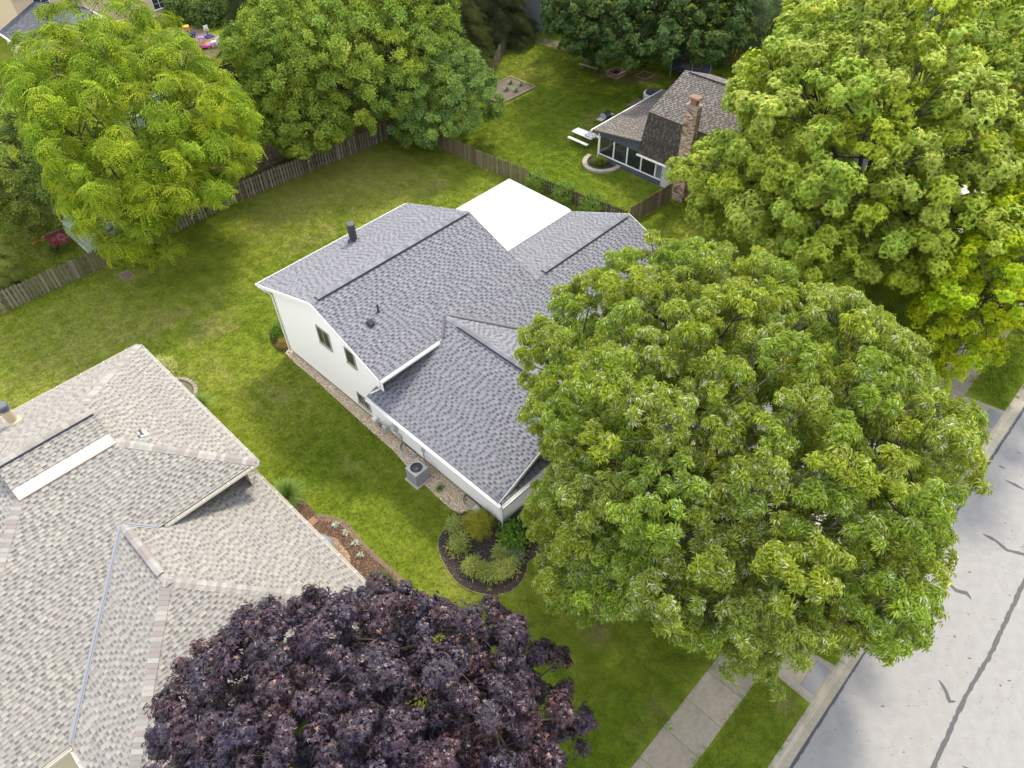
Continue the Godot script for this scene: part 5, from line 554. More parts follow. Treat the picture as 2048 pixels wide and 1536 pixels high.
func make_materials() -> void:
	M.v = vmat(0.85)
	M.vgloss = vmat(0.35, 0.5)
	M.siding = smat(lin(0.85, 0.85, 0.845), 0.55)
	M.trim = smat(lin(0.82, 0.82, 0.82), 0.45)
	M.shingle = textured(vmat(0.95, 0.25), grain_tex(512, 31, 0.12, 0.01, lin(0.72, 0.72, 0.72), lin(1, 1, 1), 0.7, 0.05, lin(0.5, 0.5, 0.5)), 1.1)
	M.concrete = textured(vmat(0.9, 0.3), grain_tex(512, 41, 0.15, 0.012, lin(0.62, 0.61, 0.58), lin(1, 1, 1), 0.45, 0.04, lin(0.45, 0.43, 0.4)), 1.6)
	M.asphalt = textured(vmat(0.95, 0.3), grain_tex(512, 51, 0.22, 0.008, lin(0.68, 0.68, 0.69), lin(1, 1, 1), 0.62, 0.07, lin(0.42, 0.42, 0.43)), 2.3)
	M.tar = smat(lin(0.055, 0.057, 0.066), 0.7)
	M.lawn = textured(vmat(1.0, 0.1), grain_tex(512, 61, 0.25, 0.03, lin(0.45, 0.45, 0.45), lin(1, 1, 1), 0.7), 1.9)
	M.soil = textured(vmat(1.0, 0.15), grain_tex(512, 71, 0.2, 0.03, lin(0.35, 0.35, 0.35), lin(1, 1, 1), 0.6), 1.3)
	M.membrane = textured(smat(lin(0.83, 0.83, 0.83), 0.5), grain_tex(256, 81, 0.02, 0.01, lin(0.9, 0.9, 0.89), lin(1, 1, 1), 0.5, 0.004, lin(0.6, 0.6, 0.58)), 3.5)
	M.wood = textured(vmat(0.95, 0.2), wood_tex(), 0.9)
	M.glass = smat(lin(0.035, 0.045, 0.045), 0.04, 0.0, 0.9)
	M.clear = smat(lin(0.03, 0.034, 0.04), 0.05, 0.0, 0.5)
	M.clear.transparency = BaseMaterial3D.TRANSPARENCY_ALPHA
	M.clear.albedo_color.a = 0.55
	M.metal = smat(lin(0.42, 0.43, 0.45), 0.45, 0.6)
	M.black = smat(lin(0.02, 0.02, 0.022), 0.5)
	M.bark = textured(vmat(0.95, 0.15), grain_tex(256, 91, 0.09, 0.03, lin(0.5, 0.5, 0.5), lin(1, 1, 1), 0.6), 0.7)

func wood_tex() -> ImageTexture:
	var size := 256
	var f := FastNoiseLite.new()
	f.seed = 5
	f.frequency = 0.06
	f.fractal_octaves = 4
	var out := PackedByteArray()
	out.resize(size * size * 3)
	for y in size:
		for x in size:
			var t := 0.5 + 0.5 * f.get_noise_2d(x * 1.7, y * 0.12)
			var q := lin(0.55, 0.54, 0.52).lerp(lin(1, 1, 1), clampf(t * 1.3 - 0.1, 0, 1)).linear_to_srgb()
			var i := (y * size + x) * 3
			out[i] = int(q.r * 255); out[i + 1] = int(q.g * 255); out[i + 2] = int(q.b * 255)
	return ImageTexture.create_from_image(Image.create_from_data(size, size, false, Image.FORMAT_RGB8, out))

# colour of the turf at a place: mowing tracks, dry and lush patches
func lawn_col(x: float, z: float) -> Color:
	var a := lawn_noise.get_noise_2d(x, z)
	var b := lawn_noise2.get_noise_2d(x + 50, z)
	var d := lawn_noise3.get_noise_2d(x, z)
	var stripe := sin(x * TAU / 1.15 + 1.2 * lawn_noise2.get_noise_2d(x, z * 0.3 + 200))
	if x > 32.0:
		stripe = sin((z) * TAU / 1.3)
	var lush := lin(0.138, 0.205, 0.020)
	var mid := lin(0.205, 0.262, 0.032)
	var dry := lin(0.285, 0.300, 0.078)
	var t := 0.5 + 0.55 * b + 0.38 * a + 0.34 * d + 0.12 * stripe
	# tone shift per yard: paler towards the rear, deeper green in front and right
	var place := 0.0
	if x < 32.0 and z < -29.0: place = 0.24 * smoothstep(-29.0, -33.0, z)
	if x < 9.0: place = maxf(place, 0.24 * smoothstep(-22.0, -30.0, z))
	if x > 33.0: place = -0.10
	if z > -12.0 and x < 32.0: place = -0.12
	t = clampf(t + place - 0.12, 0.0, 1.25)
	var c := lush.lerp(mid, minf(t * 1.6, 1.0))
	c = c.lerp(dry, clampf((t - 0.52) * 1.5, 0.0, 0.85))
	# thin, straw-coloured spots where the turf is worn
	for w in WORN:
		var q := 1.0 - Vector2((x - w[0]) / w[2], (z - w[1]) / w[3]).length() + 0.9 * d
		if q > 0.0: c = c.lerp(lin(0.30, 0.255, 0.12), minf(q * 1.2, 0.9) * w[4])
	return c

func make_ground() -> void:
	var mb := MB.new()
	var x0 := -20.0
	var x1 := 76.0
	var z0 := -92.0
	var z1 := 0.58
	var step := 0.4
	var nx := int((x1 - x0) / step)
	var nz := int(ceil((z1 - z0) / step))
	for j in nz + 1:
		for i in nx + 1:
			var x := x0 + (x1 - x0) * i / nx
			var z := z0 + (z1 - z0) * j / nz
			mb.v.append(Vector3(x, 0, z)); mb.n.append(UP)
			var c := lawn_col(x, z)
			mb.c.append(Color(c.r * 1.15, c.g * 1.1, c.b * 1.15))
	for j in nz:
		for i in nx:
			var a := j * (nx + 1) + i
			mb.ix.append_array(PackedInt32Array([a, a + 1, a + nx + 1, a + 1, a + nx + 2, a + nx + 1]))
	var far := lin(0.10, 0.15, 0.02)
	var q := func(a: float, b: float, c: float, d: float) -> void:
		mb.quad(Vector3(a, 0, d), Vector3(c, 0, d), Vector3(c, 0, b), Vector3(a, 0, b), far)
	q.call(-260.0, -320.0, x0, z1)
	q.call(x1, -320.0, 320.0, z1)
	q.call(x0, -320.0, x1, z0)
	q.call(-260.0, 10.4, 320.0, 220.0)
	structure("ground", mb, M.lawn)

func make_street() -> void:
	# carriageway
	var mb := MB.new()
	var a := lin(0.315, 0.31, 0.31)
	mb.quad(Vector3(-260, -0.125, 9.9), Vector3(320, -0.125, 9.9), Vector3(320, -0.125, 1.1), Vector3(-260, -0.125, 1.1), a)
	structure("street", mb, M.asphalt)
	# kerb and gutter, poured in lengths
	for side in 2:
		var kerb := Node3D.new()
		kerb.name = "kerb" if side == 0 else "kerb_001"
		add_child(kerb)
		kerb.set_meta("kind", "structure")
		var x := -14.0
		var cols := [lin(0.43, 0.39, 0.32), lin(0.48, 0.44, 0.36), lin(0.39, 0.355, 0.29)]
		while x < 64.0:
			var w := 3.03
			var k := MB.new()
			var col: Color = vary(cols[rng.randi() % 3], 0.05)
			# profile in (z, y); dropped where a ramp or a drive crosses it
			var drop := (x > 13.0 and x < 15.5) or (x > 30.4 and x < 32.9) or (x > 20.0 and x < 26.0)
			var top := -0.085 if drop else 0.012
			var prof := [Vector2(0.58, -0.3), Vector2(0.58, top), Vector2(0.735, top), Vector2(0.765, top - 0.02), Vector2(0.80, -0.105), Vector2(0.86, -0.122), Vector2(1.098, -0.112), Vector2(1.098, -0.3)]
			for i in prof.size() - 1:
				var p: Vector2 = prof[i]
				var q: Vector2 = prof[i + 1]
				if side == 1:
					p.x = 11.0 - p.x; q.x = 11.0 - q.x
					k.quad(Vector3(x, p.y, p.x), Vector3(x + w - 0.012, p.y, p.x), Vector3(x + w - 0.012, q.y, q.x), Vector3(x, q.y, q.x), col)
				else:
					k.quad(Vector3(x, p.y, p.x), Vector3(x, q.y, q.x), Vector3(x + w - 0.012, q.y, q.x), Vector3(x + w - 0.012, p.y, p.x), col)
			part(kerb, "kerb_length", k, M.concrete)
			x += w
	# crack sealant: poured tar lines
	var lines := [
		[[-12.0, 1.12], [8.0, 1.14], [11.6, 1.16], [16.0, 1.13], [22.0, 1.15], [27.0, 1.17], [33.6, 1.2], [60.0, 1.2], 0.055],
		[[-10.0, 4.55], [9.0, 4.66], [13.0, 4.58], [15.0, 4.62], [18.0, 4.48], [20.5, 4.55], [24.2, 4.41], [30.0, 4.5], [60.0, 4.5], 0.075],
		[[22.2, 2.22], [22.1, 2.6], [22.25, 2.95], [22.12, 3.18], 0.085],
		[[25.45, 2.40], [25.5, 2.9], [25.35, 3.4], [25.6, 3.95], [25.5, 4.42], 0.07],
		[[18.1, 3.55], [17.9, 3.85], [17.6, 4.15], [17.75, 4.3], 0.07],
		[[28.97, 2.05], [29.0, 2.5], [28.98, 2.9], 0.065],
		[[29.6, 1.55], [29.62, 1.85], 0.07],
		[[20.5, 1.75], [20.48, 1.98], 0.05],
		[[15.75, 5.3], [15.9, 5.75], [15.8, 6.4], 0.06]]
	for L in lines:
		var t := MB.new()
		var w: float = L[L.size() - 1]
		var r := RandomNumberGenerator.new()
		r.seed = int(L[0][0] * 100) + 7
		var pts := []
		for i in L.size() - 2:
			var p := Vector2(L[i][0], L[i][1])
			var q := Vector2(L[i + 1][0], L[i + 1][1])
			var k := maxi(2, int(p.distance_to(q) / 0.14))
			for j in k: pts.append(p.lerp(q, float(j) / k))
		pts.append(Vector2(L[L.size() - 2][0], L[L.size() - 2][1]))
		var prev: Vector2
		var pl: Vector2
		var pr: Vector2
		for i in pts.size():
			var d: Vector2 = (pts[mini(i + 1, pts.size() - 1)] - pts[maxi(i - 1, 0)]).normalized()
			var nn := Vector2(-d.y, d.x)
			var ends := minf(1.0, minf(i, pts.size() - 1 - i) * 0.4 + 0.25)
			var l: Vector2 = pts[i] + nn * w * ends * r.randf_range(0.65, 1.3)
			var rr: Vector2 = pts[i] - nn * w * ends * r.randf_range(0.65, 1.3)
			if i > 0:
				t.quad(Vector3(pl.x, -0.119, pl.y), Vector3(l.x, -0.119, l.y), Vector3(rr.x, -0.119, rr.y), Vector3(pr.x, -0.119, pr.y), Color(1, 1, 1))
			pl = l; pr = rr
		for i in t.n.size(): t.n[i] = UP
		structure("crack_seal", t, M.tar)
	# pavement slabs
	var walk := Node3D.new()
	walk.name = "sidewalk"
	add_child(walk)
	walk.set_meta("kind", "structure")
	var sx := 9.81 - 1.36 * 18
	while sx < 62.0:
		if not (sx > 19.6 and sx < 26.6):
			var s := MB.new()
			s.bevel_box(Vector3(sx + 0.006, -0.08, -2.74), Vector3(sx + 1.354, 0.014 + rng.randf_range(-0.003, 0.004), -1.24), 0.012, vary(lin(0.365, 0.322, 0.262), 0.10))
			part(walk, "slab", s, M.concrete)
		sx += 1.36
	# driveways
	for d in [[20.25, 26.9, 0.575, -13.6, "driveway"], [46.0, 52.0, 0.575, -9.0, "driveway"], [-12.0, -6.2, 0.575, -11.0, "driveway"]]:
		var dr := Node3D.new()
		dr.name = numbered(d[4])
		add_child(dr)
		dr.set_meta("kind", "structure")
		var z: float = d[2]
		while z > d[3]:
			var zz := maxf(z - 3.0, d[3])
			var mid: float = (d[0] + d[1]) / 2
			for h in 2:
				var s := MB.new()
				s.bevel_box(Vector3((d[0] if h == 0 else mid + 0.006), -0.1, zz + 0.012), Vector3((mid - 0.006 if h == 0 else d[1]), 0.018, z), 0.012, vary(lin(0.55, 0.52, 0.47), 0.05))
				part(dr, "slab", s, M.concrete)
			z = zz
	# kerb ramps with flared sides
	for rx in [14.98, 32.1]:
		var rp := MB.new()
		var c := lin(0.37, 0.34, 0.285)
		var p := [Vector3(rx - 0.94, 0.014, 0.574), Vector3(rx + 0.94, 0.014, 0.574), Vector3(rx + 0.62, 0.014, -1.23), Vector3(rx - 0.85, 0.014, -1.23)]
		rp.quad(p[0], p[1], p[2], p[3], c)
		for i in 4:
			var j := (i + 1) % 4
			rp.quad(p[j], p[i], p[i] - UP * 0.1, p[j] - UP * 0.1, c)
		structure("kerb_ramp", rp, M.concrete)
	var where := ["lower of the two grey studded plates, beside the big green tree's overhang", "upper grey studded plate, near the yellow leaved tree"]
	var px := [15.02, 32.12]
	for i in 2:
		var t := thing("tactile_plate", where[i], "paving plate", Vector3(px[i], 0.016, 0.29), "studded plates on the kerb ramps")
		var b := MB.new()
		var col := lin(0.17, 0.18, 0.21)
		b.bevel_box(Vector3(px[i] - 0.61, 0.016, 0.0), Vector3(px[i] + 0.61, 0.030, 0.55), 0.006, col)
		part(t, "plate", b, M.vgloss)
		var s := MB.new()
		for u in 22:
			for w in 10:
				var o := Vector3(px[i] - 0.58 + u * 0.0553, 0.030, 0.025 + w * 0.0555)
				s.lathe(o, [Vector2(0.014, 0.0), Vector2(0.009, 0.008), Vector2(0.0, 0.009)], 5, lin(0.22, 0.23, 0.26))
		var d := part(t, "studs", s, M.vgloss)
		d.set_meta("kind", "stuff")
	# twigs and seeds lying on the road
	var lt := MB.new()
	lt.tube([Vector3(-0.5, 0.004, 0), Vector3(0, 0.006, 0.06), Vector3(0.5, 0.004, 0)], [0.09, 0.14, 0.02], 4, Color(1, 1, 1))
	var trs := []
	var cols := []
	for i in 1700:
		var p := Vector3(rng.randf_range(8, 44), -0.123, rng.randf_range(1.25, 8.0))
		var s := rng.randf_range(0.04, 0.13) * (2.2 if rng.randf() < 0.05 else 1.0)
		trs.append(Transform3D(Basis(UP, deg_to_rad(100) + rng.randf_range(-0.5, 0.5)).scaled(Vector3(s, s * 0.4, s * 0.4)), p))
		cols.append(lin(0.12, 0.09, 0.07) if rng.randf() < 0.6 else lin(0.22, 0.13, 0.10))
	var ol := scatter(self, "road_litter", lt.mesh(), M.v, trs, cols)
	tag(ol, "small dark twigs and seeds strewn over the grey road", "litter", "", "stuff")

func vents(parent: Node3D, a: Vector3, b: Vector3, d1: Vector3, d2: Vector3, mats: Array, dark: Color) -> void:
	# a raised ridge vent: dark louvred sides under a row of cap shingles
	var mb := MB.new()
	var ax := b - a
	var up := Vector3(0, 0.085, 0)
	for d in [d1, d2]:
		var o: Vector3 = a + d * 0.172
		var w: Vector3 = -d * 0.06
		if ax.cross(up).dot(w) < 0:
			mb.obox(o + w, ax, up, -w, dark)
		else:
			mb.obox(o, ax, up, w, dark)
	var p := part(parent, "ridge_vent", mb, M.v)
	# cap shingles ride on the vent; they are sub-parts of the roof beside it
	caps(parent, a, b, d1, d2, 0.15, 0.24, 0.082, mats)

func vent_pipe(parent: Node3D, p: Vector3, r: float, h: float, col: Color, mat: Material) -> void:
	var mb := MB.new()
	mb.lathe(p - UP * 0.1, [Vector2(r * 2.4, 0.06), Vector2(r * 1.5, 0.13), Vector2(r * 1.05, 0.2), Vector2(r, 0.2), Vector2(r, h), Vector2(r * 0.8, h), Vector2(r * 0.8, h * 0.6)], 14, col)
	part(parent, "vent_pipe", mb, mat)

func flue(parent: Node3D, p: Vector3, r: float, h: float, body: Color, cap: Color) -> void:
	var mb := MB.new()
	mb.lathe(p, [Vector2(r * 1.75, -0.12), Vector2(r * 1.6, 0.06), Vector2(r * 1.15, 0.16), Vector2(r, 0.17), Vector2(r, h * 0.5), Vector2(r * 1.03, h * 0.5), Vector2(r * 1.03, h * 0.53), Vector2(r, h * 0.53), Vector2(r, h * 0.78)], 20, body)
	var f := part(parent, "flue_pipe", mb, M.vgloss)
	var c := MB.new()
	c.lathe(p, [Vector2(r * 0.85, h * 0.70), Vector2(r * 1.12, h * 0.72), Vector2(r * 1.12, h * 0.80), Vector2(r * 0.9, h * 0.81), Vector2(r * 0.9, h * 0.87), Vector2(r * 1.15, h * 0.88), Vector2(r * 1.15, h * 0.97), Vector2(r * 1.0, h), Vector2(0.0, h * 1.01)], 20, cap)
	part(f, "rain_cap", c, M.vgloss)

func make_white_house() -> void:
	var H := thing("white_house", "white sided house with grey shingle roof and white flat rear roof", "house", Vector3(16, 0, -20))
	var wall_c := Color(1, 1, 1)
	# --- walls ---
	var yf := func(z: float) -> float: return 6.27 - 0.409 * (z + 23.8) - 0.12
	var yr := func(z: float) -> float: return 6.27 + 0.336 * (z + 23.8) - 0.12
	var X := 11.8
	var w := MB.new()
	siding(w, [Vector3(X, 0.28, -28.28), Vector3(X, 0.28, -19.85), Vector3(X, yf.call(-19.85), -19.85), Vector3(X, yf.call(-23.8), -23.8), Vector3(X, yr.call(-28.28), -28.28)], Vector3.LEFT, wall_c)
	part(H, "wall", w, M.siding)
	w = MB.new()
	siding(w, [Vector3(X, 0.28, -19.85), Vector3(X, 0.28, -12.55), Vector3(X, 2.92, -12.55), Vector3(X, 2.92, -19.85)], Vector3.LEFT, wall_c)
	part(H, "wall", w, M.siding)
	w = MB.new()
	siding(w, [Vector3(X, 0.28, -12.55), Vector3(20.0, 0.28, -12.55), Vector3(20.0, 2.98, -12.55), Vector3(X, 2.98, -12.55)], Vector3.BACK, wall_c)
	part(H, "wall", w, M.siding)
	w = MB.new()
	siding(w, [Vector3(X, 3.0, -13.02), Vector3(20.0, 3.0, -13.02), Vector3(15.9, 4.66, -13.02)], Vector3.BACK, wall_c)
	part(H, "gable", w, M.siding)
	w = MB.new()   # remaining walls
	siding(w, [Vector3(21.0, 0.28, -28.28), Vector3(11.8, 0.28, -28.28), Vector3(11.8, 4.6, -28.28), Vector3(21.0, 4.6, -28.28)], Vector3.FORWARD, wall_c)
	siding(w, [Vector3(21.0, 0.28, -19.85), Vector3(21.0, 0.28, -28.28), Vector3(21.0, yr.call(-28.28), -28.28), Vector3(21.0, yf.call(-23.8), -23.8), Vector3(21.0, yf.call(-19.85), -19.85)], Vector3.RIGHT, wall_c)
	siding(w, [Vector3(11.8, 2.6, -20.42), Vector3(21.0, 2.6, -20.42), Vector3(21.0, 4.7, -20.42), Vector3(11.8, 4.7, -20.42)], Vector3.BACK, wall_c)
	siding(w, [Vector3(20.0, 0.28, -12.55), Vector3(20.0, 0.28, -15.0), Vector3(20.0, 2.85, -15.0), Vector3(20.0, 2.85, -12.55)], Vector3.RIGHT, wall_c)
	siding(w, [Vector3(20.0, 0.28, -15.0), Vector3(28.2, 0.28, -15.0), Vector3(28.2, 2.5, -15.0), Vector3(20.0, 2.5, -15.0)], Vector3.BACK, wall_c)
	siding(w, [Vector3(28.2, 0.28, -15.0), Vector3(28.2, 0.28, -28.1), Vector3(28.2, 2.72, -28.1), Vector3(28.2, 2.72, -22.9), Vector3(28.2, 4.27, -19.3), Vector3(28.2, 2.5, -15.0)], Vector3.RIGHT, wall_c)
	siding(w, [Vector3(28.2, 0.28, -28.1), Vector3(21.0, 0.28, -28.1), Vector3(21.0, 2.8, -28.1), Vector3(28.2, 2.8, -28.1)], Vector3.FORWARD, wall_c)
	part(H, "wall", w, M.siding)
	var fd := MB.new()
	var fc := lin(0.45, 0.42, 0.36)
	for b in [[11.84, -28.24, 20.96, -19.9], [11.84, -19.9, 19.96, -12.59], [21.0, -28.06, 28.16, -15.04], [19.9, -19.9, 21.0, -15.04]]:
		fd.box(Vector3(b[0], -0.2, b[1]), Vector3(b[2], 0.278, b[3]), fc)
	part(H, "foundation", fd, M.concrete)
	# corner boards
	for c in [[11.785, -28.295, 0.28, 4.6], [11.785, -12.535, 0.28, 2.9]]:
		var cb := MB.new()
		var s: float = 1.0 if c[1] < -20 else -1.0
		cb.box(Vector3(c[0] - 0.012, c[2], minf(c[1], c[1] + s * 0.11)), Vector3(c[0] + 0.10, c[3], maxf(c[1], c[1] + s * 0.11)), wall_c)
		part(H, "corner_board", cb, M.trim)
	# --- roofs ---
	var tabs := [lin(0.225, 0.231, 0.267), lin(0.243, 0.248, 0.284), lin(0.213, 0.219, 0.252), lin(0.235, 0.240, 0.271)]
	var gaps := [lin(0.127, 0.131, 0.158), lin(0.102, 0.105, 0.131), lin(0.151, 0.156, 0.184)]
	var cap_m := []
	for c in [lin(0.201, 0.205, 0.239), lin(0.252, 0.257, 0.294), lin(0.180, 0.183, 0.212), lin(0.225, 0.231, 0.262)]:
		cap_m.append(textured(smat(c, 0.95, 0, 0.25), M.shingle.albedo_texture, 1.1))
	var F := func(x: float, z: float) -> Vector3: return Vector3(x, 6.27 - 0.409 * (z + 23.8), z)
	var R := func(x: float, z: float) -> Vector3: return Vector3(x, 6.27 + 0.336 * (z + 23.8), z)
	var R2 := func(x: float, z: float) -> Vector3: return Vector3(x, 4.43 + 0.409 * (z + 19.3), z)
	var GL := func(x: float, z: float) -> Vector3: return Vector3(x, 4.8 - 0.417 * (15.9 - x), z)
	var GR := func(x: float, z: float) -> Vector3: return Vector3(x, 4.8 - 0.417 * (x - 15.9), z)
	var PT := func(x: float, z: float) -> Vector3: return Vector3(x, 2.83 + 0.42 * (-11.95 - z), z)
	var ex := Vector3.RIGHT
	var ez := Vector3.BACK
	var roofs := [
		["roof", [[F, [[11.4, -23.8], [15.9, -23.8], [15.9, -20.2], [15.03, -19.4], [11.4, -19.4]]], [F, [[15.9, -23.8], [21.05, -23.8], [21.05, -14.96], [15.9, -20.2]]], [F, [[21.05, -19.3], [28.6, -19.3], [28.6, -14.5], [21.55, -14.5], [21.05, -14.96]]]], F.call(11.4, -14.5), ex, 1],
		["rear_roof", [[R, [[11.4, -23.8], [21.05, -23.8], [21.05, -28.83], [11.4, -28.83]]]], R.call(11.4, -28.83), ex, 2],
		["wing_roof", [[GL, [[11.2, -20.45], [15.9, -20.2], [15.9, -12.12], [11.2, -12.12]]]], GL.call(11.2, -12.12), ez, 3],
		["wing_roof", [[GR, [[15.9, -20.2], [21.5, -14.55], [20.6, -12.12], [15.9, -12.12]]]], GR.call(20.6, -12.12), ez, 4],
		["side_roof", [[R2, [[21.05, -19.3], [28.6, -19.3], [28.6, -23.4], [21.05, -23.4]]]], R2.call(21.05, -23.4), ex, 5],
		["pent_roof", [[PT, [[11.2, -11.95], [20.6, -11.95], [19.5, -13.05], [12.3, -13.05]]]], PT.call(11.2, -11.95), ex, 6]]
	var made := {}
	for rf in roofs:
		var deck := MB.new()
		var sh := MB.new()
		for pc in rf[1]:
			var cs := []
			for q in pc[1]: cs.append(pc[0].call(q[0], q[1]))
			shingle_plane(deck, sh, cs, rf[2], rf[3], rf[4], tabs, gaps)
		var o := part(H, rf[0], deck, M.shingle)
		var s := part(o, "shingles", sh, M.shingle)
		s.set_meta("kind", "stuff")
		made[rf[4]] = o
	var sl := func(dy: float, dz: float) -> Vector3: return Vector3(0, dy, dz).normalized()
	vents(made[1], Vector3(11.75, 6.30, -23.8), Vector3(20.85, 6.30, -23.8), sl.call(-0.409, 1.0), sl.call(-0.336, -1.0), cap_m, lin(0.05, 0.052, 0.065))
	vents(made[5], Vector3(21.7, 4.46, -19.3), Vector3(28.25, 4.46, -19.3), sl.call(-0.409, 1.0), sl.call(-0.409, -1.0), cap_m, lin(0.05, 0.052, 0.065))
	vents(made[3], Vector3(15.9, 4.83, -19.15), Vector3(15.9, 4.83, -12.6), Vector3(-1, -0.417, 0).normalized(), Vector3(1, -0.417, 0).normalized(), cap_m, lin(0.05, 0.052, 0.065))
	caps(made[3], Vector3(15.9, 4.82, -20.15), Vector3(15.9, 4.82, -19.15), Vector3(-1, -0.417, 0).normalized(), Vector3(1, -0.417, 0).normalized(), 0.15, 0.15, 0.012, cap_m)
	caps(made[1], Vector3(11.4, 6.29, -23.8), Vector3(11.72, 6.29, -23.8), sl.call(-0.409, 1.0), sl.call(-0.336, -1.0), 0.15, 0.15, 0.012, cap_m)
	caps(made[5], Vector3(21.0, 4.45, -19.3), Vector3(21.65, 4.45, -19.3), sl.call(-0.409, 1.0), sl.call(-0.409, -1.0), 0.15, 0.15, 0.012, cap_m)
	# metal valley flashings of the wing
	var vm := smat(lin(0.062, 0.065, 0.09), 0.5)
	for vv in [[Vector3(15.86, 4.80, -20.12), Vector3(15.05, 4.46, -19.36)], [Vector3(16.0, 4.78, -20.12), Vector3(21.3, 2.60, -14.8)]]:
		var f := MB.new()
		var a: Vector3 = vv[0]
		var b: Vector3 = vv[1]
		var d := (b - a).normalized()
		var side := d.cross(UP).normalized()
		var up := Vector3(0, 0.045, 0)
		for s in [-1.0, 1.0]:
			var p0: Vector3 = a + up + side * 0.015 * s
			var p1: Vector3 = b + up + side * 0.015 * s
			var p2: Vector3 = b + up + side * 0.085 * s + UP * 0.015
			var p3: Vector3 = a + up + side * 0.085 * s + UP * 0.015
			if s > 0: f.quad(p0, p3, p2, p1, wall_c)
			else: f.quad(p0, p1, p2, p3, wall_c)
		f.tube([a + up, b + up], [0.018, 0.018], 6, wall_c)
		part(H, "valley_flashing", f, vm)
	# white membrane roof over the rear room
	var mr := MB.new()
	mr.obox(Vector3(21.02, 2.72, -28.35), Vector3(7.58, 0, 0), Vector3(0, 0.15, 0), Vector3(0, 0, 5.02), wall_c)
	var fr := part(H, "flat_roof", mr, M.membrane)
	for s in [[21.05, -23.9, 28.55, -23.885], [21.05, -26.4, 28.55, -26.385]]:
		var sm := MB.new()
		sm.box(Vector3(s[0], 2.871, s[1]), Vector3(s[2], 2.876, s[3]), Color(1, 1, 1))
		part(fr, "seam", sm, smat(lin(0.62, 0.61, 0.58), 0.8))
	var em := MB.new()
	em.box(Vector3(21.02, 2.70, -28.41), Vector3(28.64, 2.895, -28.352), wall_c)
	em.box(Vector3(28.602, 2.70, -28.352), Vector3(28.64, 2.895, -23.5), wall_c)
	part(fr, "edge_trim", em, smat(lin(0.60, 0.56, 0.52), 0.5))
	# fascias and rakes
	var tc := Color(1, 1, 1)
	var rk := [[F.call(11.385, -19.4), F.call(11.385, -23.8)], [R.call(11.385, -28.83), R.call(11.385, -23.8)], [GL.call(11.2, -12.105), GL.call(15.9, -12.105)], [GR.call(20.6, -12.105), GR.call(15.9, -12.105)], [F.call(28.615, -14.5), F.call(28.615, -19.3)], [R2.call(28.615, -23.4), R2.call(28.615, -19.3)]]
	for k in rk.size():
		var q: Array = rk[k]
		var m := MB.new()
		var out := Vector3.LEFT if k < 2 else (Vector3.BACK if k < 4 else Vector3.RIGHT)
		board(m, q[0] - UP * 0.19, q[1] - UP * 0.19, UP * 0.20, out * 0.025, tc)
		part(H, "rake_board", m, M.trim)
	for q in [[Vector3(11.4, 4.55, -28.845), Vector3(21.05, 4.55, -28.845), Vector3.FORWARD], [Vector3(11.4, 4.46, -19.385), Vector3(15.0, 4.46, -19.385), Vector3.BACK], [Vector3(11.185, 2.82, -20.4), Vector3(11.185, 2.82, -11.95), Vector3.LEFT], [Vector3(11.2, 2.82, -11.935), Vector3(20.6, 2.82, -11.935), Vector3.BACK]]:
		var fa := MB.new()
		board(fa, q[0], q[1], UP * -0.17, q[2] * 0.02, tc)
		part(H, "fascia", fa, M.trim)
	# soffits close the eaves to the walls
	for q in [[Vector3(11.2, 2.64, -20.3), Vector3(11.8, 2.66, -11.95)], [Vector3(11.8, 2.64, -12.55), Vector3(20.6, 2.66, -11.95)], [Vector3(11.4, 4.36, -28.83), Vector3(21.0, 4.38, -28.28)]]:
		var so := MB.new()
		so.box(q[0], q[1], tc)
		part(H, "soffit", so, M.trim)
	# gutters
	gutter(H, Vector3(11.35, 4.42, -28.87), Vector3(21.0, 4.42, -28.87), Vector3.FORWARD, M.trim, tc)
	gutter(H, Vector3(11.4, 4.33, -19.36), Vector3(14.75, 4.33, -19.36), Vector3.BACK, M.trim, tc)
	gutter(H, Vector3(11.16, 2.70, -20.42), Vector3(11.16, 2.70, -11.92), Vector3.LEFT, M.trim, tc)
	gutter(H, Vector3(11.16, 2.70, -11.91), Vector3(20.6, 2.70, -11.91), Vector3.BACK, M.trim, tc)
	# downspouts
	for dsp in [[[11.5, 4.42, -28.95], [11.6, 4.2, -28.7], [11.72, 3.95, -28.36], [11.72, 0.15, -28.36], [11.62, 0.06, -28.5]], [[11.38, 4.33, -19.3], [11.55, 4.1, -19.6], [11.6, 3.4, -19.9], [11.35, 3.02, -20.3]], [[11.25, 2.7, -12.0], [11.6, 2.45, -12.4], [11.72, 2.3, -12.50], [11.72, 0.15, -12.50], [11.66, 0.06, -12.35]]]:
		var m := MB.new()
		var ps := []
		var rs := []
		for p in dsp:
			ps.append(Vector3(p[0], p[1], p[2])); rs.append(0.042)
		m.tube(ps, rs, 4, tc)
		part(H, "downspout", m, M.trim)
	# windows of the left wall
	var fm := smat(lin(0.36, 0.345, 0.31), 0.5)
	window(H, Vector3(11.795, 3.15, -24.15), Vector3.BACK, Vector3.LEFT, 1.0, 1.1, 2, fm, M.glass)
	window(H, Vector3(11.795, 3.25, -22.12), Vector3.BACK, Vector3.LEFT, 0.72, 1.0, 1, fm, M.glass)
	window(H, Vector3(11.795, 0.58, -21.86), Vector3.BACK, Vector3.LEFT, 0.95, 0.78, 2, fm, M.glass)
	# roof penetrations
	flue(made[2], Vector3(16.5, 4.96, -27.64), 0.2, 1.12, lin(0.045, 0.046, 0.055), lin(0.06, 0.06, 0.068))
	vent_pipe(made[1], F.call(13.57, -21.91), 0.05, 0.48, lin(0.05, 0.052, 0.06), M.v)
	var pb := MB.new()
	var pp: Vector3 = F.call(13.62, -21.86)
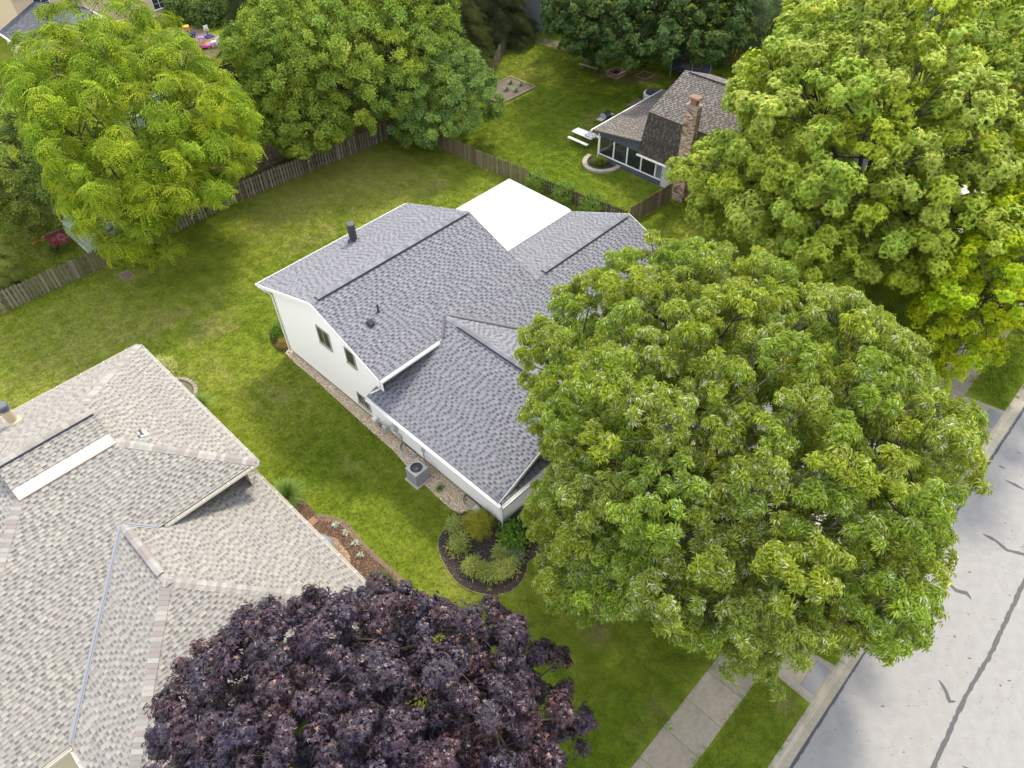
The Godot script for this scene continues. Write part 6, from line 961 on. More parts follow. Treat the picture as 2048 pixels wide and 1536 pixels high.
	board(pb, pp + Vector3(-0.16, 0.05, -0.17), pp + Vector3(0.2, 0.05, -0.17), Vector3(0, -0.409, 1).normalized() * 0.36, Vector3(0, 1, 0.409).normalized() * 0.012, lin(0.09, 0.092, 0.11))
	part(made[1], "flashing", pb, M.v)
	var bv := MB.new()
	pp = F.call(12.75, -21.75)
	var s1 := Vector3(0, -0.409, 1).normalized()
	var n1 := Vector3(0, 1, 0.409).normalized()
	board(bv, pp + n1 * 0.02, pp + n1 * 0.02 + Vector3(0.26, 0, 0), s1 * 0.26, n1 * 0.13, lin(0.035, 0.037, 0.045))
	board(bv, pp + n1 * 0.02 + Vector3(-0.06, 0, 0) - s1 * 0.08, pp + n1 * 0.02 + Vector3(0.32, 0, 0) - s1 * 0.08, s1 * 0.4, n1 * 0.012, lin(0.07, 0.072, 0.085))
	part(made[1], "box_vent", bv, M.v)

func make_tan_house() -> void:
	var H := thing("tan_roofed_house", "beige house with a tan hipped shingle roof and long white skylight", "house", Vector3(0.3, 0, -20))
	var tabs := [lin(0.307, 0.295, 0.280), lin(0.324, 0.312, 0.294), lin(0.290, 0.277, 0.268), lin(0.333, 0.326, 0.297)]
	var gaps := [lin(0.214, 0.202, 0.195), lin(0.176, 0.166, 0.163), lin(0.247, 0.234, 0.223)]
	var cap_m := []
	for c in [lin(0.265, 0.251, 0.241), lin(0.367, 0.356, 0.340), lin(0.307, 0.295, 0.278), lin(0.333, 0.324, 0.307), lin(0.281, 0.246, 0.237)]:
		cap_m.append(textured(smat(c, 0.95, 0, 0.25), M.shingle.albedo_texture, 1.1))
	var s := 0.417
	var E0 := Vector2(-5.16, 5.42)
	var FS := func(x: float, z: float) -> Vector3: return Vector3(x, 4.2 - s * (z + 19.7), z)
	var BS := func(x: float, z: float) -> Vector3: return Vector3(x, 4.2 + s * (z + 29.54), z)
	var RS := func(x: float, z: float) -> Vector3: return Vector3(x, 4.2 + s * (5.42 - x), z)
	var LS := func(x: float, z: float) -> Vector3: return Vector3(x, 4.2 + s * (x + 5.16), z)
	var WR := func(x: float, z: float) -> Vector3: return Vector3(x, 4.55 - s * (x - 0.42), z)
	var WL := func(x: float, z: float) -> Vector3: return Vector3(x, 4.55 + s * (x - 0.42), z)
	var WF := func(x: float, z: float) -> Vector3: return Vector3(x, 2.46 + s * (-12.2 - z), z)
	var ex := Vector3.RIGHT
	var ez := Vector3.BACK
	var roofs := [
		["front_roof", [[FS, [[5.42, -19.7], [1.93, -23.19], [0.42, -23.19], [0.42, -20.54], [1.26, -19.7]]], [FS, [[0.42, -23.19], [-1.67, -23.19], [-9.16, -15.7], [-4.45, -15.7], [0.42, -20.54]]], [FS, [[1.93, -23.19], [1.93, -24.62], [-1.67, -24.62], [-1.67, -23.19]]]], FS.call(0, -15.7), ex, 11],
		["rear_roof", [[BS, [[5.42, -29.54], [-5.16, -29.54], [-1.67, -26.05], [1.93, -26.05]]], [BS, [[1.93, -26.05], [-1.67, -26.05], [-1.67, -24.62], [1.93, -24.62]]]], BS.call(0, -29.54), ex, 12],
		["side_roof", [[RS, [[5.42, -19.7], [5.42, -29.54], [1.93, -26.05], [1.93, -23.19]]]], RS.call(5.42, -19.7), ez, 13],
		["side_roof", [[LS, [[-9.16, -15.7], [-9.16, -29.54], [-5.16, -29.54], [-1.67, -26.05], [-1.67, -23.19]]]], LS.call(-9.16, -19.7), ez, 14],
		["wing_roof", [[WR, [[5.48, -20.86], [5.48, -12.2], [0.42, -17.22], [0.42, -20.54], [0.8, -20.86]]]], WR.call(5.48, -12.2), ez, 15],
		["wing_roof", [[WL, [[-4.45, -15.7], [-4.45, -12.2], [0.42, -17.22], [0.42, -20.54]]]], WL.call(-4.45, -12.2), ez, 16],
		["wing_roof", [[WF, [[5.48, -12.2], [-4.45, -12.2], [0.42, -17.22]]]], WF.call(0, -12.2), ex, 17]]
	var made := {}
	for rf in roofs:
		var deck := MB.new()
		var sh := MB.new()
		for pc in rf[1]:
			var cs := []
			for q in pc[1]: cs.append(pc[0].call(q[0], q[1]))
			shingle_plane(deck, sh, cs, rf[2], rf[3], rf[4], tabs, gaps)
		var o := part(H, rf[0], deck, M.shingle)
		var t := part(o, "shingles", sh, M.shingle)
		t.set_meta("kind", "stuff")
		made[rf[4]] = o
	# hip caps; the arms run down the slopes square to the hip
	var hip := func(o: Node3D, a: Vector3, b: Vector3, n1: Vector3, n2: Vector3) -> void:
		var ax := (b - a).normalized()
		var d1 := n1.normalized().cross(ax)
		var d2 := ax.cross(n2.normalized())
		if d1.y > 0: d1 = -d1
		if d2.y > 0: d2 = -d2
		caps(o, a, b, d1.normalized(), d2.normalized(), 0.19, 0.165, 0.022, cap_m)
	var nf := Vector3(0, 1, s)
	var nb := Vector3(0, 1, -s)
	var nr := Vector3(s, 1, 0)
	var nl := Vector3(-s, 1, 0)
	hip.call(made[13], RS.call(5.40, -19.72), RS.call(1.95, -23.17), nf, nr)
	hip.call(made[13], RS.call(5.40, -29.52), RS.call(1.95, -26.07), nb, nr)
	hip.call(made[14], LS.call(-9.1, -15.76), LS.call(-1.69, -23.17), nf, nl)
	hip.call(made[15], WR.call(5.44, -12.24), WR.call(0.44, -17.2), nf, nr)
	hip.call(made[16], WL.call(-4.41, -12.24), WL.call(0.40, -17.2), nf, nl)
	var df := Vector3(0, -s, 1).normalized()
	var db := Vector3(0, -s, -1).normalized()
	vents(made[11], Vector3(-1.6, 6.27, -24.62), Vector3(1.86, 6.27, -24.62), df, db, cap_m, lin(0.06, 0.06, 0.08))
	var dr := Vector3(1, -s, 0).normalized()
	var dl := Vector3(-1, -s, 0).normalized()
	vents(made[15], Vector3(0.42, 4.57, -20.05), Vector3(0.42, 4.57, -17.7), dr, dl, cap_m, lin(0.16, 0.16, 0.19))
	caps(made[15], Vector3(0.42, 4.57, -20.5), Vector3(0.42, 4.57, -20.05), dr, dl, 0.15, 0.145, 0.012, cap_m)
	caps(made[15], Vector3(0.42, 4.57, -17.66), Vector3(0.42, 4.57, -17.2), dr, dl, 0.15, 0.145, 0.012, cap_m)
	# valley metal
	var vm := smat(lin(0.21, 0.22, 0.255), 0.45)
	for vv in [[FS.call(0.38, -20.5), FS.call(-4.42, -15.74)], [FS.call(0.5, -20.48), FS.call(1.24, -19.74)]]:
		var f := MB.new()
		var d: Vector3 = (vv[1] - vv[0]).normalized()
		var side := d.cross(UP).normalized()
		for k in [-1.0, 1.0]:
			var p0: Vector3 = vv[0] + UP * 0.04 + side * 0.012 * k
			var p1: Vector3 = vv[1] + UP * 0.04 + side * 0.012 * k
			var p2: Vector3 = vv[1] + UP * 0.055 + side * 0.075 * k
			var p3: Vector3 = vv[0] + UP * 0.055 + side * 0.075 * k
			if k > 0: f.quad(p0, p3, p2, p1, Color(1, 1, 1))
			else: f.quad(p0, p1, p2, p3, Color(1, 1, 1))
		f.tube([vv[0] + UP * 0.05, vv[1] + UP * 0.05], [0.012, 0.012], 5, Color(1, 1, 1))
		part(H, "valley_flashing", f, vm)
	# long skylight band
	var fr := MB.new()
	var up := Vector3(0, 1, s).normalized()
	var fa: Vector3 = FS.call(-1.66, -23.12) + up * 0.02
	board(fr, fa, fa + Vector3(3.58, 0, 0), (FS.call(0, -23.56) - FS.call(0, -23.12)), up * 0.05, lin(0.47, 0.36, 0.33))
	var sk := part(made[11], "skylight_frame", fr, M.v)
	var gl := MB.new()
	fa = FS.call(-1.60, -23.20) + up * 0.07
	board(gl, fa, fa + Vector3(3.40, 0, 0), (FS.call(0, -23.52) - FS.call(0, -23.20)), up * 0.012, Color(1, 1, 1))
	part(made[11], "skylight_pane", gl, smat(lin(0.86, 0.85, 0.84), 0.3))
	# flue and vent
	flue(made[12], BS.call(-0.36, -28.15), 0.2, 1.08, lin(0.50, 0.40, 0.27), lin(0.10, 0.105, 0.13))
	vent_pipe(made[13], RS.call(2.84, -23.17) , 0.055, 0.4, lin(0.2, 0.2, 0.2), M.v)
	var fl := MB.new()
	var pr: Vector3 = RS.call(2.75, -23.35) + Vector3(0, 0.035, 0)
	board(fl, pr, pr + Vector3(0.3, -0.3 * s, 0), Vector3(0, 0, 0.32), Vector3(s, 1, 0).normalized() * 0.01, lin(0.62, 0.66, 0.68))
	part(made[13], "flashing", fl, M.vgloss)
	# walls, gablets, gutters
	var beige := lin(0.60, 0.54, 0.43)
	var w := MB.new()
	siding(w, [Vector3(5.0, 0, -20.1), Vector3(5.0, 0, -29.1), Vector3(5.0, 4.25, -29.1), Vector3(5.0, 4.25, -20.1)], Vector3.RIGHT, beige)
	siding(w, [Vector3(5.0, 0, -12.65), Vector3(5.0, 0, -20.1), Vector3(5.0, 2.5, -20.1), Vector3(5.0, 2.5, -12.65)], Vector3.RIGHT, beige)
	siding(w, [Vector3(-8.75, 0, -16.15), Vector3(-4.0, 0, -16.15), Vector3(-4.0, 2.55, -16.15), Vector3(-8.75, 2.55, -16.15)], Vector3.BACK, beige)
	siding(w, [Vector3(-4.0, 0, -16.15), Vector3(-4.0, 0, -12.65), Vector3(-4.0, 2.5, -12.65), Vector3(-4.0, 2.5, -16.15)], Vector3.LEFT, beige)
	siding(w, [Vector3(-4.0, 0, -12.65), Vector3(5.0, 0, -12.65), Vector3(5.0, 2.5, -12.65), Vector3(-4.0, 2.5, -12.65)], Vector3.BACK, beige)
	siding(w, [Vector3(-8.75, 0, -29.1), Vector3(-8.75, 0, -16.15), Vector3(-8.75, 2.55, -16.15), Vector3(-8.75, 2.55, -29.1)], Vector3.LEFT, beige)
	siding(w, [Vector3(5.0, 0, -29.1), Vector3(-4.75, 0, -29.1), Vector3(-4.75, 4.2, -29.1), Vector3(5.0, 4.2, -29.1)], Vector3.FORWARD, beige)
	siding(w, [Vector3(0.6, 3.6, -20.84), Vector3(5.0, 2.4, -20.84), Vector3(5.0, 4.4, -20.84), Vector3(0.6, 4.4, -20.84)], Vector3.BACK, beige)
	part(H, "wall", w, M.v)
	var g := MB.new()
	siding(g, [Vector3(1.9, 5.62, -23.19), Vector3(1.9, 5.62, -26.05), Vector3(1.9, 6.22, -24.62)], Vector3.RIGHT, beige)
	siding(g, [Vector3(-1.64, 5.62, -26.05), Vector3(-1.64, 5.62, -23.19), Vector3(-1.64, 6.22, -24.62)], Vector3.LEFT, beige)
	part(H, "gablet", g, M.v)
	var gm := smat(lin(0.66, 0.63, 0.57), 0.45)
	var c1 := Color(1, 1, 1)
	gutter(H, Vector3(5.43, 4.07, -29.5), Vector3(5.43, 4.07, -19.68), Vector3.RIGHT, gm, c1)
	gutter(H, Vector3(-5.1, 4.07, -29.56), Vector3(5.4, 4.07, -29.56), Vector3.FORWARD, gm, c1)
	gutter(H, Vector3(1.5, 4.07, -19.68), Vector3(5.45, 4.07, -19.68), Vector3.BACK, gm, c1)
	gutter(H, Vector3(5.49, 2.31, -20.86), Vector3(5.49, 2.31, -12.2), Vector3.RIGHT, gm, c1)
	gutter(H, Vector3(-4.45, 2.36, -12.18), Vector3(5.48, 2.36, -12.18), Vector3.BACK, gm, c1)
	gutter(H, Vector3(-9.1, 2.42, -15.68), Vector3(-4.5, 2.42, -15.68), Vector3.BACK, gm, c1)
	gutter(H, Vector3(-4.46, 2.40, -15.6), Vector3(-4.46, 2.40, -12.2), Vector3.LEFT, gm, c1)
	var d := MB.new()
	d.tube([Vector3(5.3, 4.1, -19.7), Vector3(5.4, 3.3, -20.2), Vector3(5.45, 2.6, -20.6)], [0.04, 0.04, 0.04], 4, c1)
	part(H, "downspout", d, gm)

# brickwork over a rectangle: o = lower left seen from outside, e = along, n = outwards
func bricks(mb: MB, o: Vector3, e: Vector3, n: Vector3, w: float, h: float, cols: Array, l := 0.215, t := 0.072) -> void:
	var rows := int(h / t)
	for j in rows:
		var u := -(l / 2 if j % 2 else 0.0)
		while u < w:
			var a := maxf(u + 0.006, 0.0)
			var b := minf(u + l - 0.006, w)
			if b - a > 0.02:
				var c: Color = vary(cols[rng.randi() % cols.size()], 0.12)
				board(mb, o + e * a + UP * (j * t + 0.005), o + e * b + UP * (j * t + 0.005), UP * (t - 0.011), n * rng.randf_range(0.010, 0.016), c)
			u += l

func make_gambrel_house() -> void:
	var H := thing("gambrel_house", "house with brown gambrel roof, tall brick chimney and slate blue screened porch", "house", Vector3(42.4, 0, -20))
	var tabs := [lin(0.170, 0.157, 0.145), lin(0.204, 0.187, 0.174), lin(0.145, 0.132, 0.123), lin(0.221, 0.200, 0.187)]
	var gaps := [lin(0.115, 0.102, 0.098), lin(0.093, 0.085, 0.081)]
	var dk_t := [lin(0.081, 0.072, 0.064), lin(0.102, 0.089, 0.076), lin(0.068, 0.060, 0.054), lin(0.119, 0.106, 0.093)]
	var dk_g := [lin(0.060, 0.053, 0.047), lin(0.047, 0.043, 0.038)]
	var zs := -25.5
	var ze := -13.5
	var ez := Vector3.BACK
	var mk := func(called: String, cs: Array, o: Vector3, e: Vector3, sd: int, a: Array, b: Array) -> MeshInstance3D:
		var deck := MB.new()
		var sh := MB.new()
		shingle_plane(deck, sh, cs, o, e, sd, a, b, 0.15)
		var p := part(H, called, deck, M.shingle)
		var q := part(p, "shingles", sh, M.shingle)
		q.set_meta("kind", "stuff")
		return p
	var V := func(x: float, y: float, z: float) -> Vector3: return Vector3(x, y, z)
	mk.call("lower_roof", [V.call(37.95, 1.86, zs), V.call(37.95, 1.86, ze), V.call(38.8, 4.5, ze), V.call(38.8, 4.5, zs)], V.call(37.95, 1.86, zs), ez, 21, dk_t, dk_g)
	var up1 = mk.call("upper_roof", [V.call(38.72, 4.47, zs), V.call(38.72, 4.47, ze), V.call(42.4, 5.97, ze), V.call(42.4, 5.97, zs)], V.call(38.72, 4.47, zs), ez, 22, tabs, gaps)
	mk.call("upper_roof", [V.call(46.08, 4.47, zs), V.call(46.08, 4.47, ze), V.call(42.4, 5.97, ze), V.call(42.4, 5.97, zs)], V.call(46.08, 4.47, zs), ez, 23, tabs, gaps)
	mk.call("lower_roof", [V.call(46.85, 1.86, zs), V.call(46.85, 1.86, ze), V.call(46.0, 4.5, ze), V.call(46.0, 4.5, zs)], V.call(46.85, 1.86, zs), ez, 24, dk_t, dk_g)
	mk.call("porch_roof", [V.call(37.95, 2.18, -29.4), V.call(46.2, 2.18, -29.4), V.call(46.2, 2.76, -25.35), V.call(37.95, 2.76, -25.35)], V.call(37.95, 2.18, -29.4), Vector3.RIGHT, 25, tabs, gaps)
	var rv := MB.new()
	rv.box(Vector3(42.28, 5.97, -25.1), Vector3(42.52, 6.03, -14.0), lin(0.035, 0.035, 0.04))
	part(up1, "ridge_vent", rv, M.v)
	var cm := []
	for c in [lin(0.19, 0.175, 0.16), lin(0.24, 0.22, 0.205)]: cm.append(smat(c, 0.95, 0, 0.2))
	caps(up1, Vector3(42.4, 6.03, -25.0), Vector3(42.4, 6.03, -14.1), Vector3(-1, -0.41, 0).normalized(), Vector3(1, -0.41, 0).normalized(), 0.11, 0.3, 0.012, cm)
	# slate-blue boarded porch walls
	var blue := lin(0.085, 0.10, 0.13)
	var bd := MB.new()
	var xw := 38.24
	var z := -28.95
	var cols := [blue, vary(blue, 0.1)]
	while z < -23.65:
		var zz := minf(z + 0.2, -23.62)
		var topy := 2.16 + 0.143 * (z + 29.4) - 0.02
		bd = MB.new()
		bd.box(Vector3(xw, 0.0, z + 0.004), Vector3(xw + 0.05, 0.42, zz - 0.004), cols[rng.randi() % 2])
		part(H, "porch_board", bd, M.v)
		bd = MB.new()
		if z < -25.5: bd.box(Vector3(xw, minf(1.78 + 0.0 * z, topy - 0.05), z + 0.004), Vector3(xw + 0.05, topy, zz - 0.004), cols[rng.randi() % 2])
		if bd.v.size(): part(H, "porch_board", bd, M.v)
		z = zz
	var x := xw + 0.06   # low wall of the lawn side
	while x < 45.9:
		var ls := MB.new()
		ls.box(Vector3(x + 0.004, 0, -29.0), Vector3(minf(x + 0.2, 45.9) - 0.004, 0.42, -28.95), cols[rng.randi() % 2])
		part(H, "porch_board", ls, M.v)
		x += 0.2
	var fr := MB.new()
	var wh := Color(1, 1, 1)
	fr.box(Vector3(xw - 0.02, 0.42, -29.02), Vector3(xw + 0.07, 0.50, -23.62), wh)
	for pz in [-28.98, -27.7, -26.55, -25.35, -24.15]:
		fr.box(Vector3(xw - 0.02, 0.50, pz), Vector3(xw + 0.07, 1.78, pz + 0.09), wh)
	fr.box(Vector3(xw - 0.025, 0.02, -29.04), Vector3(xw + 0.085, 2.14, -28.985), wh)
	for px in [39.6, 41.0, 42.5, 44.0, 45.8]:
		fr.box(Vector3(px, 0.42, -29.03), Vector3(px + 0.09, 2.1, -28.94), wh)
	fr.box(Vector3(xw + 0.09, 0.42, -29.03), Vector3(45.9, 0.5, -28.93), wh)
	var frm := part(H, "porch_frame", fr, M.trim)
	for pz in [-28.88, -27.6, -26.45, -25.25]:
		var g := MB.new()
		g.box(Vector3(xw + 0.02, 0.5, pz), Vector3(xw + 0.028, 1.78, pz + 1.09), wh)
		part(frm, "screen_pane", g, M.clear)
	var gt := MB.new()
	board(gt, Vector3(37.9, 2.07, -29.42), Vector3(46.25, 2.07, -29.42), UP * 0.1, Vector3.FORWARD * 0.1, wh)
	part(H, "gutter", gt, M.trim)
	var g2 := MB.new()
	board(g2, Vector3(37.93, 1.76, zs), Vector3(37.93, 1.76, ze), UP * 0.1, Vector3.LEFT * 0.1, wh)
	part(H, "gutter", g2, M.trim)
	var pf := MB.new()
	pf.box(Vector3(38.3, -0.1, -28.9), Vector3(45.9, 0.06, -25.4), lin(0.30, 0.29, 0.28))
	part(H, "porch_floor", pf, M.concrete)
	# pale door panel and brick
	var dp := MB.new()
	dp.box(Vector3(xw - 0.02, 0.05, -23.58), Vector3(xw + 0.05, 1.84, -22.9), lin(0.50, 0.52, 0.56))
	dp.box(Vector3(xw - 0.05, 0.85, -23.50), Vector3(xw - 0.02, 0.95, -23.46), lin(0.1, 0.1, 0.1))
	part(H, "side_door", dp, M.v)
	var br := MB.new()
	var bc := [lin(0.34, 0.22, 0.155), lin(0.42, 0.30, 0.22), lin(0.27, 0.165, 0.115), lin(0.50, 0.41, 0.32), lin(0.13, 0.10, 0.085), lin(0.45, 0.34, 0.25)]
	var mortar := lin(0.46, 0.42, 0.36)
	br.box(Vector3(xw + 0.02, -0.1, -22.88), Vector3(xw + 0.25, 1.86, ze), mortar)
	bricks(br, Vector3(xw + 0.02, 0, -22.88), Vector3.BACK, Vector3.LEFT, 9.3, 1.86, bc)
	var bw := part(H, "brick_wall", br, M.v)
	bw.set_meta("kind", "stuff")
	# body
	var bo := MB.new()
	bo.box(Vector3(38.32, -0.1, -25.3), Vector3(46.4, 1.9, ze), lin(0.16, 0.17, 0.19))
	for zz in [-25.3, ze - 0.05]:
		bo.poly([Vector3(38.1, 1.9, zz), Vector3(46.7, 1.9, zz), Vector3(45.9, 4.42, zz), Vector3(42.4, 5.85, zz), Vector3(38.9, 4.42, zz)] if zz > -20 else [Vector3(38.9, 4.42, zz), Vector3(42.4, 5.85, zz), Vector3(45.9, 4.42, zz), Vector3(46.7, 1.9, zz), Vector3(38.1, 1.9, zz)], lin(0.11, 0.125, 0.15))
	part(H, "wall", bo, M.v)
	# chimney
	var ch := MB.new()
	var cx0 := 37.52
	var cx1 := 38.06
	var cz0 := -22.15
	var cz1 := -21.3
	ch.box(Vector3(cx0 + 0.02, -0.1, cz0 + 0.02), Vector3(cx1 - 0.02, 6.42, cz1 - 0.02), mortar)
	bricks(ch, Vector3(cx0 + 0.02, 0, cz0 + 0.02), Vector3.BACK, Vector3.LEFT, cz1 - cz0 - 0.04, 6.4, bc)
	bricks(ch, Vector3(cx0 + 0.02, 0, cz1 - 0.02), Vector3.RIGHT, Vector3.BACK, cx1 - cx0 - 0.04, 6.4, bc)
	bricks(ch, Vector3(cx1 - 0.02, 0, cz0 + 0.02), Vector3.LEFT, Vector3.FORWARD, cx1 - cx0 - 0.04, 6.4, bc)
	var cb := part(H, "chimney", ch, M.v)
	var cc := MB.new()
	cc.bevel_box(Vector3(cx0 - 0.05, 6.42, cz0 - 0.05), Vector3(cx1 + 0.05, 6.52, cz1 + 0.05), 0.03, lin(0.24, 0.21, 0.18))
	part(cb, "crown", cc, M.v)
	var cp := MB.new()
	cp.box(Vector3(cx0 + 0.1, 6.52, cz0 + 0.22), Vector3(cx1 - 0.1, 6.86, cz1 - 0.22), lin(0.30, 0.12, 0.08))
	part(cb, "flue_liner", cp, M.v)
	cp = MB.new()
	cp.bevel_box(Vector3(cx0 - 0.02, 6.90, cz0 + 0.05), Vector3(cx1 + 0.02, 7.0, cz1 - 0.05), 0.04, lin(0.20, 0.13, 0.10))
	cp.box(Vector3(cx0 + 0.12, 6.86, cz0 + 0.25), Vector3(cx0 + 0.16, 6.90, cz0 + 0.29), lin(0.1, 0.08, 0.07))
	cp.box(Vector3(cx1 - 0.16, 6.86, cz1 - 0.29), Vector3(cx1 - 0.12, 6.90, cz1 - 0.25), lin(0.1, 0.08, 0.07))
	part(cb, "rain_cap", cp, M.v)

func far_house(called: String, label: String, x0: float, x1: float, z0: float, z1: float, h: float, ridge_along_x: bool, wall: Color, tabs: Array, gaps: Array, sd: int) -> Node3D:
	var H := thing(called, label, "house", Vector3((x0 + x1) / 2, 0, (z0 + z1) / 2))
	var w := MB.new()
	var slope := 0.42
	var p := [Vector3(x0, 0, z0), Vector3(x1, 0, z0), Vector3(x1, 0, z1), Vector3(x0, 0, z1)]
	var ns := [Vector3.FORWARD, Vector3.RIGHT, Vector3.BACK, Vector3.LEFT]
	for i in 4:
		var a: Vector3 = p[i]
		var b: Vector3 = p[(i + 1) % 4]
		var cs := [a, b, b + UP * h, a + UP * h]
		var gable := (i % 2 == 1) == ridge_along_x
		if gable:
			var rise := slope * (z1 - z0 if ridge_along_x else x1 - x0) / 2
			cs = [a, b, b + UP * h, (a + b) / 2 + UP * (h + rise - 0.05), a + UP * h]
		siding(w, cs, ns[i], wall, 0.2)
	part(H, "wall", w, M.v)
	var half := ((z1 - z0) if ridge_along_x else (x1 - x0)) / 2
	var mid := ((z0 + z1) / 2) if ridge_along_x else ((x0 + x1) / 2)
	for s in [-1.0, 1.0]:
		var deck := MB.new()
		var sh := MB.new()
		var o := 0.4
		var cs: Array
		var ey := h - slope * o
		var ry := h + slope * half
		if ridge_along_x:
			cs = [Vector3(x0 - o, ey, mid + s * (half + o)), Vector3(x1 + o, ey, mid + s * (half + o)), Vector3(x1 + o, ry, mid), Vector3(x0 - o, ry, mid)]
		else:
			cs = [Vector3(mid + s * (half + o), ey, z0 - o), Vector3(mid + s * (half + o), ey, z1 + o), Vector3(mid, ry, z1 + o), Vector3(mid, ry, z0 - o)]
		shingle_plane(deck, sh, cs, cs[0], cs[1] - cs[0], sd + int(s), tabs, gaps, 0.18)
		var r := part(H, "roof", deck, M.shingle)
		var q := part(r, "shingles", sh, M.shingle)
		q.set_meta("kind", "stuff")
		var f := MB.new()
		board(f, cs[0] - UP * 0.12, cs[1] - UP * 0.12, UP * 0.12, (Vector3.BACK if ridge_along_x else Vector3.RIGHT) * s * 0.1, Color(1, 1, 1))
		part(H, "gutter", f, M.trim)
	return H

func make_far_houses() -> void:
	var dk := [lin(0.13, 0.135, 0.16), lin(0.16, 0.165, 0.19), lin(0.11, 0.115, 0.14)]
	var dg := [lin(0.09, 0.095, 0.11)]
	var tan := lin(0.56, 0.45, 0.33)
	var a := far_house("beige_house", "beige sided house with dark grey roof behind the feathery walnut tree", 18.2, 32.3, -90.0, -77.4, 5.6, true, tan, dk, dg, 40)
	window(a, Vector3(30.4, 1.0, -77.39), Vector3.RIGHT, Vector3.BACK, 1.3, 1.5, 2, M.trim, M.glass, 2)
	window(a, Vector3(20.4, 3.6, -77.39), Vector3.RIGHT, Vector3.BACK, 1.3, 1.5, 2, M.trim, M.glass, 2)
	window(a, Vector3(25.0, 3.6, -77.39), Vector3.RIGHT, Vector3.BACK, 1.3, 1.5, 2, M.trim, M.glass, 2)
	# its low front wing
	var w := MB.new()
	siding(w, [Vector3(16.4, 0, -77.4), Vector3(16.4, 0, -68.8), Vector3(16.4, 3.0, -68.8), Vector3(16.4, 3.0, -77.4)], Vector3.LEFT, tan, 0.2)
	siding(w, [Vector3(16.4, 0, -68.8), Vector3(23.4, 0, -68.8), Vector3(23.4, 3.0, -68.8), Vector3(19.9, 4.4, -68.8), Vector3(16.4, 3.0, -68.8)], Vector3.BACK, tan, 0.2)
	siding(w, [Vector3(23.4, 0, -68.8), Vector3(23.4, 0, -77.4), Vector3(23.4, 3.0, -77.4), Vector3(23.4, 3.0, -68.8)], Vector3.RIGHT, tan, 0.2)
	siding(w, [Vector3(18.2, 0, -77.4), Vector3(16.4, 0, -77.4), Vector3(16.4, 3.0, -77.4), Vector3(18.2, 3.7, -77.4)], Vector3.FORWARD, tan, 0.2)
	part(a, "wing_wall", w, M.v)
	for s in [-1.0, 1.0]:
		var deck := MB.new()
		var sh := MB.new()
		var cs := [Vector3(19.9 + s * 3.8, 2.88, -77.4), Vector3(19.9 + s * 3.8, 2.88, -68.4), Vector3(19.9, 4.4, -68.4), Vector3(19.9, 4.4, -77.4)]
		shingle_plane(deck, sh, cs, cs[0], Vector3.BACK, 43 + int(s), dk, dg, 0.18)
		var r := part(a, "wing_roof", deck, M.shingle)
		var q := part(r, "shingles", sh, M.shingle)
		q.set_meta("kind", "stuff")
		var f := MB.new()
		board(f, cs[0] - UP * 0.1, cs[1] - UP * 0.1, UP * 0.12, Vector3.RIGHT * s * 0.1, Color(1, 1, 1))
		part(a, "gutter", f, M.trim)
	window(a, Vector3(16.39, 0.3, -70.6), Vector3.BACK, Vector3.LEFT, 1.5, 1.9, 1, M.trim, M.glass)
	var gr := lin(0.19, 0.20, 0.22)
	far_house("grey_garage", "small grey garage half hidden behind the dark conifers", 52.4, 60.5, -56.0, -46.2, 3.0, true, gr, [lin(0.25, 0.26, 0.29), lin(0.3, 0.31, 0.34)], dg, 50)
	far_house("blue_house", "blue sided house glimpsed between the trees at the upper right", 72.5, 84.0, -31.0, -21.0, 3.2, true, lin(0.06, 0.10, 0.17), dk, dg, 55)

# ---------- fences ----------
func picket_mesh(w: float, h: float, t: float) -> Mesh:
	var m := MB.new()
	var c := Color(1, 1, 1)
	var s := w * 0.28
	var f := [Vector3(-w / 2, 0, t), Vector3(w / 2, 0, t), Vector3(w / 2, h - s, t), Vector3(w / 2 - s, h, t), Vector3(-w / 2 + s, h, t), Vector3(-w / 2, h - s, t)]
	m.poly(f, c)
	var b := []
	for p in f: b.append(p - Vector3(0, 0, t))
	var br := b.duplicate(); br.reverse()
	m.poly(br, c)
	for i in f.size():
		var j := (i + 1) % f.size()
		m.quad(f[j], f[i], b[i], b[j], c)
	return m.mesh()

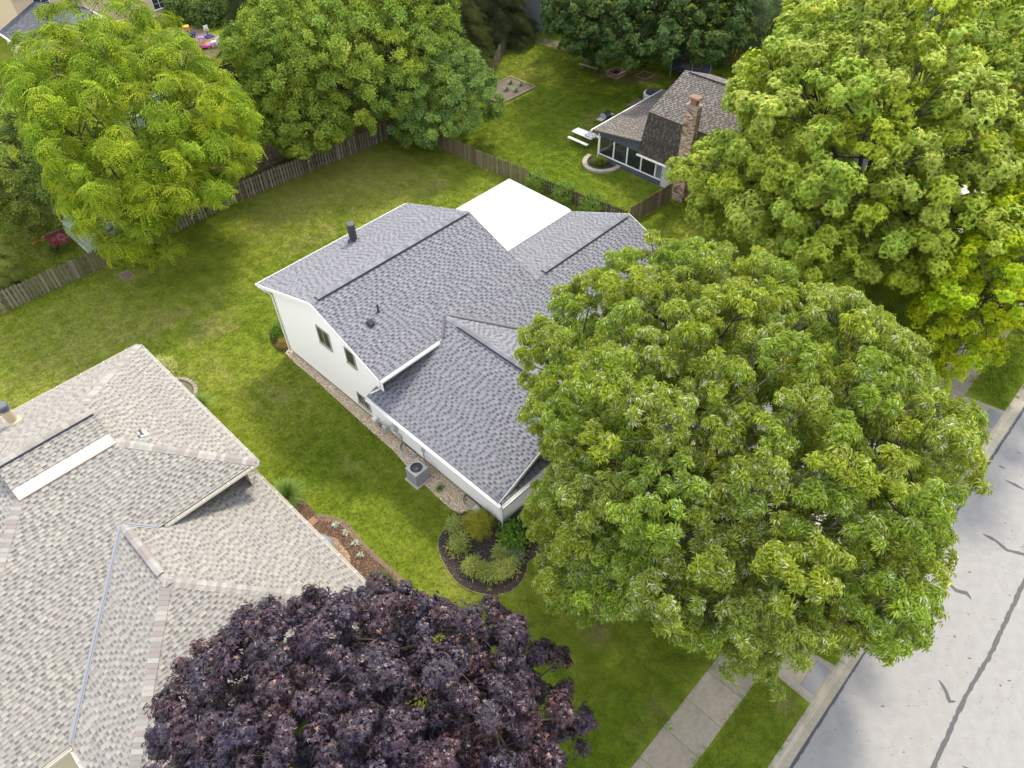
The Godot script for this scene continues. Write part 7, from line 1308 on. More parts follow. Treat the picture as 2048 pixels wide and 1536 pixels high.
func fence(label: String, path: Array, h: float, step: float, tones: Array, both := true) -> Node3D:
	var base := Vector3(path[0].x, 0, path[0].y)
	var F := thing("picket_fence", label, "fence", base, "weathered wooden fences round the yards")
	var mats := []
	for t in tones: mats.append(textured(smat(t, 0.95, 0, 0.2), M.wood.albedo_texture, 0.9))
	var pm := [picket_mesh(0.138, h, 0.018), picket_mesh(0.132, h - 0.025, 0.018)]
	var post_mesh := MB.new()
	post_mesh.bevel_box(Vector3(-0.045, -0.1, -0.045), Vector3(0.045, h + 0.02, 0.045), 0.02, Color(1, 1, 1))
	var postm := post_mesh.mesh()
	for i in path.size() - 1:
		var a := Vector3(path[i].x, 0, path[i].y)
		var b := Vector3(path[i + 1].x, 0, path[i + 1].y)
		var d := (b - a).normalized()
		var L := (b - a).length()
		var n := UP.cross(d).normalized() * -1.0
		var bs := Basis(d, UP, d.cross(UP))
		for ry in [0.22, h * 0.55, h - 0.2]:
			var r := MB.new()
			board(r, a + UP * ry - bs.z * 0.02, b + UP * ry - bs.z * 0.02, UP * 0.085, bs.z * 0.04, Color(1, 1, 1))
			part(F, "rail", r, mats[0])
		var x := 0.05
		while x < L:
			piece(F, "post", postm, mats[rng.randi() % mats.size()], Transform3D(bs, a + d * x))
			x += 2.4
		x = 0.1
		while x < L:
			var yj := rng.randf_range(0.02, 0.06)
			var tilt := Basis(bs.z, rng.randf_range(-0.018, 0.018))
			piece(F, "picket", pm[rng.randi() % 2], mats[rng.randi() % mats.size()], Transform3D(tilt * bs, a + d * x + bs.z * 0.022 + UP * yj))
			if both:
				piece(F, "picket", pm[rng.randi() % 2], mats[rng.randi() % mats.size()], Transform3D(tilt * bs, a + d * (x + step / 2) - bs.z * 0.042 + UP * yj))
			x += step
	return F

func make_fences() -> void:
	var grey := [lin(0.20, 0.175, 0.14), lin(0.26, 0.23, 0.19), lin(0.155, 0.13, 0.10), lin(0.23, 0.195, 0.15), lin(0.30, 0.27, 0.23)]
	var brown := [lin(0.225, 0.18, 0.12), lin(0.27, 0.22, 0.15), lin(0.19, 0.15, 0.10), lin(0.30, 0.255, 0.18)]
	fence("long weathered picket fence along the back of the lawn", [Vector2(-3, -43.35), Vector2(10, -42.95), Vector2(17.5, -43.3), Vector2(23.2, -42.85), Vector2(29.7, -42.35), Vector2(31.4, -42.3)], 1.32, 0.225, grey, false)
	fence("weathered picket fence running from the corner tree to the white flat roof", [Vector2(31.45, -42.25), Vector2(31.7, -39.1), Vector2(31.75, -34.5), Vector2(32.2, -30.2)], 1.3, 0.2, brown, false)
	fence("darker low fence with vines behind the white flat roof", [Vector2(32.25, -30.1), Vector2(32.6, -26.2), Vector2(33.1, -22.4)], 1.05, 0.19, [lin(0.09, 0.08, 0.065), lin(0.12, 0.105, 0.08)], false)
	fence("short brown fence joining the brick wall of the gambrel house", [Vector2(33.2, -22.3), Vector2(37.3, -22.05)], 1.35, 0.155, brown, false)
	fence("fence bay in front of the conifers beside the garden bed", [Vector2(38.6, -43.6), Vector2(42.4, -43.85)], 1.3, 0.24, grey, false)
	fence("fence bay running away towards the grey garage", [Vector2(42.5, -43.9), Vector2(45.4, -45.9), Vector2(50.0, -48.6)], 1.3, 0.2, grey, false)
	fence("tall golden brown fence at the far side of the right yard", [Vector2(56.5, -33.4), Vector2(61.5, -24.0)], 1.7, 0.165, [lin(0.26, 0.17, 0.06), lin(0.20, 0.125, 0.05), lin(0.31, 0.21, 0.085)], false)

# ---------- plants ----------
func leaf(mb: MB, p: Vector3, d: Vector3, nrm: Vector3, l: float, w: float, col: Color, fold := 0.25, droop := 0.2) -> void:
	# folded along the midrib, tip hanging
	var side := d.cross(nrm).normalized()
	var up := side.cross(d).normalized()
	var m := p + d * l * 0.45
	var tip := p + d * l - up * l * droop
	var a := m + side * w * 0.5 + up * w * fold
	var b := m - side * w * 0.5 + up * w * fold
	mb.tri(p, a, tip, col)
	mb.tri(p, tip, b, col)

func star_leaf(mb: MB, p: Vector3, d: Vector3, nrm: Vector3, l: float, col: Color) -> void:
	# a palmate leaf of five pointed lobes
	var side := d.cross(nrm).normalized()
	var up := side.cross(d).normalized()
	var c := p + d * l * 0.25
	var ang := [-2.35, -1.75, -1.15, -0.85, -0.42, -0.28, 0.0, 0.28, 0.42, 0.85, 1.15, 1.75, 2.35]
	var rad := [0.30, 0.22, 0.62, 0.30, 0.38, 0.40, 0.78, 0.40, 0.38, 0.30, 0.62, 0.22, 0.30]
	rad[3] = 0.66; rad[9] = 0.66; ang[3] = -0.95; ang[9] = 0.95; rad[4] = 0.30; rad[8] = 0.30; rad[2] = 0.34; rad[10] = 0.34; rad[1] = 0.50; rad[11] = 0.50
	var prev := p
	for i in ang.size():
		var q: Vector3 = c + (d * cos(ang[i]) + side * sin(ang[i])) * l * rad[i] * 0.95 - up * l * 0.35 * rad[i] * rad[i]
		if i > 0: mb.tri(c, q, prev, col)
		prev = q

func shoot_ash(seed_: int, cols: Array, pale: Color, share := 0.02) -> Mesh:
	# a twig end with narrow leaves hanging outwards all round
	var r := RandomNumberGenerator.new()
	r.seed = seed_
	var mb := MB.new()
	for k in 17:
		var a := TAU * k * 0.382 + r.randf_range(-0.35, 0.35)
		var el := r.randf_range(-0.35, 0.8)
		var d := Vector3(cos(a) * cos(el), sin(el), sin(a) * cos(el))
		var col: Color = cols[r.randi() % cols.size()]
		if r.randf() < share: col = pale  # whitish leaves paint sun glints of the crown into leaf colour
		var l := r.randf_range(0.17, 0.27)
		leaf(mb, d * r.randf_range(0.02, 0.12) + UP * r.randf_range(-0.1, 0.05), (d - UP * 0.15).normalized(), UP, l, l * 0.25, col, 0.22, 0.5)
	return mb.mesh()

func shoot_maple(seed_: int, cols: Array, size: float, count: int, odd: Color, odd_share: float) -> Mesh:
	var r := RandomNumberGenerator.new()
	r.seed = seed_
	var mb := MB.new()
	for k in count:
		var a := TAU * k * 0.382 + r.randf_range(-0.4, 0.4)
		var el := r.randf_range(-0.5, 0.9)
		var d := Vector3(cos(a) * cos(el), sin(el), sin(a) * cos(el))
		var col: Color = cols[r.randi() % cols.size()]
		if r.randf() < odd_share: col = odd
		var p := d * r.randf_range(0.03, 0.15) + Vector3(0, r.randf_range(-0.08, 0.08), 0)
		var ld := Vector3(d.x, -0.25 + r.randf_range(-0.35, 0.35), d.z).normalized()
		star_leaf(mb, p, ld, (UP + Vector3(r.randf_range(-0.5, 0.5), 0, r.randf_range(-0.5, 0.5))).normalized(), size * r.randf_range(0.75, 1.2), col)
	return mb.mesh()

func shoot_walnut(seed_: int, cols: Array) -> Mesh:
	# feather leaves arching out from the twig end
	var r := RandomNumberGenerator.new()
	r.seed = seed_
	var mb := MB.new()
	for k in 7:
		var a := TAU * k / 7.0 + r.randf_range(-0.3, 0.3)
		var el := r.randf_range(0.1, 0.7)
		var d := Vector3(cos(a) * cos(el), sin(el), sin(a) * cos(el))
		var col: Color = cols[r.randi() % cols.size()]
		var L := r.randf_range(0.5, 0.72)
		var side := d.cross(UP).normalized()
		for j in 6:
			var t := (j + 1) / 6.0
			var q := d * L * t - UP * L * 0.7 * t * t
			var dd := (d - UP * 1.3 * t).normalized()
			for s in [-1.0, 1.0]:
				var ld: Vector3 = (side * s + dd * 0.7).normalized()
				leaf(mb, q, ld, UP, 0.17 * (1.15 - absf(t - 0.5) * 0.9), 0.058, col, 0.15, 0.2)
	return mb.mesh()

func shoot_small(seed_: int, cols: Array, count: int, size: float, wide: float) -> Mesh:
	var r := RandomNumberGenerator.new()
	r.seed = seed_
	var mb := MB.new()
	for k in count:
		var a := r.randf() * TAU
		var el := r.randf_range(-0.5, 1.0)
		var d := Vector3(cos(a) * cos(el), sin(el), sin(a) * cos(el))
		var p := d * r.randf_range(0.02, 0.2) + Vector3(0, r.randf_range(-0.05, 0.12), 0)
		var ld := (d + Vector3(r.randf_range(-0.5, 0.5), r.randf_range(-0.5, 0.3), r.randf_range(-0.5, 0.5))).normalized()
		leaf(mb, p, ld, UP, size * r.randf_range(0.7, 1.25), size * wide, cols[r.randi() % cols.size()], 0.2, 0.2)
	return mb.mesh()

func shoot_conifer(seed_: int, cols: Array, L: float) -> Mesh:
	# a flat spray of twigs set with needles, pointing along +Z
	var r := RandomNumberGenerator.new()
	r.seed = seed_
	var mb := MB.new()
	for k in 9:
		var a := lerpf(-1.0, 1.0, k / 8.0)
		var d := Vector3(sin(a), -0.15, cos(a)).normalized()
		var l := L * (1.0 - 0.45 * absf(a)) * r.randf_range(0.8, 1.15)
		for j in 9:
			var t := (j + 1) / 9.0
			var q := d * l * t - UP * l * 0.35 * t * t
			var side := d.cross(UP).normalized()
			var col: Color = cols[r.randi() % cols.size()]
			for s in [-1.0, 1.0]:
				leaf(mb, q, (d * 0.7 + side * s * 0.8 - UP * 0.2).normalized(), UP, L * 0.17, L * 0.035, col, 0.1, 0.2)
	return mb.mesh()

# foliage of a crown: shoots over the outsides of its clumps. clumps: x, y, z, r, ...
func crown(parent: Node3D, clumps: Array, meshes: Array, mat: Material, dens: float, tints: Array, center: Vector3, seed_: int, squash := 0.72, size := 1.0, tuft := 0.35, per := 8) -> void:
	var r := RandomNumberGenerator.new()
	r.seed = seed_
	var keep := rng
	rng = r
	var trs := []
	var cols := []
	for m in meshes:
		trs.append([]); cols.append([])
	for i in clumps.size() / 4:
		var c := Vector3(clumps[i * 4], clumps[i * 4 + 1], clumps[i * 4 + 2])
		var rad: float = clumps[i * 4 + 3]
		var out := (c - center).normalized()
		var tint: Color = tints[r.randi() % tints.size()]
		for t in maxi(3, int(dens * rad * rad / per)):
			# a tuft: the leaves of one branch end
			var d := (rand_unit() + out * 0.45 + UP * 0.4).normalized()
			var rr := rad * (1.0 - 0.55 * pow(r.randf(), 1.8)) * r.randf_range(0.95, 1.1)
			var tp := c + Vector3(d.x, d.y * squash, d.z) * rr
			var axis := (d * 0.6 + UP * 0.65).normalized()
			var tv := r.randf_range(0.85, 1.18)
			var tr := tuft * r.randf_range(0.7, 1.25)
			for k in per:
				var e := rand_unit()
				e = (e + axis * 0.55).normalized()
				var p := tp + Vector3(e.x, e.y * 0.7, e.z) * tr * r.randf_range(0.35, 1.0)
				if p.y < 0.35: continue
				var ay := (e * 0.55 + axis * 0.75 + rand_unit() * 0.25).normalized()
				var ax := ay.cross(rand_unit()).normalized()
				var b := Basis(ax, ay, ax.cross(ay)).scaled(Vector3.ONE * size * r.randf_range(0.75, 1.2))
				var q := r.randi() % meshes.size()
				trs[q].append(Transform3D(b, p))
				var v := tv * r.randf_range(0.9, 1.1)
				var warm := r.randf_range(-0.06, 0.06)
				cols[q].append(Color(tint.r * v * (1 + warm), tint.g * v, tint.b * v * (1 - warm)))
	rng = keep
	for q in meshes.size():
		var o := scatter(parent, "crown", meshes[q], mat, trs[q], cols[q])
		o.set_meta("kind", "stuff")

# trunk with main limbs and a branch into every clump
func limbs(parent: Node3D, base: Vector3, clumps: Array, r0: float, fork: float, center: Vector3, col: Color, seed_: int, mains := 9) -> void:
	var r := RandomNumberGenerator.new()
	r.seed = seed_
	var t := MB.new()
	var top := Vector3(lerpf(base.x, center.x, 0.4), fork, lerpf(base.z, center.z, 0.4))
	t.tube([base - UP * 0.15, base + UP * 0.15, base.lerp(top, 0.3), base.lerp(top, 0.65) + Vector3(0.05, 0, -0.04), top], [r0 * 1.55, r0 * 1.15, r0, r0 * 0.92, r0 * 0.8], 12, col)
	part(parent, "trunk", t, M.bark)
	var cs := []
	for i in clumps.size() / 4:
		cs.append(Vector3(clumps[i * 4], clumps[i * 4 + 1], clumps[i * 4 + 2]))
	var mb := MB.new()
	var main_pts := []
	for k in mains:
		# spread the main limbs round the crown
		var a := TAU * k / mains + r.randf_range(-0.2, 0.2)
		var want := Vector3(cos(a), 0.15 + 0.5 * (k % 3), sin(a))
		var best := 0
		var bv := -1e9
		for i in cs.size():
			var q: Vector3 = cs[i] - center
			var s := q.dot(want.normalized()) - 0.35 * (q - want.normalized() * q.dot(want.normalized())).length()
			if s > bv:
				bv = s; best = i
		var e: Vector3 = cs[best]
		var mid := top.lerp(e, 0.5) + UP * (-0.02 * top.distance_to(e)) + Vector3(r.randf_range(-0.3, 0.3), 0, r.randf_range(-0.3, 0.3))
		var pts := []
		var rs := []
		for j in 9:
			var u := j / 8.0
			pts.append(top.lerp(mid, u).lerp(mid.lerp(e, u), u))
			rs.append(r0 * lerpf(0.5, 0.06, pow(u, 0.7)))
		mb.tube(pts, rs, 7, col, false)
		main_pts.append_array(pts.slice(1))
	for c in cs:
		var best := 0
		var bd := 1e9
		for i in main_pts.size():
			var d: float = c.distance_to(main_pts[i]) + 0.55 * top.distance_to(main_pts[i]) + r.randf() * 0.5
			if d < bd:
				bd = d; best = i
		var s: Vector3 = main_pts[best]
		bd = s.distance_to(c)
		var mid: Vector3 = s.lerp(c, 0.55) + Vector3(r.randf_range(-0.2, 0.2), -0.08 * bd + r.randf_range(-0.1, 0.25), r.randf_range(-0.2, 0.2))
		var br := clampf(0.012 * bd + 0.012, 0.015, r0 * 0.2)
		mb.tube([s, s.lerp(mid, 0.6), mid, c], [br, br * 0.75, br * 0.55, br * 0.25], 4, col, false)
		for k in 3:
			var d := Vector3(r.randf_range(-1, 1), r.randf_range(0.0, 0.9), r.randf_range(-1, 1)).normalized()
			mb.tube([mid.lerp(c, 0.6), c + d * 0.55], [br * 0.35, 0.005], 3, col, false)
	part(parent, "branches", mb, M.bark)

func tree(called: String, label: String, base: Vector3, clumps: Array, r0: float, fork: float, bark: Color, meshes: Array, mat: Material, dens: float, tints: Array, sd: int, squash := 0.72, size := 1.0, tuft := 0.35, per := 8) -> Node3D:
	var T := thing(called, label, "tree", base)
	var c := Vector3.ZERO
	var k := clumps.size() / 4
	for i in k: c += Vector3(clumps[i * 4], clumps[i * 4 + 1], clumps[i * 4 + 2])
	c /= k
	limbs(T, base, clumps, r0, fork, c, bark, sd)
	crown(T, clumps, meshes, mat, dens, tints, c - UP * 1.0, sd + 1, squash, size, tuft, per)
	return T

func make_trees() -> void:
	var bark := lin(0.16, 0.14, 0.115)
	var ash := [lin(0.282, 0.372, 0.044), lin(0.348, 0.431, 0.066), lin(0.228, 0.330, 0.033), lin(0.408, 0.472, 0.099)]
	var am := [shoot_ash(1, ash, lin(0.50, 0.55, 0.34)), shoot_ash(2, ash, lin(0.50, 0.55, 0.34)), shoot_ash(3, ash, lin(0.55, 0.6, 0.42), 0.35)]  # third shoot carries most of the painted glint leaves
	tree("ash_tree", "big round bright green tree hiding the front of the white house", Vector3(16.1, 0, -5.3), CLUMPS_ASH, 0.30, 3.0, bark, am, leafmat(Color(0.66, 0.66, 0.18), 0.3, 0.55), 150.0, [lin(1, 1, 1), lin(1.12, 1.05, 0.95), lin(0.9, 0.96, 0.95), lin(1.05, 1.0, 1.3)], 101, 0.75, 0.66, 0.25, 8)
	var mp := [lin(0.259, 0.347, 0.029), lin(0.319, 0.398, 0.042), lin(0.209, 0.302, 0.024)]
	var mm := [shoot_maple(11, mp, 0.145, 16, lin(0.33, 0.36, 0.04), 0.1), shoot_maple(12, mp, 0.145, 16, lin(0.36, 0.38, 0.05), 0.12)]
	tree("maple_tree", "tall light green maple hiding the right part of the gambrel house", Vector3(38.5, 0, -11.2), CLUMPS_MAPLE, 0.32, 4.2, lin(0.11, 0.10, 0.085), mm, leafmat(Color(0.52, 0.56, 0.16), 0.5, 0.3), 48.0, [lin(1, 1, 1), lin(1.12, 1.08, 0.8), lin(0.88, 0.95, 1.1), lin(1.05, 1.02, 1.5)], 111, 0.75, 1.3, 0.42, 8)
	var yl := [lin(0.443, 0.495, 0.012), lin(0.508, 0.539, 0.012), lin(0.346, 0.429, 0.015)]
	tree("yellow_maple", "yellow leaved tree at the right edge above the sidewalk", Vector3(36.6, 0, -3.6), CLUMPS_YELLOW, 0.22, 2.8, lin(0.13, 0.11, 0.09), [shoot_maple(21, yl, 0.12, 16, lin(0.28, 0.37, 0.02), 0.15), shoot_maple(22, yl, 0.12, 16, lin(0.46, 0.5, 0.015), 0.15)], leafmat(Color(0.8, 0.85, 0.12), 0.5, 0.3), 32.0, [lin(1, 1, 1), lin(0.85, 1.0, 1.2), lin(1.03, 1.05, 1.0)], 121, 0.75, 1.15, 0.36, 8)
	var pu := [lin(0.028, 0.019, 0.035), lin(0.036, 0.027, 0.046), lin(0.023, 0.017, 0.032), lin(0.043, 0.027, 0.036)]
	tree("purple_maple", "dark purple leaved maple in front of the tan roof", Vector3(1.3, 0, -7.4), CLUMPS_PURPLE, 0.22, 2.4, lin(0.14, 0.115, 0.10), [shoot_maple(31, pu, 0.165, 11, lin(0.20, 0.15, 0.075), 0.05), shoot_maple(32, pu, 0.165, 11, lin(0.34, 0.28, 0.09), 0.04), shoot_maple(33, pu, 0.155, 11, lin(0.14, 0.085, 0.075), 0.08)], leafmat(Color(0.25, 0.17, 0.14), 0.42, 0.45), 92.0, [lin(1, 1, 1), lin(0.9, 0.95, 1.1), lin(1.15, 1.0, 1.0), lin(1.3, 1.0, 0.85)], 131, 0.75, 0.9, 0.21, 7)
	var wa := [lin(0.231, 0.319, 0.018), lin(0.297, 0.370, 0.022), lin(0.176, 0.258, 0.016)]
	tree("walnut_tree", "feathery yellow green tree leaning over the back fence", Vector3(13.7, 0, -45.6), CLUMPS_WALNUT, 0.26, 2.6, lin(0.10, 0.085, 0.07), [shoot_walnut(41, wa), shoot_walnut(42, wa)], leafmat(Color(0.52, 0.56, 0.16), 0.5, 0.3), 14.5, [lin(1, 1, 1), lin(1.12, 1.05, 1.0), lin(0.88, 0.95, 1.0)], 141, 0.7, 1.05, 0.3, 2)
	var gl := [lin(0.182, 0.257, 0.033), lin(0.238, 0.311, 0.046), lin(0.140, 0.209, 0.029), lin(0.420, 0.446, 0.117)]
	tree("glossy_tree", "small leaved dark green tree at the left edge behind the fence", Vector3(8.3, 0, -51.4), CLUMPS_GLOSS, 0.2, 1.4, bark, [shoot_small(51, gl, 32, 0.12, 0.5), shoot_small(52, gl, 32, 0.12, 0.5)], leafmat(Color(0.55, 0.6, 0.2), 0.4, 0.45), 42.0, [lin(1, 1, 1), lin(0.85, 0.92, 1.0), lin(1.1, 1.05, 1.0)], 151, 0.8, 1.05, 0.36, 8)
	var an := [lin(0.232, 0.317, 0.039), lin(0.287, 0.366, 0.055), lin(0.183, 0.268, 0.033)]
	var amur := [shoot_small(61, an, 30, 0.135, 0.5), shoot_small(62, an, 30, 0.135, 0.5)]
	tree("pear_tree", "broad light green tree behind the fence corner", Vector3(29.5, 0, -47.0), CLUMPS_AMUR, 0.34, 3.0, lin(0.12, 0.105, 0.085), amur, leafmat(Color(0.5, 0.54, 0.2), 0.5, 0.3), 40.0, [lin(1, 1, 1), lin(1.12, 1.06, 0.9), lin(0.88, 0.95, 1.05)], 161, 0.75, 1.15, 0.42, 8)
	var pa := [lin(0.172, 0.270, 0.058), lin(0.218, 0.310, 0.079), lin(0.138, 0.230, 0.047)]
	tree("pale_tree", "soft bluish green small tree hanging over the fence corner", Vector3(33.0, 0, -40.0), CLUMPS_PALE, 0.15, 1.4, bark, [shoot_small(71, pa, 32, 0.125, 0.5), shoot_small(72, pa, 32, 0.125, 0.5)], leafmat(Color(0.6, 0.65, 0.35), 0.5, 0.35), 42.0, [lin(1, 1, 1), lin(1.1, 1.05, 0.95), lin(0.9, 0.95, 1.1)], 171, 0.75, 1.1, 0.38, 8)
	tree("low_tree", "low spreading light green tree behind the middle of the back fence", Vector3(24.2, 0, -45.4), CLUMPS_LOW, 0.14, 1.3, bark, amur, leafmat(Color(0.5, 0.54, 0.2), 0.5, 0.3), 42.0, [lin(1, 1, 1), lin(1.1, 1.05, 0.95), lin(0.9, 0.95, 1.0)], 181, 0.75, 1.15, 0.4, 8)
	var dk := [lin(0.048, 0.085, 0.02), lin(0.066, 0.108, 0.028), lin(0.038, 0.07, 0.018)]
	tree("dark_maple", "dark green dense maple at the top above the weathered picnic table", Vector3(52.8, 0, -36.2), CLUMPS_DARK, 0.42, 2.6, lin(0.06, 0.052, 0.045), [shoot_maple(81, dk, 0.15, 16, lin(0.10, 0.15, 0.04), 0.12), shoot_maple(82, dk, 0.15, 16, lin(0.10, 0.16, 0.05), 0.1)], leafmat(Color(0.45, 0.5, 0.15), 0.6, 0.2), 38.0, [lin(1, 1, 1), lin(0.85, 0.92, 1.0), lin(1.15, 1.08, 1.0)], 191, 0.75, 1.3, 0.45, 8)
	var gy := [lin(0.12, 0.17, 0.075), lin(0.15, 0.20, 0.09), lin(0.095, 0.14, 0.06)]
	tree("grey_green_tree", "grey green tree beside the dark maple at the top", Vector3(60.2, 0, -29.2), CLUMPS_GREY, 0.18, 1.5, bark, [shoot_small(91, gy, 40, 0.11, 0.35), shoot_small(92, gy, 40, 0.11, 0.35)], leafmat(Color(0.5, 0.55, 0.35), 0.5, 0.4), 30.0, [lin(1, 1, 1), lin(0.9, 0.95, 1.0)], 201, 0.75, 1.2, 0.42, 8)
	# conifers
	var sp := [lin(0.075, 0.095, 0.03), lin(0.10, 0.115, 0.04), lin(0.055, 0.075, 0.025)]
	var spm := [shoot_conifer(1, sp, 1.15), shoot_conifer(2, sp, 1.15)]
	conifer("olive conifer drooping over the fence bay beside the garden bed", Vector3(41.5, 0, -47.2), 9.0, 3.6, spm, 301, lin(1.3, 1.2, 1.0))
	conifer("dark conifer by the grey garage", Vector3(48.3, 0, -49.6), 11.0, 3.6, spm, 302, lin(0.85, 0.9, 0.9))
	conifer("tall conifer behind the broad light green tree", Vector3(42.5, 0, -54.5), 12.0, 4.2, spm, 303, lin(1, 1, 1))
	conifer("dark conifer behind the yard with the toys", Vector3(30.6, 0, -60.0), 8.5, 3.4, spm, 304, lin(0.95, 1, 1))
	var bs := [lin(0.24, 0.28, 0.06), lin(0.29, 0.32, 0.09), lin(0.18, 0.23, 0.05)]
	var bsm := [shoot_conifer(5, bs, 0.75), shoot_conifer(6, bs, 0.75)]
	conifer("pale yellow green conifer cut off by the left edge", Vector3(3.0, 0, -46.0), 5.0, 2.0, bsm, 305, lin(1.1, 1.1, 1.0))

func conifer(label: String, base: Vector3, h: float, rad: float, meshes: Array, sd: int, tint: Color) -> void:
	var T := thing("conifer", label, "tree", base, "conifers behind the fences")
	var r := RandomNumberGenerator.new()
	r.seed = sd
	var mb := MB.new()
	var bark := lin(0.10, 0.08, 0.06)
	mb.tube([base - UP * 0.1, base + UP * h * 0.5, base + UP * h], [h * 0.022, h * 0.014, 0.02], 8, bark)
	part(T, "trunk", mb, M.bark)
	var br := MB.new()
	var trs := [[], []]
	var cols := [[], []]
	var y := 0.5
	while y < h - 0.1:
		var f := 1.0 - y / h
		var L := rad * pow(f, 0.8) * r.randf_range(0.85, 1.1)
		var n := int(8 + 4 * f)
		for k in n:
			var a := TAU * k / n + r.randf_range(-0.3, 0.3) + y * 2.0
			var l := L * r.randf_range(0.75, 1.15)
			var d := Vector3(cos(a), 0, sin(a))
			var p0 := base + UP * y
			var tip := p0 + d * l - UP * l * r.randf_range(0.05, 0.4)
			br.tube([p0, p0.lerp(tip, 0.5) + UP * 0.06 * l, tip], [0.02 + 0.012 * l, 0.02, 0.006], 4, bark, false)
			var m := int(l / 0.42) + 1
			for j in m:
				var t := (j + 0.7) / m
				var q := p0.lerp(tip, t) + UP * 0.06 * l * (1 - absf(2 * t - 1))
				for s in 2:
					var aa := a + r.randf_range(-0.7, 0.7)
					var zz := Vector3(cos(aa), r.randf_range(-0.55, 0.05), sin(aa)).normalized()
					var xx := UP.cross(zz).normalized()
					var i := r.randi() % 2
					trs[i].append(Transform3D(Basis(xx, zz.cross(xx), zz).scaled(Vector3.ONE * r.randf_range(0.65, 1.1)), q))
					var v := r.randf_range(0.8, 1.2)
					cols[i].append(Color(tint.r * v, tint.g * v, tint.b * v))
		y += 0.42
	part(T, "branches", br, M.bark)
	for i in 2:
		var o := scatter(T, "crown", meshes[i], leafmat(Color(0.25, 0.3, 0.12), 0.6, 0.3), trs[i], cols[i])
		o.set_meta("kind", "stuff")

# ---------- beds ----------
func bed_sheet(called: String, pts: Array, y: float, col: Color, mat: Material) -> MeshInstance3D:
	var poly := PackedVector2Array()
	for p in pts: poly.append(Vector2(p[0], p[1]))
	var idx := Geometry2D.triangulate_polygon(poly)
	var mb := MB.new()
	for i in range(0, idx.size(), 3):
		var a := poly[idx[i]]
		var b := poly[idx[i + 1]]
		var c := poly[idx[i + 2]]
		if (b - a).cross(c - a) > 0:
			mb.tri(Vector3(a.x, y, a.y), Vector3(c.x, y, c.y), Vector3(b.x, y, b.y), col)
		else:
			mb.tri(Vector3(a.x, y, a.y), Vector3(b.x, y, b.y), Vector3(c.x, y, c.y), col)
	return structure(called, mb, mat)

var bed_polys := []

func smooth_ring(pts: Array) -> Array:
	var out := []
	var n := pts.size()
	for i in n:
		var p0 := Vector2(pts[(i + n - 1) % n][0], pts[(i + n - 1) % n][1])
		var p1 := Vector2(pts[i][0], pts[i][1])
		var p2 := Vector2(pts[(i + 1) % n][0], pts[(i + 1) % n][1])
		var p3 := Vector2(pts[(i + 2) % n][0], pts[(i + 2) % n][1])
		for k in 3:
			var q := p1.cubic_interpolate(p2, p0, p3, k / 3.0)
			out.append([q.x, q.y])
	return out

func scatter_in(pts: Array, count: int, y: float, smin: float, smax: float, flat: float, cols: Array, trs: Array, cc: Array) -> void:
	var poly := PackedVector2Array()
	var lo := Vector2(1e9, 1e9)
	var hi := -lo
	for p in pts:
		var q := Vector2(p[0], p[1])
		poly.append(q)
		lo = lo.min(q); hi = hi.max(q)
	var n := 0
	while n < count:
		var q := Vector2(rng.randf_range(lo.x, hi.x), rng.randf_range(lo.y, hi.y))
		n += 1
		if not Geometry2D.is_point_in_polygon(q, poly): continue
		var s := rng.randf_range(smin, smax)
		trs.append(Transform3D(Basis(rand_unit(), rng.randf() * TAU) .scaled(Vector3(s, s * flat, s)), Vector3(q.x, y + s * 0.15, q.y)))
		cc.append(vary(cols[rng.randi() % cols.size()], 0.15))

func pebble_mesh() -> Mesh:
	var s := SphereMesh.new()
	s.radius = 0.5
	s.height = 0.8
	s.radial_segments = 6
	s.rings = 3
	return s

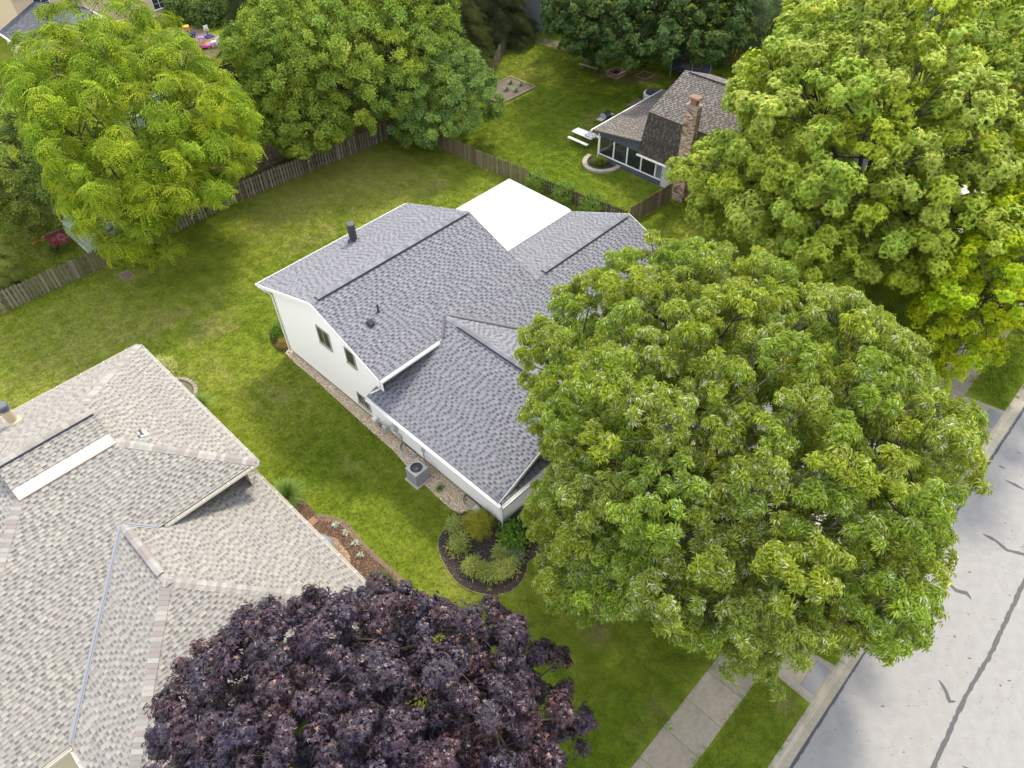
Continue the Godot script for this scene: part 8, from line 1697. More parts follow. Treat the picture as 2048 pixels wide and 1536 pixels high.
func make_beds() -> void:
	# dark mulch island at the front corner
	var isl := smooth_ring([[10.95, -14.42], [10.44, -14.36], [9.86, -14.25], [9.42, -14.06], [9.09, -13.68], [8.85, -13.18], [8.67, -12.55], [8.60, -11.98], [8.71, -11.45], [8.95, -10.94], [9.27, -10.53], [9.71, -10.23], [10.11, -10.14], [10.54, -10.18], [10.97, -10.37], [11.28, -10.56], [11.70, -10.47], [12.16, -10.33], [13.5, -10.4], [15.5, -10.8], [18.5, -11.0], [19.5, -12.3], [12.0, -12.3], [11.82, -12.5], [11.82, -14.0]])
	bed_sheet("mulch_bed", isl, 0.03, lin(0.075, 0.062, 0.056), M.soil)
	bed_polys.append(isl)
	# cut lip of straw-coloured thatch round it
	var lip := MB.new()
	for i in isl.size() - 18:
		var a := Vector3(isl[i][0], 0.0, isl[i][1])
		var b := Vector3(isl[i + 1][0], 0.0, isl[i + 1][1])
		var n := (b - a).cross(UP).normalized()
		var c := vary(lin(0.21, 0.205, 0.075), 0.3)
		lip.quad(a + UP * 0.05, b + UP * 0.05, b + n * -0.025 + UP * 0.045, a + n * -0.025 + UP * 0.045, c)
		lip.quad(a + n * 0.03 + UP * 0.0, b + n * 0.03, b + UP * 0.05, a + UP * 0.05, c)
	for i in lip.n.size(): lip.n[i] = lip.n[i] if lip.n[i].y >= 0 else -lip.n[i]
	structure("bed_edge", lip, M.v)
	var trs := []
	var cc := []
	scatter_in(isl, 9000, 0.033, 0.03, 0.09, 0.25, [lin(0.06, 0.048, 0.042), lin(0.10, 0.075, 0.06), lin(0.045, 0.036, 0.034), lin(0.16, 0.12, 0.09)], trs, cc)
	var chip := MB.new()
	chip.box(Vector3(-0.5, -0.1, -0.14), Vector3(0.5, 0.1, 0.14), Color(1, 1, 1))
	var chips := chip.mesh()
	tag(scatter(self, "dark_mulch", chips, M.v, trs, cc), "dark brown wood chips covering the island bed", "mulch", "", "stuff")
	# brown mulch bed along the tan house
	var tb := smooth_ring([[5.3, -20.6], [6.3, -20.4], [6.63, -19.94], [6.67, -19.22], [6.62, -18.80], [6.99, -18.27], [7.23, -17.64], [7.18, -17.05], [7.12, -16.28], [7.11, -15.38], [7.14, -14.46], [7.17, -13.75], [7.0, -12.6], [6.4, -11.8], [5.2, -11.9], [5.05, -13.0], [5.05, -19.5]])
	bed_sheet("mulch_bed", tb, 0.03, lin(0.135, 0.085, 0.062), M.soil)
	bed_polys.append(tb)
	trs = []; cc = []
	scatter_in(tb, 8000, 0.033, 0.03, 0.09, 0.25, [lin(0.14, 0.08, 0.055), lin(0.19, 0.115, 0.08), lin(0.10, 0.06, 0.045), lin(0.26, 0.18, 0.13)], trs, cc)
	tag(scatter(self, "brown_mulch", chips, M.v, trs, cc), "reddish brown wood chips along the tan roofed house", "mulch", "", "stuff")
	var sand := smooth_ring([[6.3, -17.6], [6.5, -17.2], [6.45, -16.7], [6.35, -16.1], [5.9, -15.8], [5.6, -16.6], [5.8, -17.5]])
	bed_sheet("sand_patch", sand, 0.036, lin(0.50, 0.38, 0.25), M.soil)
	var lip2 := smooth_ring([[6.68, -18.9], [7.05, -18.3], [7.30, -17.64], [7.25, -17.05], [7.19, -16.28], [7.18, -15.38], [7.21, -14.46], [7.24, -13.75], [7.12, -12.9], [6.98, -13.3], [7.02, -14.4], [6.98, -15.4], [6.95, -16.3], [7.0, -17.0], [7.02, -17.6], [6.82, -18.15], [6.5, -18.6]])
	bed_sheet("worn_soil", lip2, 0.034, lin(0.27, 0.205, 0.15), M.soil)
	# river gravel strip along the white wall
	var gr := [[11.82, -28.6], [11.5, -28.5], [11.42, -27.45], [11.42, -25.29], [11.32, -23.05], [11.25, -20.99], [11.20, -19.05], [11.03, -17.95], [10.87, -15.89], [10.85, -14.75], [11.0, -14.35], [11.82, -14.0]]
	var grs := []
	for i in gr.size(): grs.append(gr[i])
	bed_sheet("gravel_bed", grs, 0.02, lin(0.34, 0.28, 0.21), M.soil)
	bed_polys.append(grs)
	trs = []; cc = []
	scatter_in(grs, 26000, 0.028, 0.035, 0.075, 0.7, [lin(0.54, 0.44, 0.31), lin(0.64, 0.55, 0.42), lin(0.44, 0.32, 0.21), lin(0.38, 0.33, 0.28), lin(0.57, 0.42, 0.28), lin(0.72, 0.66, 0.56), lin(0.32, 0.22, 0.15)], trs, cc)
	tag(scatter(self, "gravel", pebble_mesh(), M.v, trs, cc), "tan and brown river pebbles along the white wall", "gravel", "", "stuff")
	# soil under trees behind the fence, and worn earth round the toys
	bed_sheet("bare_soil", smooth_ring([[15, -43.6], [19, -43.5], [23, -43.3], [28.5, -43.0], [31.2, -43.0], [33.5, -44.5], [33, -49], [28, -50.5], [23, -48.5], [18, -47.5], [14.5, -46.5]]), 0.012, lin(0.17, 0.12, 0.085), M.soil)
	bed_sheet("bare_soil", smooth_ring([[26.5, -65.6], [29.8, -65.9], [31.4, -67.5], [31.6, -71.5], [30.6, -74], [27, -74.5], [25, -70]]), 0.012, lin(0.27, 0.205, 0.15), M.soil)
	bed_sheet("bare_soil", smooth_ring([[48.3, -37.9], [50.2, -37.6], [51.8, -36.0], [52.6, -34.2], [51.5, -33.0], [50.0, -33.8], [48.9, -35.8]]), 0.012, lin(0.20, 0.15, 0.09), M.soil)
	bed_sheet("stepping_path", smooth_ring([[50.6, -47.3], [51.9, -45.4], [51.9, -43.6], [50.9, -43.0], [50.4, -45.0]]), 0.014, lin(0.36, 0.29, 0.23), M.soil)

func make_grass() -> void:
	var r := RandomNumberGenerator.new()
	r.seed = 77
	var meshes := []
	for v in 1:
		var mb := MB.new()
		for k in 85:
			var p := Vector3(r.randf_range(-0.2, 0.2), 0, r.randf_range(-0.2, 0.2))
			var a := r.randf() * TAU
			var h := r.randf_range(0.03, 0.075)
			var lean := r.randf_range(0.2, 1.1)
			var d := Vector3(cos(a), 0, sin(a))
			var s := d.cross(UP) * r.randf_range(0.005, 0.009)
			var tip := p + UP * h + d * h * lean
			var mid := p + UP * h * 0.6 + d * h * lean * 0.35
			var c := lin(1, 1, 1)
			var kk := r.randf_range(0.75, 1.3)
			var w := r.randf_range(-0.08, 0.2)
			c = Color(kk * (1 + w), kk, kk * (1 - w))
			mb.quad(p - s, p + s, mid + s * 0.8, mid - s * 0.8, c)
			mb.tri(mid - s * 0.8, mid + s * 0.8, tip, c)
		meshes.append(mb.mesh())
	var polys := []
	for b in bed_polys:
		var q := PackedVector2Array()
		for p in b: q.append(Vector2(p[0], p[1]))
		polys.append(q)
	var rects := [Rect2(11.7, -28.4, 9.4, 16.0), Rect2(20.0, -28.2, 8.3, 13.3), Rect2(-4.8, -29.2, 9.9, 13.2), Rect2(-4.1, -16.3, 9.2, 3.8), Rect2(38.1, -29.1, 8.8, 16.0), Rect2(-30, -2.78, 100, 1.58), Rect2(20.2, -13.7, 6.8, 14.4), Rect2(10.4, -17.55, 0.9, 0.95), Rect2(8.4, -41.7, 0.85, 1.0), Rect2(14.05, -1.3, 1.9, 2.0), Rect2(31.2, -1.3, 1.9, 2.0), Rect2(39.4, -42.9, 4.3, 3.2)]
	var trs := [[], [], []]
	var cols := [[], [], []]
	var step := 0.29
	var areas := [[-3.0, 33.2, -43.0, 0.57, 1.0], [32.0, 58.0, -47.0, -21.0, 1.0], [33.0, 46.0, -21.0, 0.57, 1.35], [-2.0, 34.0, -68.0, -43.0, 1.5], [58.0, 74.0, -46.0, -20.0, 1.6]]
	for ar in areas:
		var st: float = step * ar[4]
		var x: float = ar[0]
		while x < ar[1]:
			var z: float = ar[2]
			while z < ar[3]:
				var px := x + r.randf_range(-0.1, 0.1)
				var pz := z + r.randf_range(-0.1, 0.1)
				z += st
				var bad := pz > 0.5
				for q in rects:
					if q.has_point(Vector2(px, pz)):
						bad = true; break
				if not bad:
					for q in polys:
						if Geometry2D.is_point_in_polygon(Vector2(px, pz), q):
							bad = true; break
				if bad: continue
				var i := r.randi() % 3
				var s := r.randf_range(0.85, 1.2) * (1.0 if ar[4] < 1.2 else 1.5)
				trs[i].append(Transform3D(Basis(UP, r.randf() * TAU).scaled(Vector3(s, s * r.randf_range(0.8, 1.25), s)), Vector3(px, 0.0, pz)))
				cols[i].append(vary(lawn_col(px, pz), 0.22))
			x += st
	var gm := leafmat(Color(0.5, 0.55, 0.2), 0.6, 0.25)
	var o := scatter(self, "grass", meshes[0], gm, trs[0] + trs[1] + trs[2], cols[0] + cols[1] + cols[2])
	tag(o, "short mown green grass of the lawns round the houses", "grass", "", "stuff")

# a clump of arching blades (ornamental grass)
func blade_clump(called: String, label: String, at: Vector3, h: float, spread: float, count: int, cols: Array, width: float, group := "") -> void:
	var T := thing(called, label, "plant", at, group)
	var mb := MB.new()
	for k in count:
		var a := rng.randf() * TAU
		var d := Vector3(cos(a), 0, sin(a))
		var l := h * rng.randf_range(0.7, 1.15)
		var out := spread * sqrt(rng.randf())
		var p := at + d * rng.randf_range(0, 0.12 * spread)
		var s := d.cross(UP) * width * rng.randf_range(0.7, 1.2)
		var col := vary(cols[rng.randi() % cols.size()], 0.15)
		var prev := p
		var ps := s
		for j in 4:
			var t := (j + 1) / 4.0
			var q := p + d * out * t * (0.4 + 0.6 * t) + UP * l * (1.35 * t - 0.75 * t * t * (out / spread))
			var qs := s * (1.0 - t * 0.85)
			mb.quad(prev - ps, prev + ps, q + qs, q - qs, col)
			prev = q; ps = qs
	part(T, "blades", mb, leafmat(Color(0.5, 0.55, 0.25), 0.55, 0.3))

# a low plant of leafy shoots: twigs and foliage
func shrub(called: String, label: String, at: Vector3, rx: float, h: float, meshes: Array, mat: Material, count: int, size: float, tints: Array, group := "", category := "shrub") -> void:
	var T := thing(called, label, category, at, group)
	var st := MB.new()
	var trs := [[], []]
	var cols := [[], []]
	for k in count:
		var d := rand_unit()
		d.y = absf(d.y)
		var rr := pow(rng.randf(), 0.4)
		var p := at + Vector3(d.x * rx * rr, 0.06 + d.y * h * rr * 0.95, d.z * rx * rr)
		if k % 6 == 0:
			st.tube([at + UP * 0.01, at.lerp(p, 0.5) + UP * 0.1 * h, p], [0.014, 0.01, 0.004], 4, lin(0.12, 0.10, 0.06), false)
		var ay := (d * 0.7 + UP * 0.7 + rand_unit() * 0.4).normalized()
		var ax := ay.cross(rand_unit()).normalized()
		var i := k % meshes.size()
		trs[i].append(Transform3D(Basis(ax, ay, ax.cross(ay)).scaled(Vector3.ONE * size * rng.randf_range(0.7, 1.2)), p))
		var t: Color = tints[rng.randi() % tints.size()]
		cols[i].append(vary(t, 0.15))
	part(T, "stems", st, M.bark)
	for i in meshes.size():
		var o := scatter(T, "foliage", meshes[i], mat, trs[i], cols[i])
		o.set_meta("kind", "stuff")

func make_yard_things() -> void:
	# --- air conditioner ---
	var at := Vector3(11.0, 0, -17.08)
	var ac := thing("air_conditioner", "grey air conditioner with round fan on the gravel strip", "air conditioner", at)
	var pad := MB.new()
	pad.bevel_box(Vector3(10.5, 0.0, -17.52), Vector3(11.36, 0.085, -16.64), 0.02, lin(0.50, 0.49, 0.46))
	part(ac, "pad", pad, M.concrete)
	var g := lin(0.27, 0.28, 0.305)
	var x0 := 10.58
	var x1 := 11.30
	var z0 := -17.44
	var z1 := -16.72
	var top := 0.86
	var cb := MB.new()
	cb.box(Vector3(x0 + 0.02, 0.085, z0 + 0.02), Vector3(x1 - 0.02, top - 0.06, z1 - 0.02), lin(0.07, 0.072, 0.08))
	for cx in [x0, x1 - 0.07]:
		for cz in [z0, z1 - 0.07]:
			cb.box(Vector3(cx, 0.085, cz), Vector3(cx + 0.07, top - 0.04, cz + 0.07), g)
	part(ac, "cabinet", cb, M.vgloss)
	var lv := MB.new()
	var y := 0.12
	while y < top - 0.08:
		board(lv, Vector3(x0 + 0.07, y, z0 + 0.004), Vector3(x1 - 0.07, y, z0 + 0.004), Vector3(0, 0.022, 0.012), Vector3(0, -0.002, -0.006), g)
		board(lv, Vector3(x0 + 0.07, y, z1 - 0.004), Vector3(x1 - 0.07, y, z1 - 0.004), Vector3(0, 0.022, -0.012), Vector3(0, -0.002, 0.006), g)
		board(lv, Vector3(x0 + 0.004, y, z0 + 0.07), Vector3(x0 + 0.004, y, z1 - 0.07), Vector3(0.012, 0.022, 0), Vector3(-0.006, -0.002, 0), g)
		board(lv, Vector3(x1 - 0.004, y, z0 + 0.07), Vector3(x1 - 0.004, y, z1 - 0.07), Vector3(-0.012, 0.022, 0), Vector3(0.006, -0.002, 0), g)
		y += 0.036
	for u in [0.33, 0.5, 0.67]:
		for q in [[x0 + 0.72 * u, z0 - 0.006, 0.02, 0.008], [x0 + 0.72 * u, z1 - 0.002, 0.02, 0.008], [x0 - 0.006, z0 + 0.72 * u, 0.008, 0.02], [x1 - 0.002, z0 + 0.72 * u, 0.008, 0.02]]:
			lv.box(Vector3(q[0], 0.1, q[1]), Vector3(q[0] + q[2], top - 0.06, q[1] + q[3]), g)
	part(ac, "louvres", lv, M.vgloss)
	# top plate with a round opening
	var tp := MB.new()
	var lt := lin(0.42, 0.43, 0.45)
	var cc := Vector3((x0 + x1) / 2, top, (z0 + z1) / 2)
	var R := 0.285
	for k in 32:
		var a := TAU * k / 32
		var b := TAU * (k + 1) / 32
		var sq := func(t: float) -> Vector3:
			var m := 0.36 / maxf(absf(cos(t)), absf(sin(t)))
			return cc + Vector3(cos(t) * m, 0, sin(t) * m)
		var i0 := cc + Vector3(cos(a) * R, 0.012, sin(a) * R)
		var i1 := cc + Vector3(cos(b) * R, 0.012, sin(b) * R)
		tp.quad(i0, i1, sq.call(b), sq.call(a), lt)
		tp.quad(i1, i0, i0 - UP * 0.1, i1 - UP * 0.1, lin(0.1, 0.1, 0.11))
		tp.quad(sq.call(a) , sq.call(b), sq.call(b) - UP * 0.05, sq.call(a) - UP * 0.05, lt)
	for i in tp.n.size():
		if tp.n[i].y < -0.2: tp.n[i] = -tp.n[i]
	part(ac, "top_plate", tp, M.vgloss)
	var fn := MB.new()
	for k in 4:
		var a := TAU * k / 4 + 0.3
		var d := Vector3(cos(a), 0, sin(a))
		var e := Vector3(cos(a + 0.75), 0, sin(a + 0.75))
		var c2 := lin(0.30, 0.31, 0.34)
		fn.quad(cc + d * 0.06 - UP * 0.10, cc + e * 0.06 - UP * 0.05, cc + e * 0.26 - UP * 0.05, cc + d * 0.25 - UP * 0.10, c2)
	fn.lathe(cc - UP * 0.12, [Vector2(0.07, 0), Vector2(0.07, 0.07), Vector2(0.0, 0.09)], 12, lin(0.2, 0.2, 0.21))
	part(ac, "fan", fn, M.vgloss)
	var gd := MB.new()
	for rr in [0.08, 0.14, 0.2, 0.26]:
		var ps := []
		var rs := []
		for k in 25:
			ps.append(cc + Vector3(cos(TAU * k / 24) * rr, 0.014, sin(TAU * k / 24) * rr)); rs.append(0.0035)
		gd.tube(ps, rs, 4, lin(0.12, 0.12, 0.13), false)
	for k in 6:
		var d := Vector3(cos(TAU * k / 6), 0, sin(TAU * k / 6))
		gd.tube([cc + d * 0.05 + UP * 0.016, cc + d * 0.29 + UP * 0.012], [0.0035, 0.0035], 4, lin(0.12, 0.12, 0.13), false)
	part(ac, "fan_guard", gd, M.vgloss)
	# --- window wells ---
	var wl := ["corrugated window well beside the air conditioner", "corrugated window well near the front corner of the house"]
	var wz := [-18.65, -14.35]
	for i in 2:
		var w := thing("window_well", wl[i], "window well", Vector3(11.7, 0, wz[i]), "steel window wells along the white wall")
		var m := MB.new()
		var k0 := 22
		var yy := 0.0
		for j in 5:
			var r0 := 0.47 if j % 2 == 0 else 0.455
			var r1 := 0.455 if j % 2 == 0 else 0.47
			for k in k0:
				var a := PI / 2 + PI * k / k0
				var b := PI / 2 + PI * (k + 1) / k0
				var P := func(t: float, r: float, h: float) -> Vector3: return Vector3(11.80 + cos(t) * r, h, wz[i] + sin(t) * r * 1.15)
				m.quad(P.call(b, r0, yy), P.call(a, r0, yy), P.call(a, r1, yy + 0.035), P.call(b, r1, yy + 0.035), lin(0.42, 0.44, 0.46))
				m.quad(P.call(a, r0 - 0.012, yy), P.call(b, r0 - 0.012, yy), P.call(b, r1 - 0.012, yy + 0.035), P.call(a, r1 - 0.012, yy + 0.035), lin(0.30, 0.31, 0.33))
				if j == 4: m.quad(P.call(b, r1, yy + 0.035), P.call(a, r1, yy + 0.035), P.call(a, r1 - 0.012, yy + 0.035), P.call(b, r1 - 0.012, yy + 0.035), lin(0.5, 0.52, 0.54))
			yy += 0.035
		part(w, "liner", m, M.vgloss)
		var wd := MB.new()
		wd.box(Vector3(11.80, 0.03, wz[i] - 0.4), Vector3(11.83, 0.30, wz[i] + 0.4), lin(0.10, 0.11, 0.12))
		part(w, "cellar_window", wd, M.vgloss)
	# --- meters and pipes on the wall ---
	var gm := thing("gas_meter", "grey green gas meter with pipes on the white wall", "gas meter", Vector3(11.62, 0, -20.05))
	var m := MB.new()
	m.bevel_box(Vector3(11.46, 0.45, -20.2), Vector3(11.68, 0.80, -19.92), 0.05, lin(0.40, 0.44, 0.42))
	part(gm, "body", m, M.vgloss)
	m = MB.new()
	m.tube([Vector3(11.58, 0.0, -20.35), Vector3(11.58, 0.95, -20.35), Vector3(11.58, 0.98, -20.15), Vector3(11.58, 0.8, -20.12)], [0.025, 0.025, 0.025, 0.025], 8, lin(0.45, 0.47, 0.46))
	m.tube([Vector3(11.58, 0.8, -20.0), Vector3(11.58, 0.92, -19.96), Vector3(11.6, 0.92, -19.8), Vector3(11.78, 0.9, -19.8)], [0.022, 0.022, 0.022, 0.022], 8, lin(0.45, 0.47, 0.46))
	m.tube([Vector3(11.6, 0.35, -20.5), Vector3(11.6, 0.6, -20.42)], [0.05, 0.05], 8, lin(0.05, 0.05, 0.055))
	part(gm, "pipes", m, M.vgloss)
	var em := thing("electric_meter", "grey electric meter boxes beside the gas meter", "electric meter", Vector3(11.72, 0.6, -19.5))
	m = MB.new()
	m.bevel_box(Vector3(11.64, 0.75, -19.62), Vector3(11.79, 1.25, -19.36), 0.02, lin(0.42, 0.44, 0.46))
	m.box(Vector3(11.68, 0.4, -19.3), Vector3(11.79, 0.72, -19.12), lin(0.46, 0.47, 0.48))
	m.tube([Vector3(11.74, 1.25, -19.5), Vector3(11.74, 2.6, -19.5)], [0.02, 0.02], 8, lin(0.55, 0.55, 0.56))
	m.tube([Vector3(11.74, 0.75, -19.5), Vector3(11.74, 0.05, -19.45)], [0.018, 0.018], 8, lin(0.45, 0.46, 0.47))
	part(em, "boxes", m, M.vgloss)
	m = MB.new()
	m.tube([Vector3(11.64, 1.0, -19.49), Vector3(11.54, 1.0, -19.49)], [0.085, 0.08], 14, lin(0.55, 0.58, 0.6))
	part(em, "dial", m, M.vgloss)
	var vh := thing("wall_vent", "white vent hood and hose on the wall above the gravel", "vent", Vector3(11.68, 0.5, -20.95))
	m = MB.new()
	m.bevel_box(Vector3(11.52, 0.42, -21.08), Vector3(11.79, 0.66, -20.82), 0.06, lin(0.7, 0.71, 0.72))
	m.tube([Vector3(11.66, 0.55, -20.85), Vector3(11.5, 0.68, -20.7), Vector3(11.52, 0.5, -20.55), Vector3(11.6, 0.3, -20.6)], [0.022, 0.022, 0.022, 0.022], 8, lin(0.34, 0.36, 0.37))
	part(vh, "hood", m, M.vgloss)
	var hb := thing("hose_reel", "white and blue hose reel by the front corner of the white house", "hose reel", Vector3(11.45, 0, -13.75))
	m = MB.new()
	m.bevel_box(Vector3(11.30, 0.02, -13.98), Vector3(11.60, 0.42, -13.62), 0.04, lin(0.62, 0.66, 0.70))
	part(hb, "case", m, M.vgloss)
	m = MB.new()
	var ps := []
	var rs := []
	for k in 40:
		var a := TAU * k / 13.0
		ps.append(Vector3(11.26, 0.24, -13.8) + Vector3(-0.003 * k * 0.3, sin(a) * 0.15, cos(a) * 0.15)); rs.append(0.016)
	m.tube(ps, rs, 6, lin(0.26, 0.36, 0.44))
	part(hb, "hose", m, M.vgloss)
	var cdx := thing("conduit_box", "small grey box and conduit on the wall above the air conditioner", "electrical box", Vector3(11.72, 0.6, -17.2))
	m = MB.new()
	m.box(Vector3(11.70, 0.85, -17.62), Vector3(11.79, 1.1, -17.46), lin(0.40, 0.42, 0.44))
	m.tube([Vector3(11.74, 0.86, -17.54), Vector3(11.72, 0.5, -17.5), Vector3(11.6, 0.3, -17.3), Vector3(11.3, 0.3, -17.2)], [0.018, 0.018, 0.018, 0.018], 6, lin(0.07, 0.07, 0.075))
	part(cdx, "box", m, M.vgloss)
	# --- drain grate in the lawn ---
	var dg := thing("drain_grate", "square drain grate set in the lawn below the back fence", "drain grate", Vector3(8.8, 0, -41.2))
	m = MB.new()
	var rc := lin(0.30, 0.235, 0.17)
	m.box(Vector3(8.46, -0.05, -41.66), Vector3(9.16, 0.05, -41.58), rc); m.box(Vector3(8.46, -0.05, -40.82), Vector3(9.16, 0.05, -40.74), rc)
	m.box(Vector3(8.46, -0.05, -41.58), Vector3(8.54, 0.05, -40.82), rc); m.box(Vector3(9.08, -0.05, -41.58), Vector3(9.16, 0.05, -40.82), rc)
	part(dg, "frame", m, M.concrete)
	m = MB.new()
	m.box(Vector3(8.54, 0.004, -41.58), Vector3(9.08, 0.012, -40.82), lin(0.012, 0.011, 0.01))  # flat near-black sheet paints the shade of an open pit
	part(dg, "pit", m, M.v)
	for k in 7:
		m = MB.new()
		m.box(Vector3(8.54, 0.02, -41.52 + k * 0.1), Vector3(9.08, 0.045, -41.485 + k * 0.1), lin(0.30, 0.22, 0.16))
		part(dg, "bar", m, M.v)
	# --- plants in the island bed ---
	var hk := [lin(0.46, 0.50, 0.15), lin(0.54, 0.57, 0.22), lin(0.36, 0.42, 0.11)]
	var spots := [[10.3, -13.95, 0.5, "golden green grass clump at the top of the island bed"], [9.85, -13.2, 0.62, "large golden green grass clump at the left of the island bed"], [9.47, -11.98, 0.48, "round golden green grass clump at the lower left of the island bed"], [9.72, -11.42, 0.38, "small golden green grass clump at the bottom of the island bed"], [10.02, -11.08, 0.46, "golden green grass clump at the bottom right of the island bed"], [10.45, -10.93, 0.42, "golden green grass clump at the right rim of the island bed"], [10.95, -11.1, 0.5, "bluish green grass clump at the right of the island bed"], [10.75, -11.55, 0.42, "grass clump beside the broad leaved plant in the island bed"]]
	for s in spots:
		var col := hk
		if String(s[3]).begins_with("bluish"): col = [lin(0.22, 0.29, 0.16), lin(0.30, 0.36, 0.18)]
		shrub("grass_clump", s[3], Vector3(s[0], 0.03, s[1]), s[2] * 0.66, 0.34, [shoot_small(391, col, 14, 0.19, 0.13), shoot_small(392, col, 14, 0.19, 0.13)], leafmat(Color(0.5, 0.55, 0.25), 0.55, 0.3), 60, 0.95, [lin(1, 1, 1), lin(1.1, 1.05, 1.0), lin(0.85, 0.9, 0.9)], "grass clumps in the island bed", "plant")
	var lm := leafmat(Color(0.6, 0.65, 0.25), 0.5, 0.35)
	var yg := [lin(0.36, 0.38, 0.045), lin(0.28, 0.32, 0.04), lin(0.44, 0.42, 0.06)]
	var ysm := [shoot_small(401, yg, 30, 0.05, 0.55), shoot_small(402, yg, 30, 0.05, 0.55)]
	shrub("gold_shrub", "yellow green shrub beside the front corner of the white house", Vector3(11.02, 0.03, -13.28), 0.72, 0.85, ysm, lm, 420, 0.75, [lin(1, 1, 1), lin(1.1, 1.0, 0.9)])
	var hy := [lin(0.12, 0.23, 0.025), lin(0.16, 0.28, 0.035), lin(0.10, 0.19, 0.02)]
	shrub("hydrangea", "broad leaved green plant at the right of the island bed", Vector3(11.65, 0.03, -11.75), 0.66, 0.7, [shoot_small(411, hy, 9, 0.16, 0.7), shoot_small(412, hy, 9, 0.16, 0.7)], lm, 130, 1.0, [lin(1, 1, 1), lin(1.1, 1.05, 1)])
	var bl := [lin(0.17, 0.22, 0.20), lin(0.22, 0.28, 0.26), lin(0.13, 0.17, 0.155)]
	var blm := [shoot_conifer(421, bl, 0.22), shoot_conifer(422, bl, 0.22)]
	shrub("blue_spruce_bush", "low blue grey spruce bush under the front gutter", Vector3(12.75, 0.03, -12.0), 0.5, 0.5, blm, leafmat(Color(0.2, 0.25, 0.2), 0.6, 0.3), 260, 1.0, [lin(1, 1, 1)])
	for s in [[9.97, -11.9, "small seedling in the middle of the island bed"], [10.36, -11.76, "tiny green seedling near the broad leaved plant"], [10.06, -12.34, "tiny yellowish seedling in the middle of the island bed"], [9.27, -10.86, "tiny seedling at the bottom rim of the island bed"]]:
		blade_clump("seedling", s[2], Vector3(s[0], 0.03, s[1]), 0.12, 0.14, 16, [lin(0.2, 0.28, 0.08), lin(0.28, 0.3, 0.1)], 0.016, "seedlings in the island bed")
	# --- bed of the tan house ---
	for i in 4:
		var q := [[6.88, -17.8], [6.91, -17.17], [6.88, -16.48], [6.70, -15.86]]
		var lab := ["silver leaved plant nearest the red paver", "second silver plant from the red paver", "whitest silver plant, third from the red paver", "silver plant nearest the purple tree"]
		blade_clump("dusty_miller", lab[i], Vector3(q[i][0], 0.03, q[i][1]), 0.16, 0.2, 34, [lin(0.46, 0.50, 0.42), lin(0.58, 0.62, 0.56), lin(0.36, 0.42, 0.32)], 0.026, "silver plants in a row in the brown bed")
	var pv := thing("paver", "square reddish brown paver in the brown bed by the tan roof", "paver", Vector3(6.29, 0.03, -18.68))
	m = MB.new()
	m.bevel_box(Vector3(6.10, 0.02, -18.88), Vector3(6.47, 0.085, -18.50), 0.012, lin(0.33, 0.195, 0.13))
	part(pv, "block", m, M.concrete)
	var wc := thing("well_cover", "blue grey plastic window well dome beside the tan roof", "window well cover", Vector3(5.6, 0, -17.45))
	m = MB.new()
	for j in 5:
		for k in 18:
			var e0 := PI / 2 * j / 5
			var e1 := PI / 2 * (j + 1) / 5
			var a := TAU * k / 18
			var b := TAU * (k + 1) / 18
			var P := func(t: float, e: float) -> Vector3: return Vector3(5.55 + cos(t) * cos(e) * 0.78, 0.05 + sin(e) * 0.42, -17.45 + sin(t) * cos(e) * 0.72)
			m.quad(P.call(a, e0), P.call(a, e1), P.call(b, e1), P.call(b, e0), lin(0.17, 0.20, 0.24))
	part(wc, "dome", m, smat(lin(0.19, 0.225, 0.27), 0.12, 0.0, 0.7))
	var grn := [lin(0.12, 0.21, 0.035), lin(0.16, 0.26, 0.05), lin(0.20, 0.29, 0.075)]
	blade_clump("ornamental_grass", "big arching green grass at the corner of the tan roof", Vector3(6.2, 0.02, -20.4), 0.85, 1.0, 900, grn, 0.012, "arching grasses along the tan roofed house")
	blade_clump("ornamental_grass", "arching green grass halfway up the side of the tan roof", Vector3(6.25, 0.02, -28.0), 0.85, 0.85, 700, grn, 0.012, "arching grasses along the tan roofed house")
	var dgm := [shoot_small(431, [lin(0.07, 0.13, 0.025), lin(0.10, 0.17, 0.035)], 26, 0.05, 0.4), shoot_small(432, [lin(0.06, 0.12, 0.02), lin(0.09, 0.15, 0.03)], 26, 0.05, 0.4)]
	shrub("boxwood", "dark green low shrub between the tan roof and the purple tree", Vector3(6.35, 0.02, -14.1), 0.62, 0.6, dgm, lm, 360, 0.8, [lin(1, 1, 1), lin(1.2, 1.15, 1.0)])
	shrub("boxwood", "dark green shrub half under the purple tree", Vector3(6.2, 0.02, -12.9), 0.6, 0.6, dgm, lm, 320, 0.8, [lin(1, 1, 1), lin(1.2, 1.15, 1.0)])
	shrub("variegated_bush", "cream and green bush at the rear corner of the tan roof", Vector3(6.35, 0.0, -32.0), 0.75, 0.8, [shoot_small(441, [lin(0.5, 0.5, 0.22), lin(0.42, 0.46, 0.14), lin(0.25, 0.33, 0.07)], 24, 0.08, 0.55), shoot_small(442, [lin(0.52, 0.5, 0.26), lin(0.4, 0.45, 0.12)], 24, 0.08, 0.55)], lm, 220, 0.9, [lin(1, 1, 1)])
	# stone ring beside it
	var sr := thing("stone_ring", "half ring of grey edging stones beside the tan roof", "edging", Vector3(6.2, 0, -30.1))
	bed_sheet("gravel_patch", smooth_ring([[5.3, -31.2], [6.4, -31.1], [6.85, -30.5], [6.85, -29.6], [6.3, -29.0], [5.3, -28.9]]), 0.016, lin(0.27, 0.23, 0.19), M.soil)
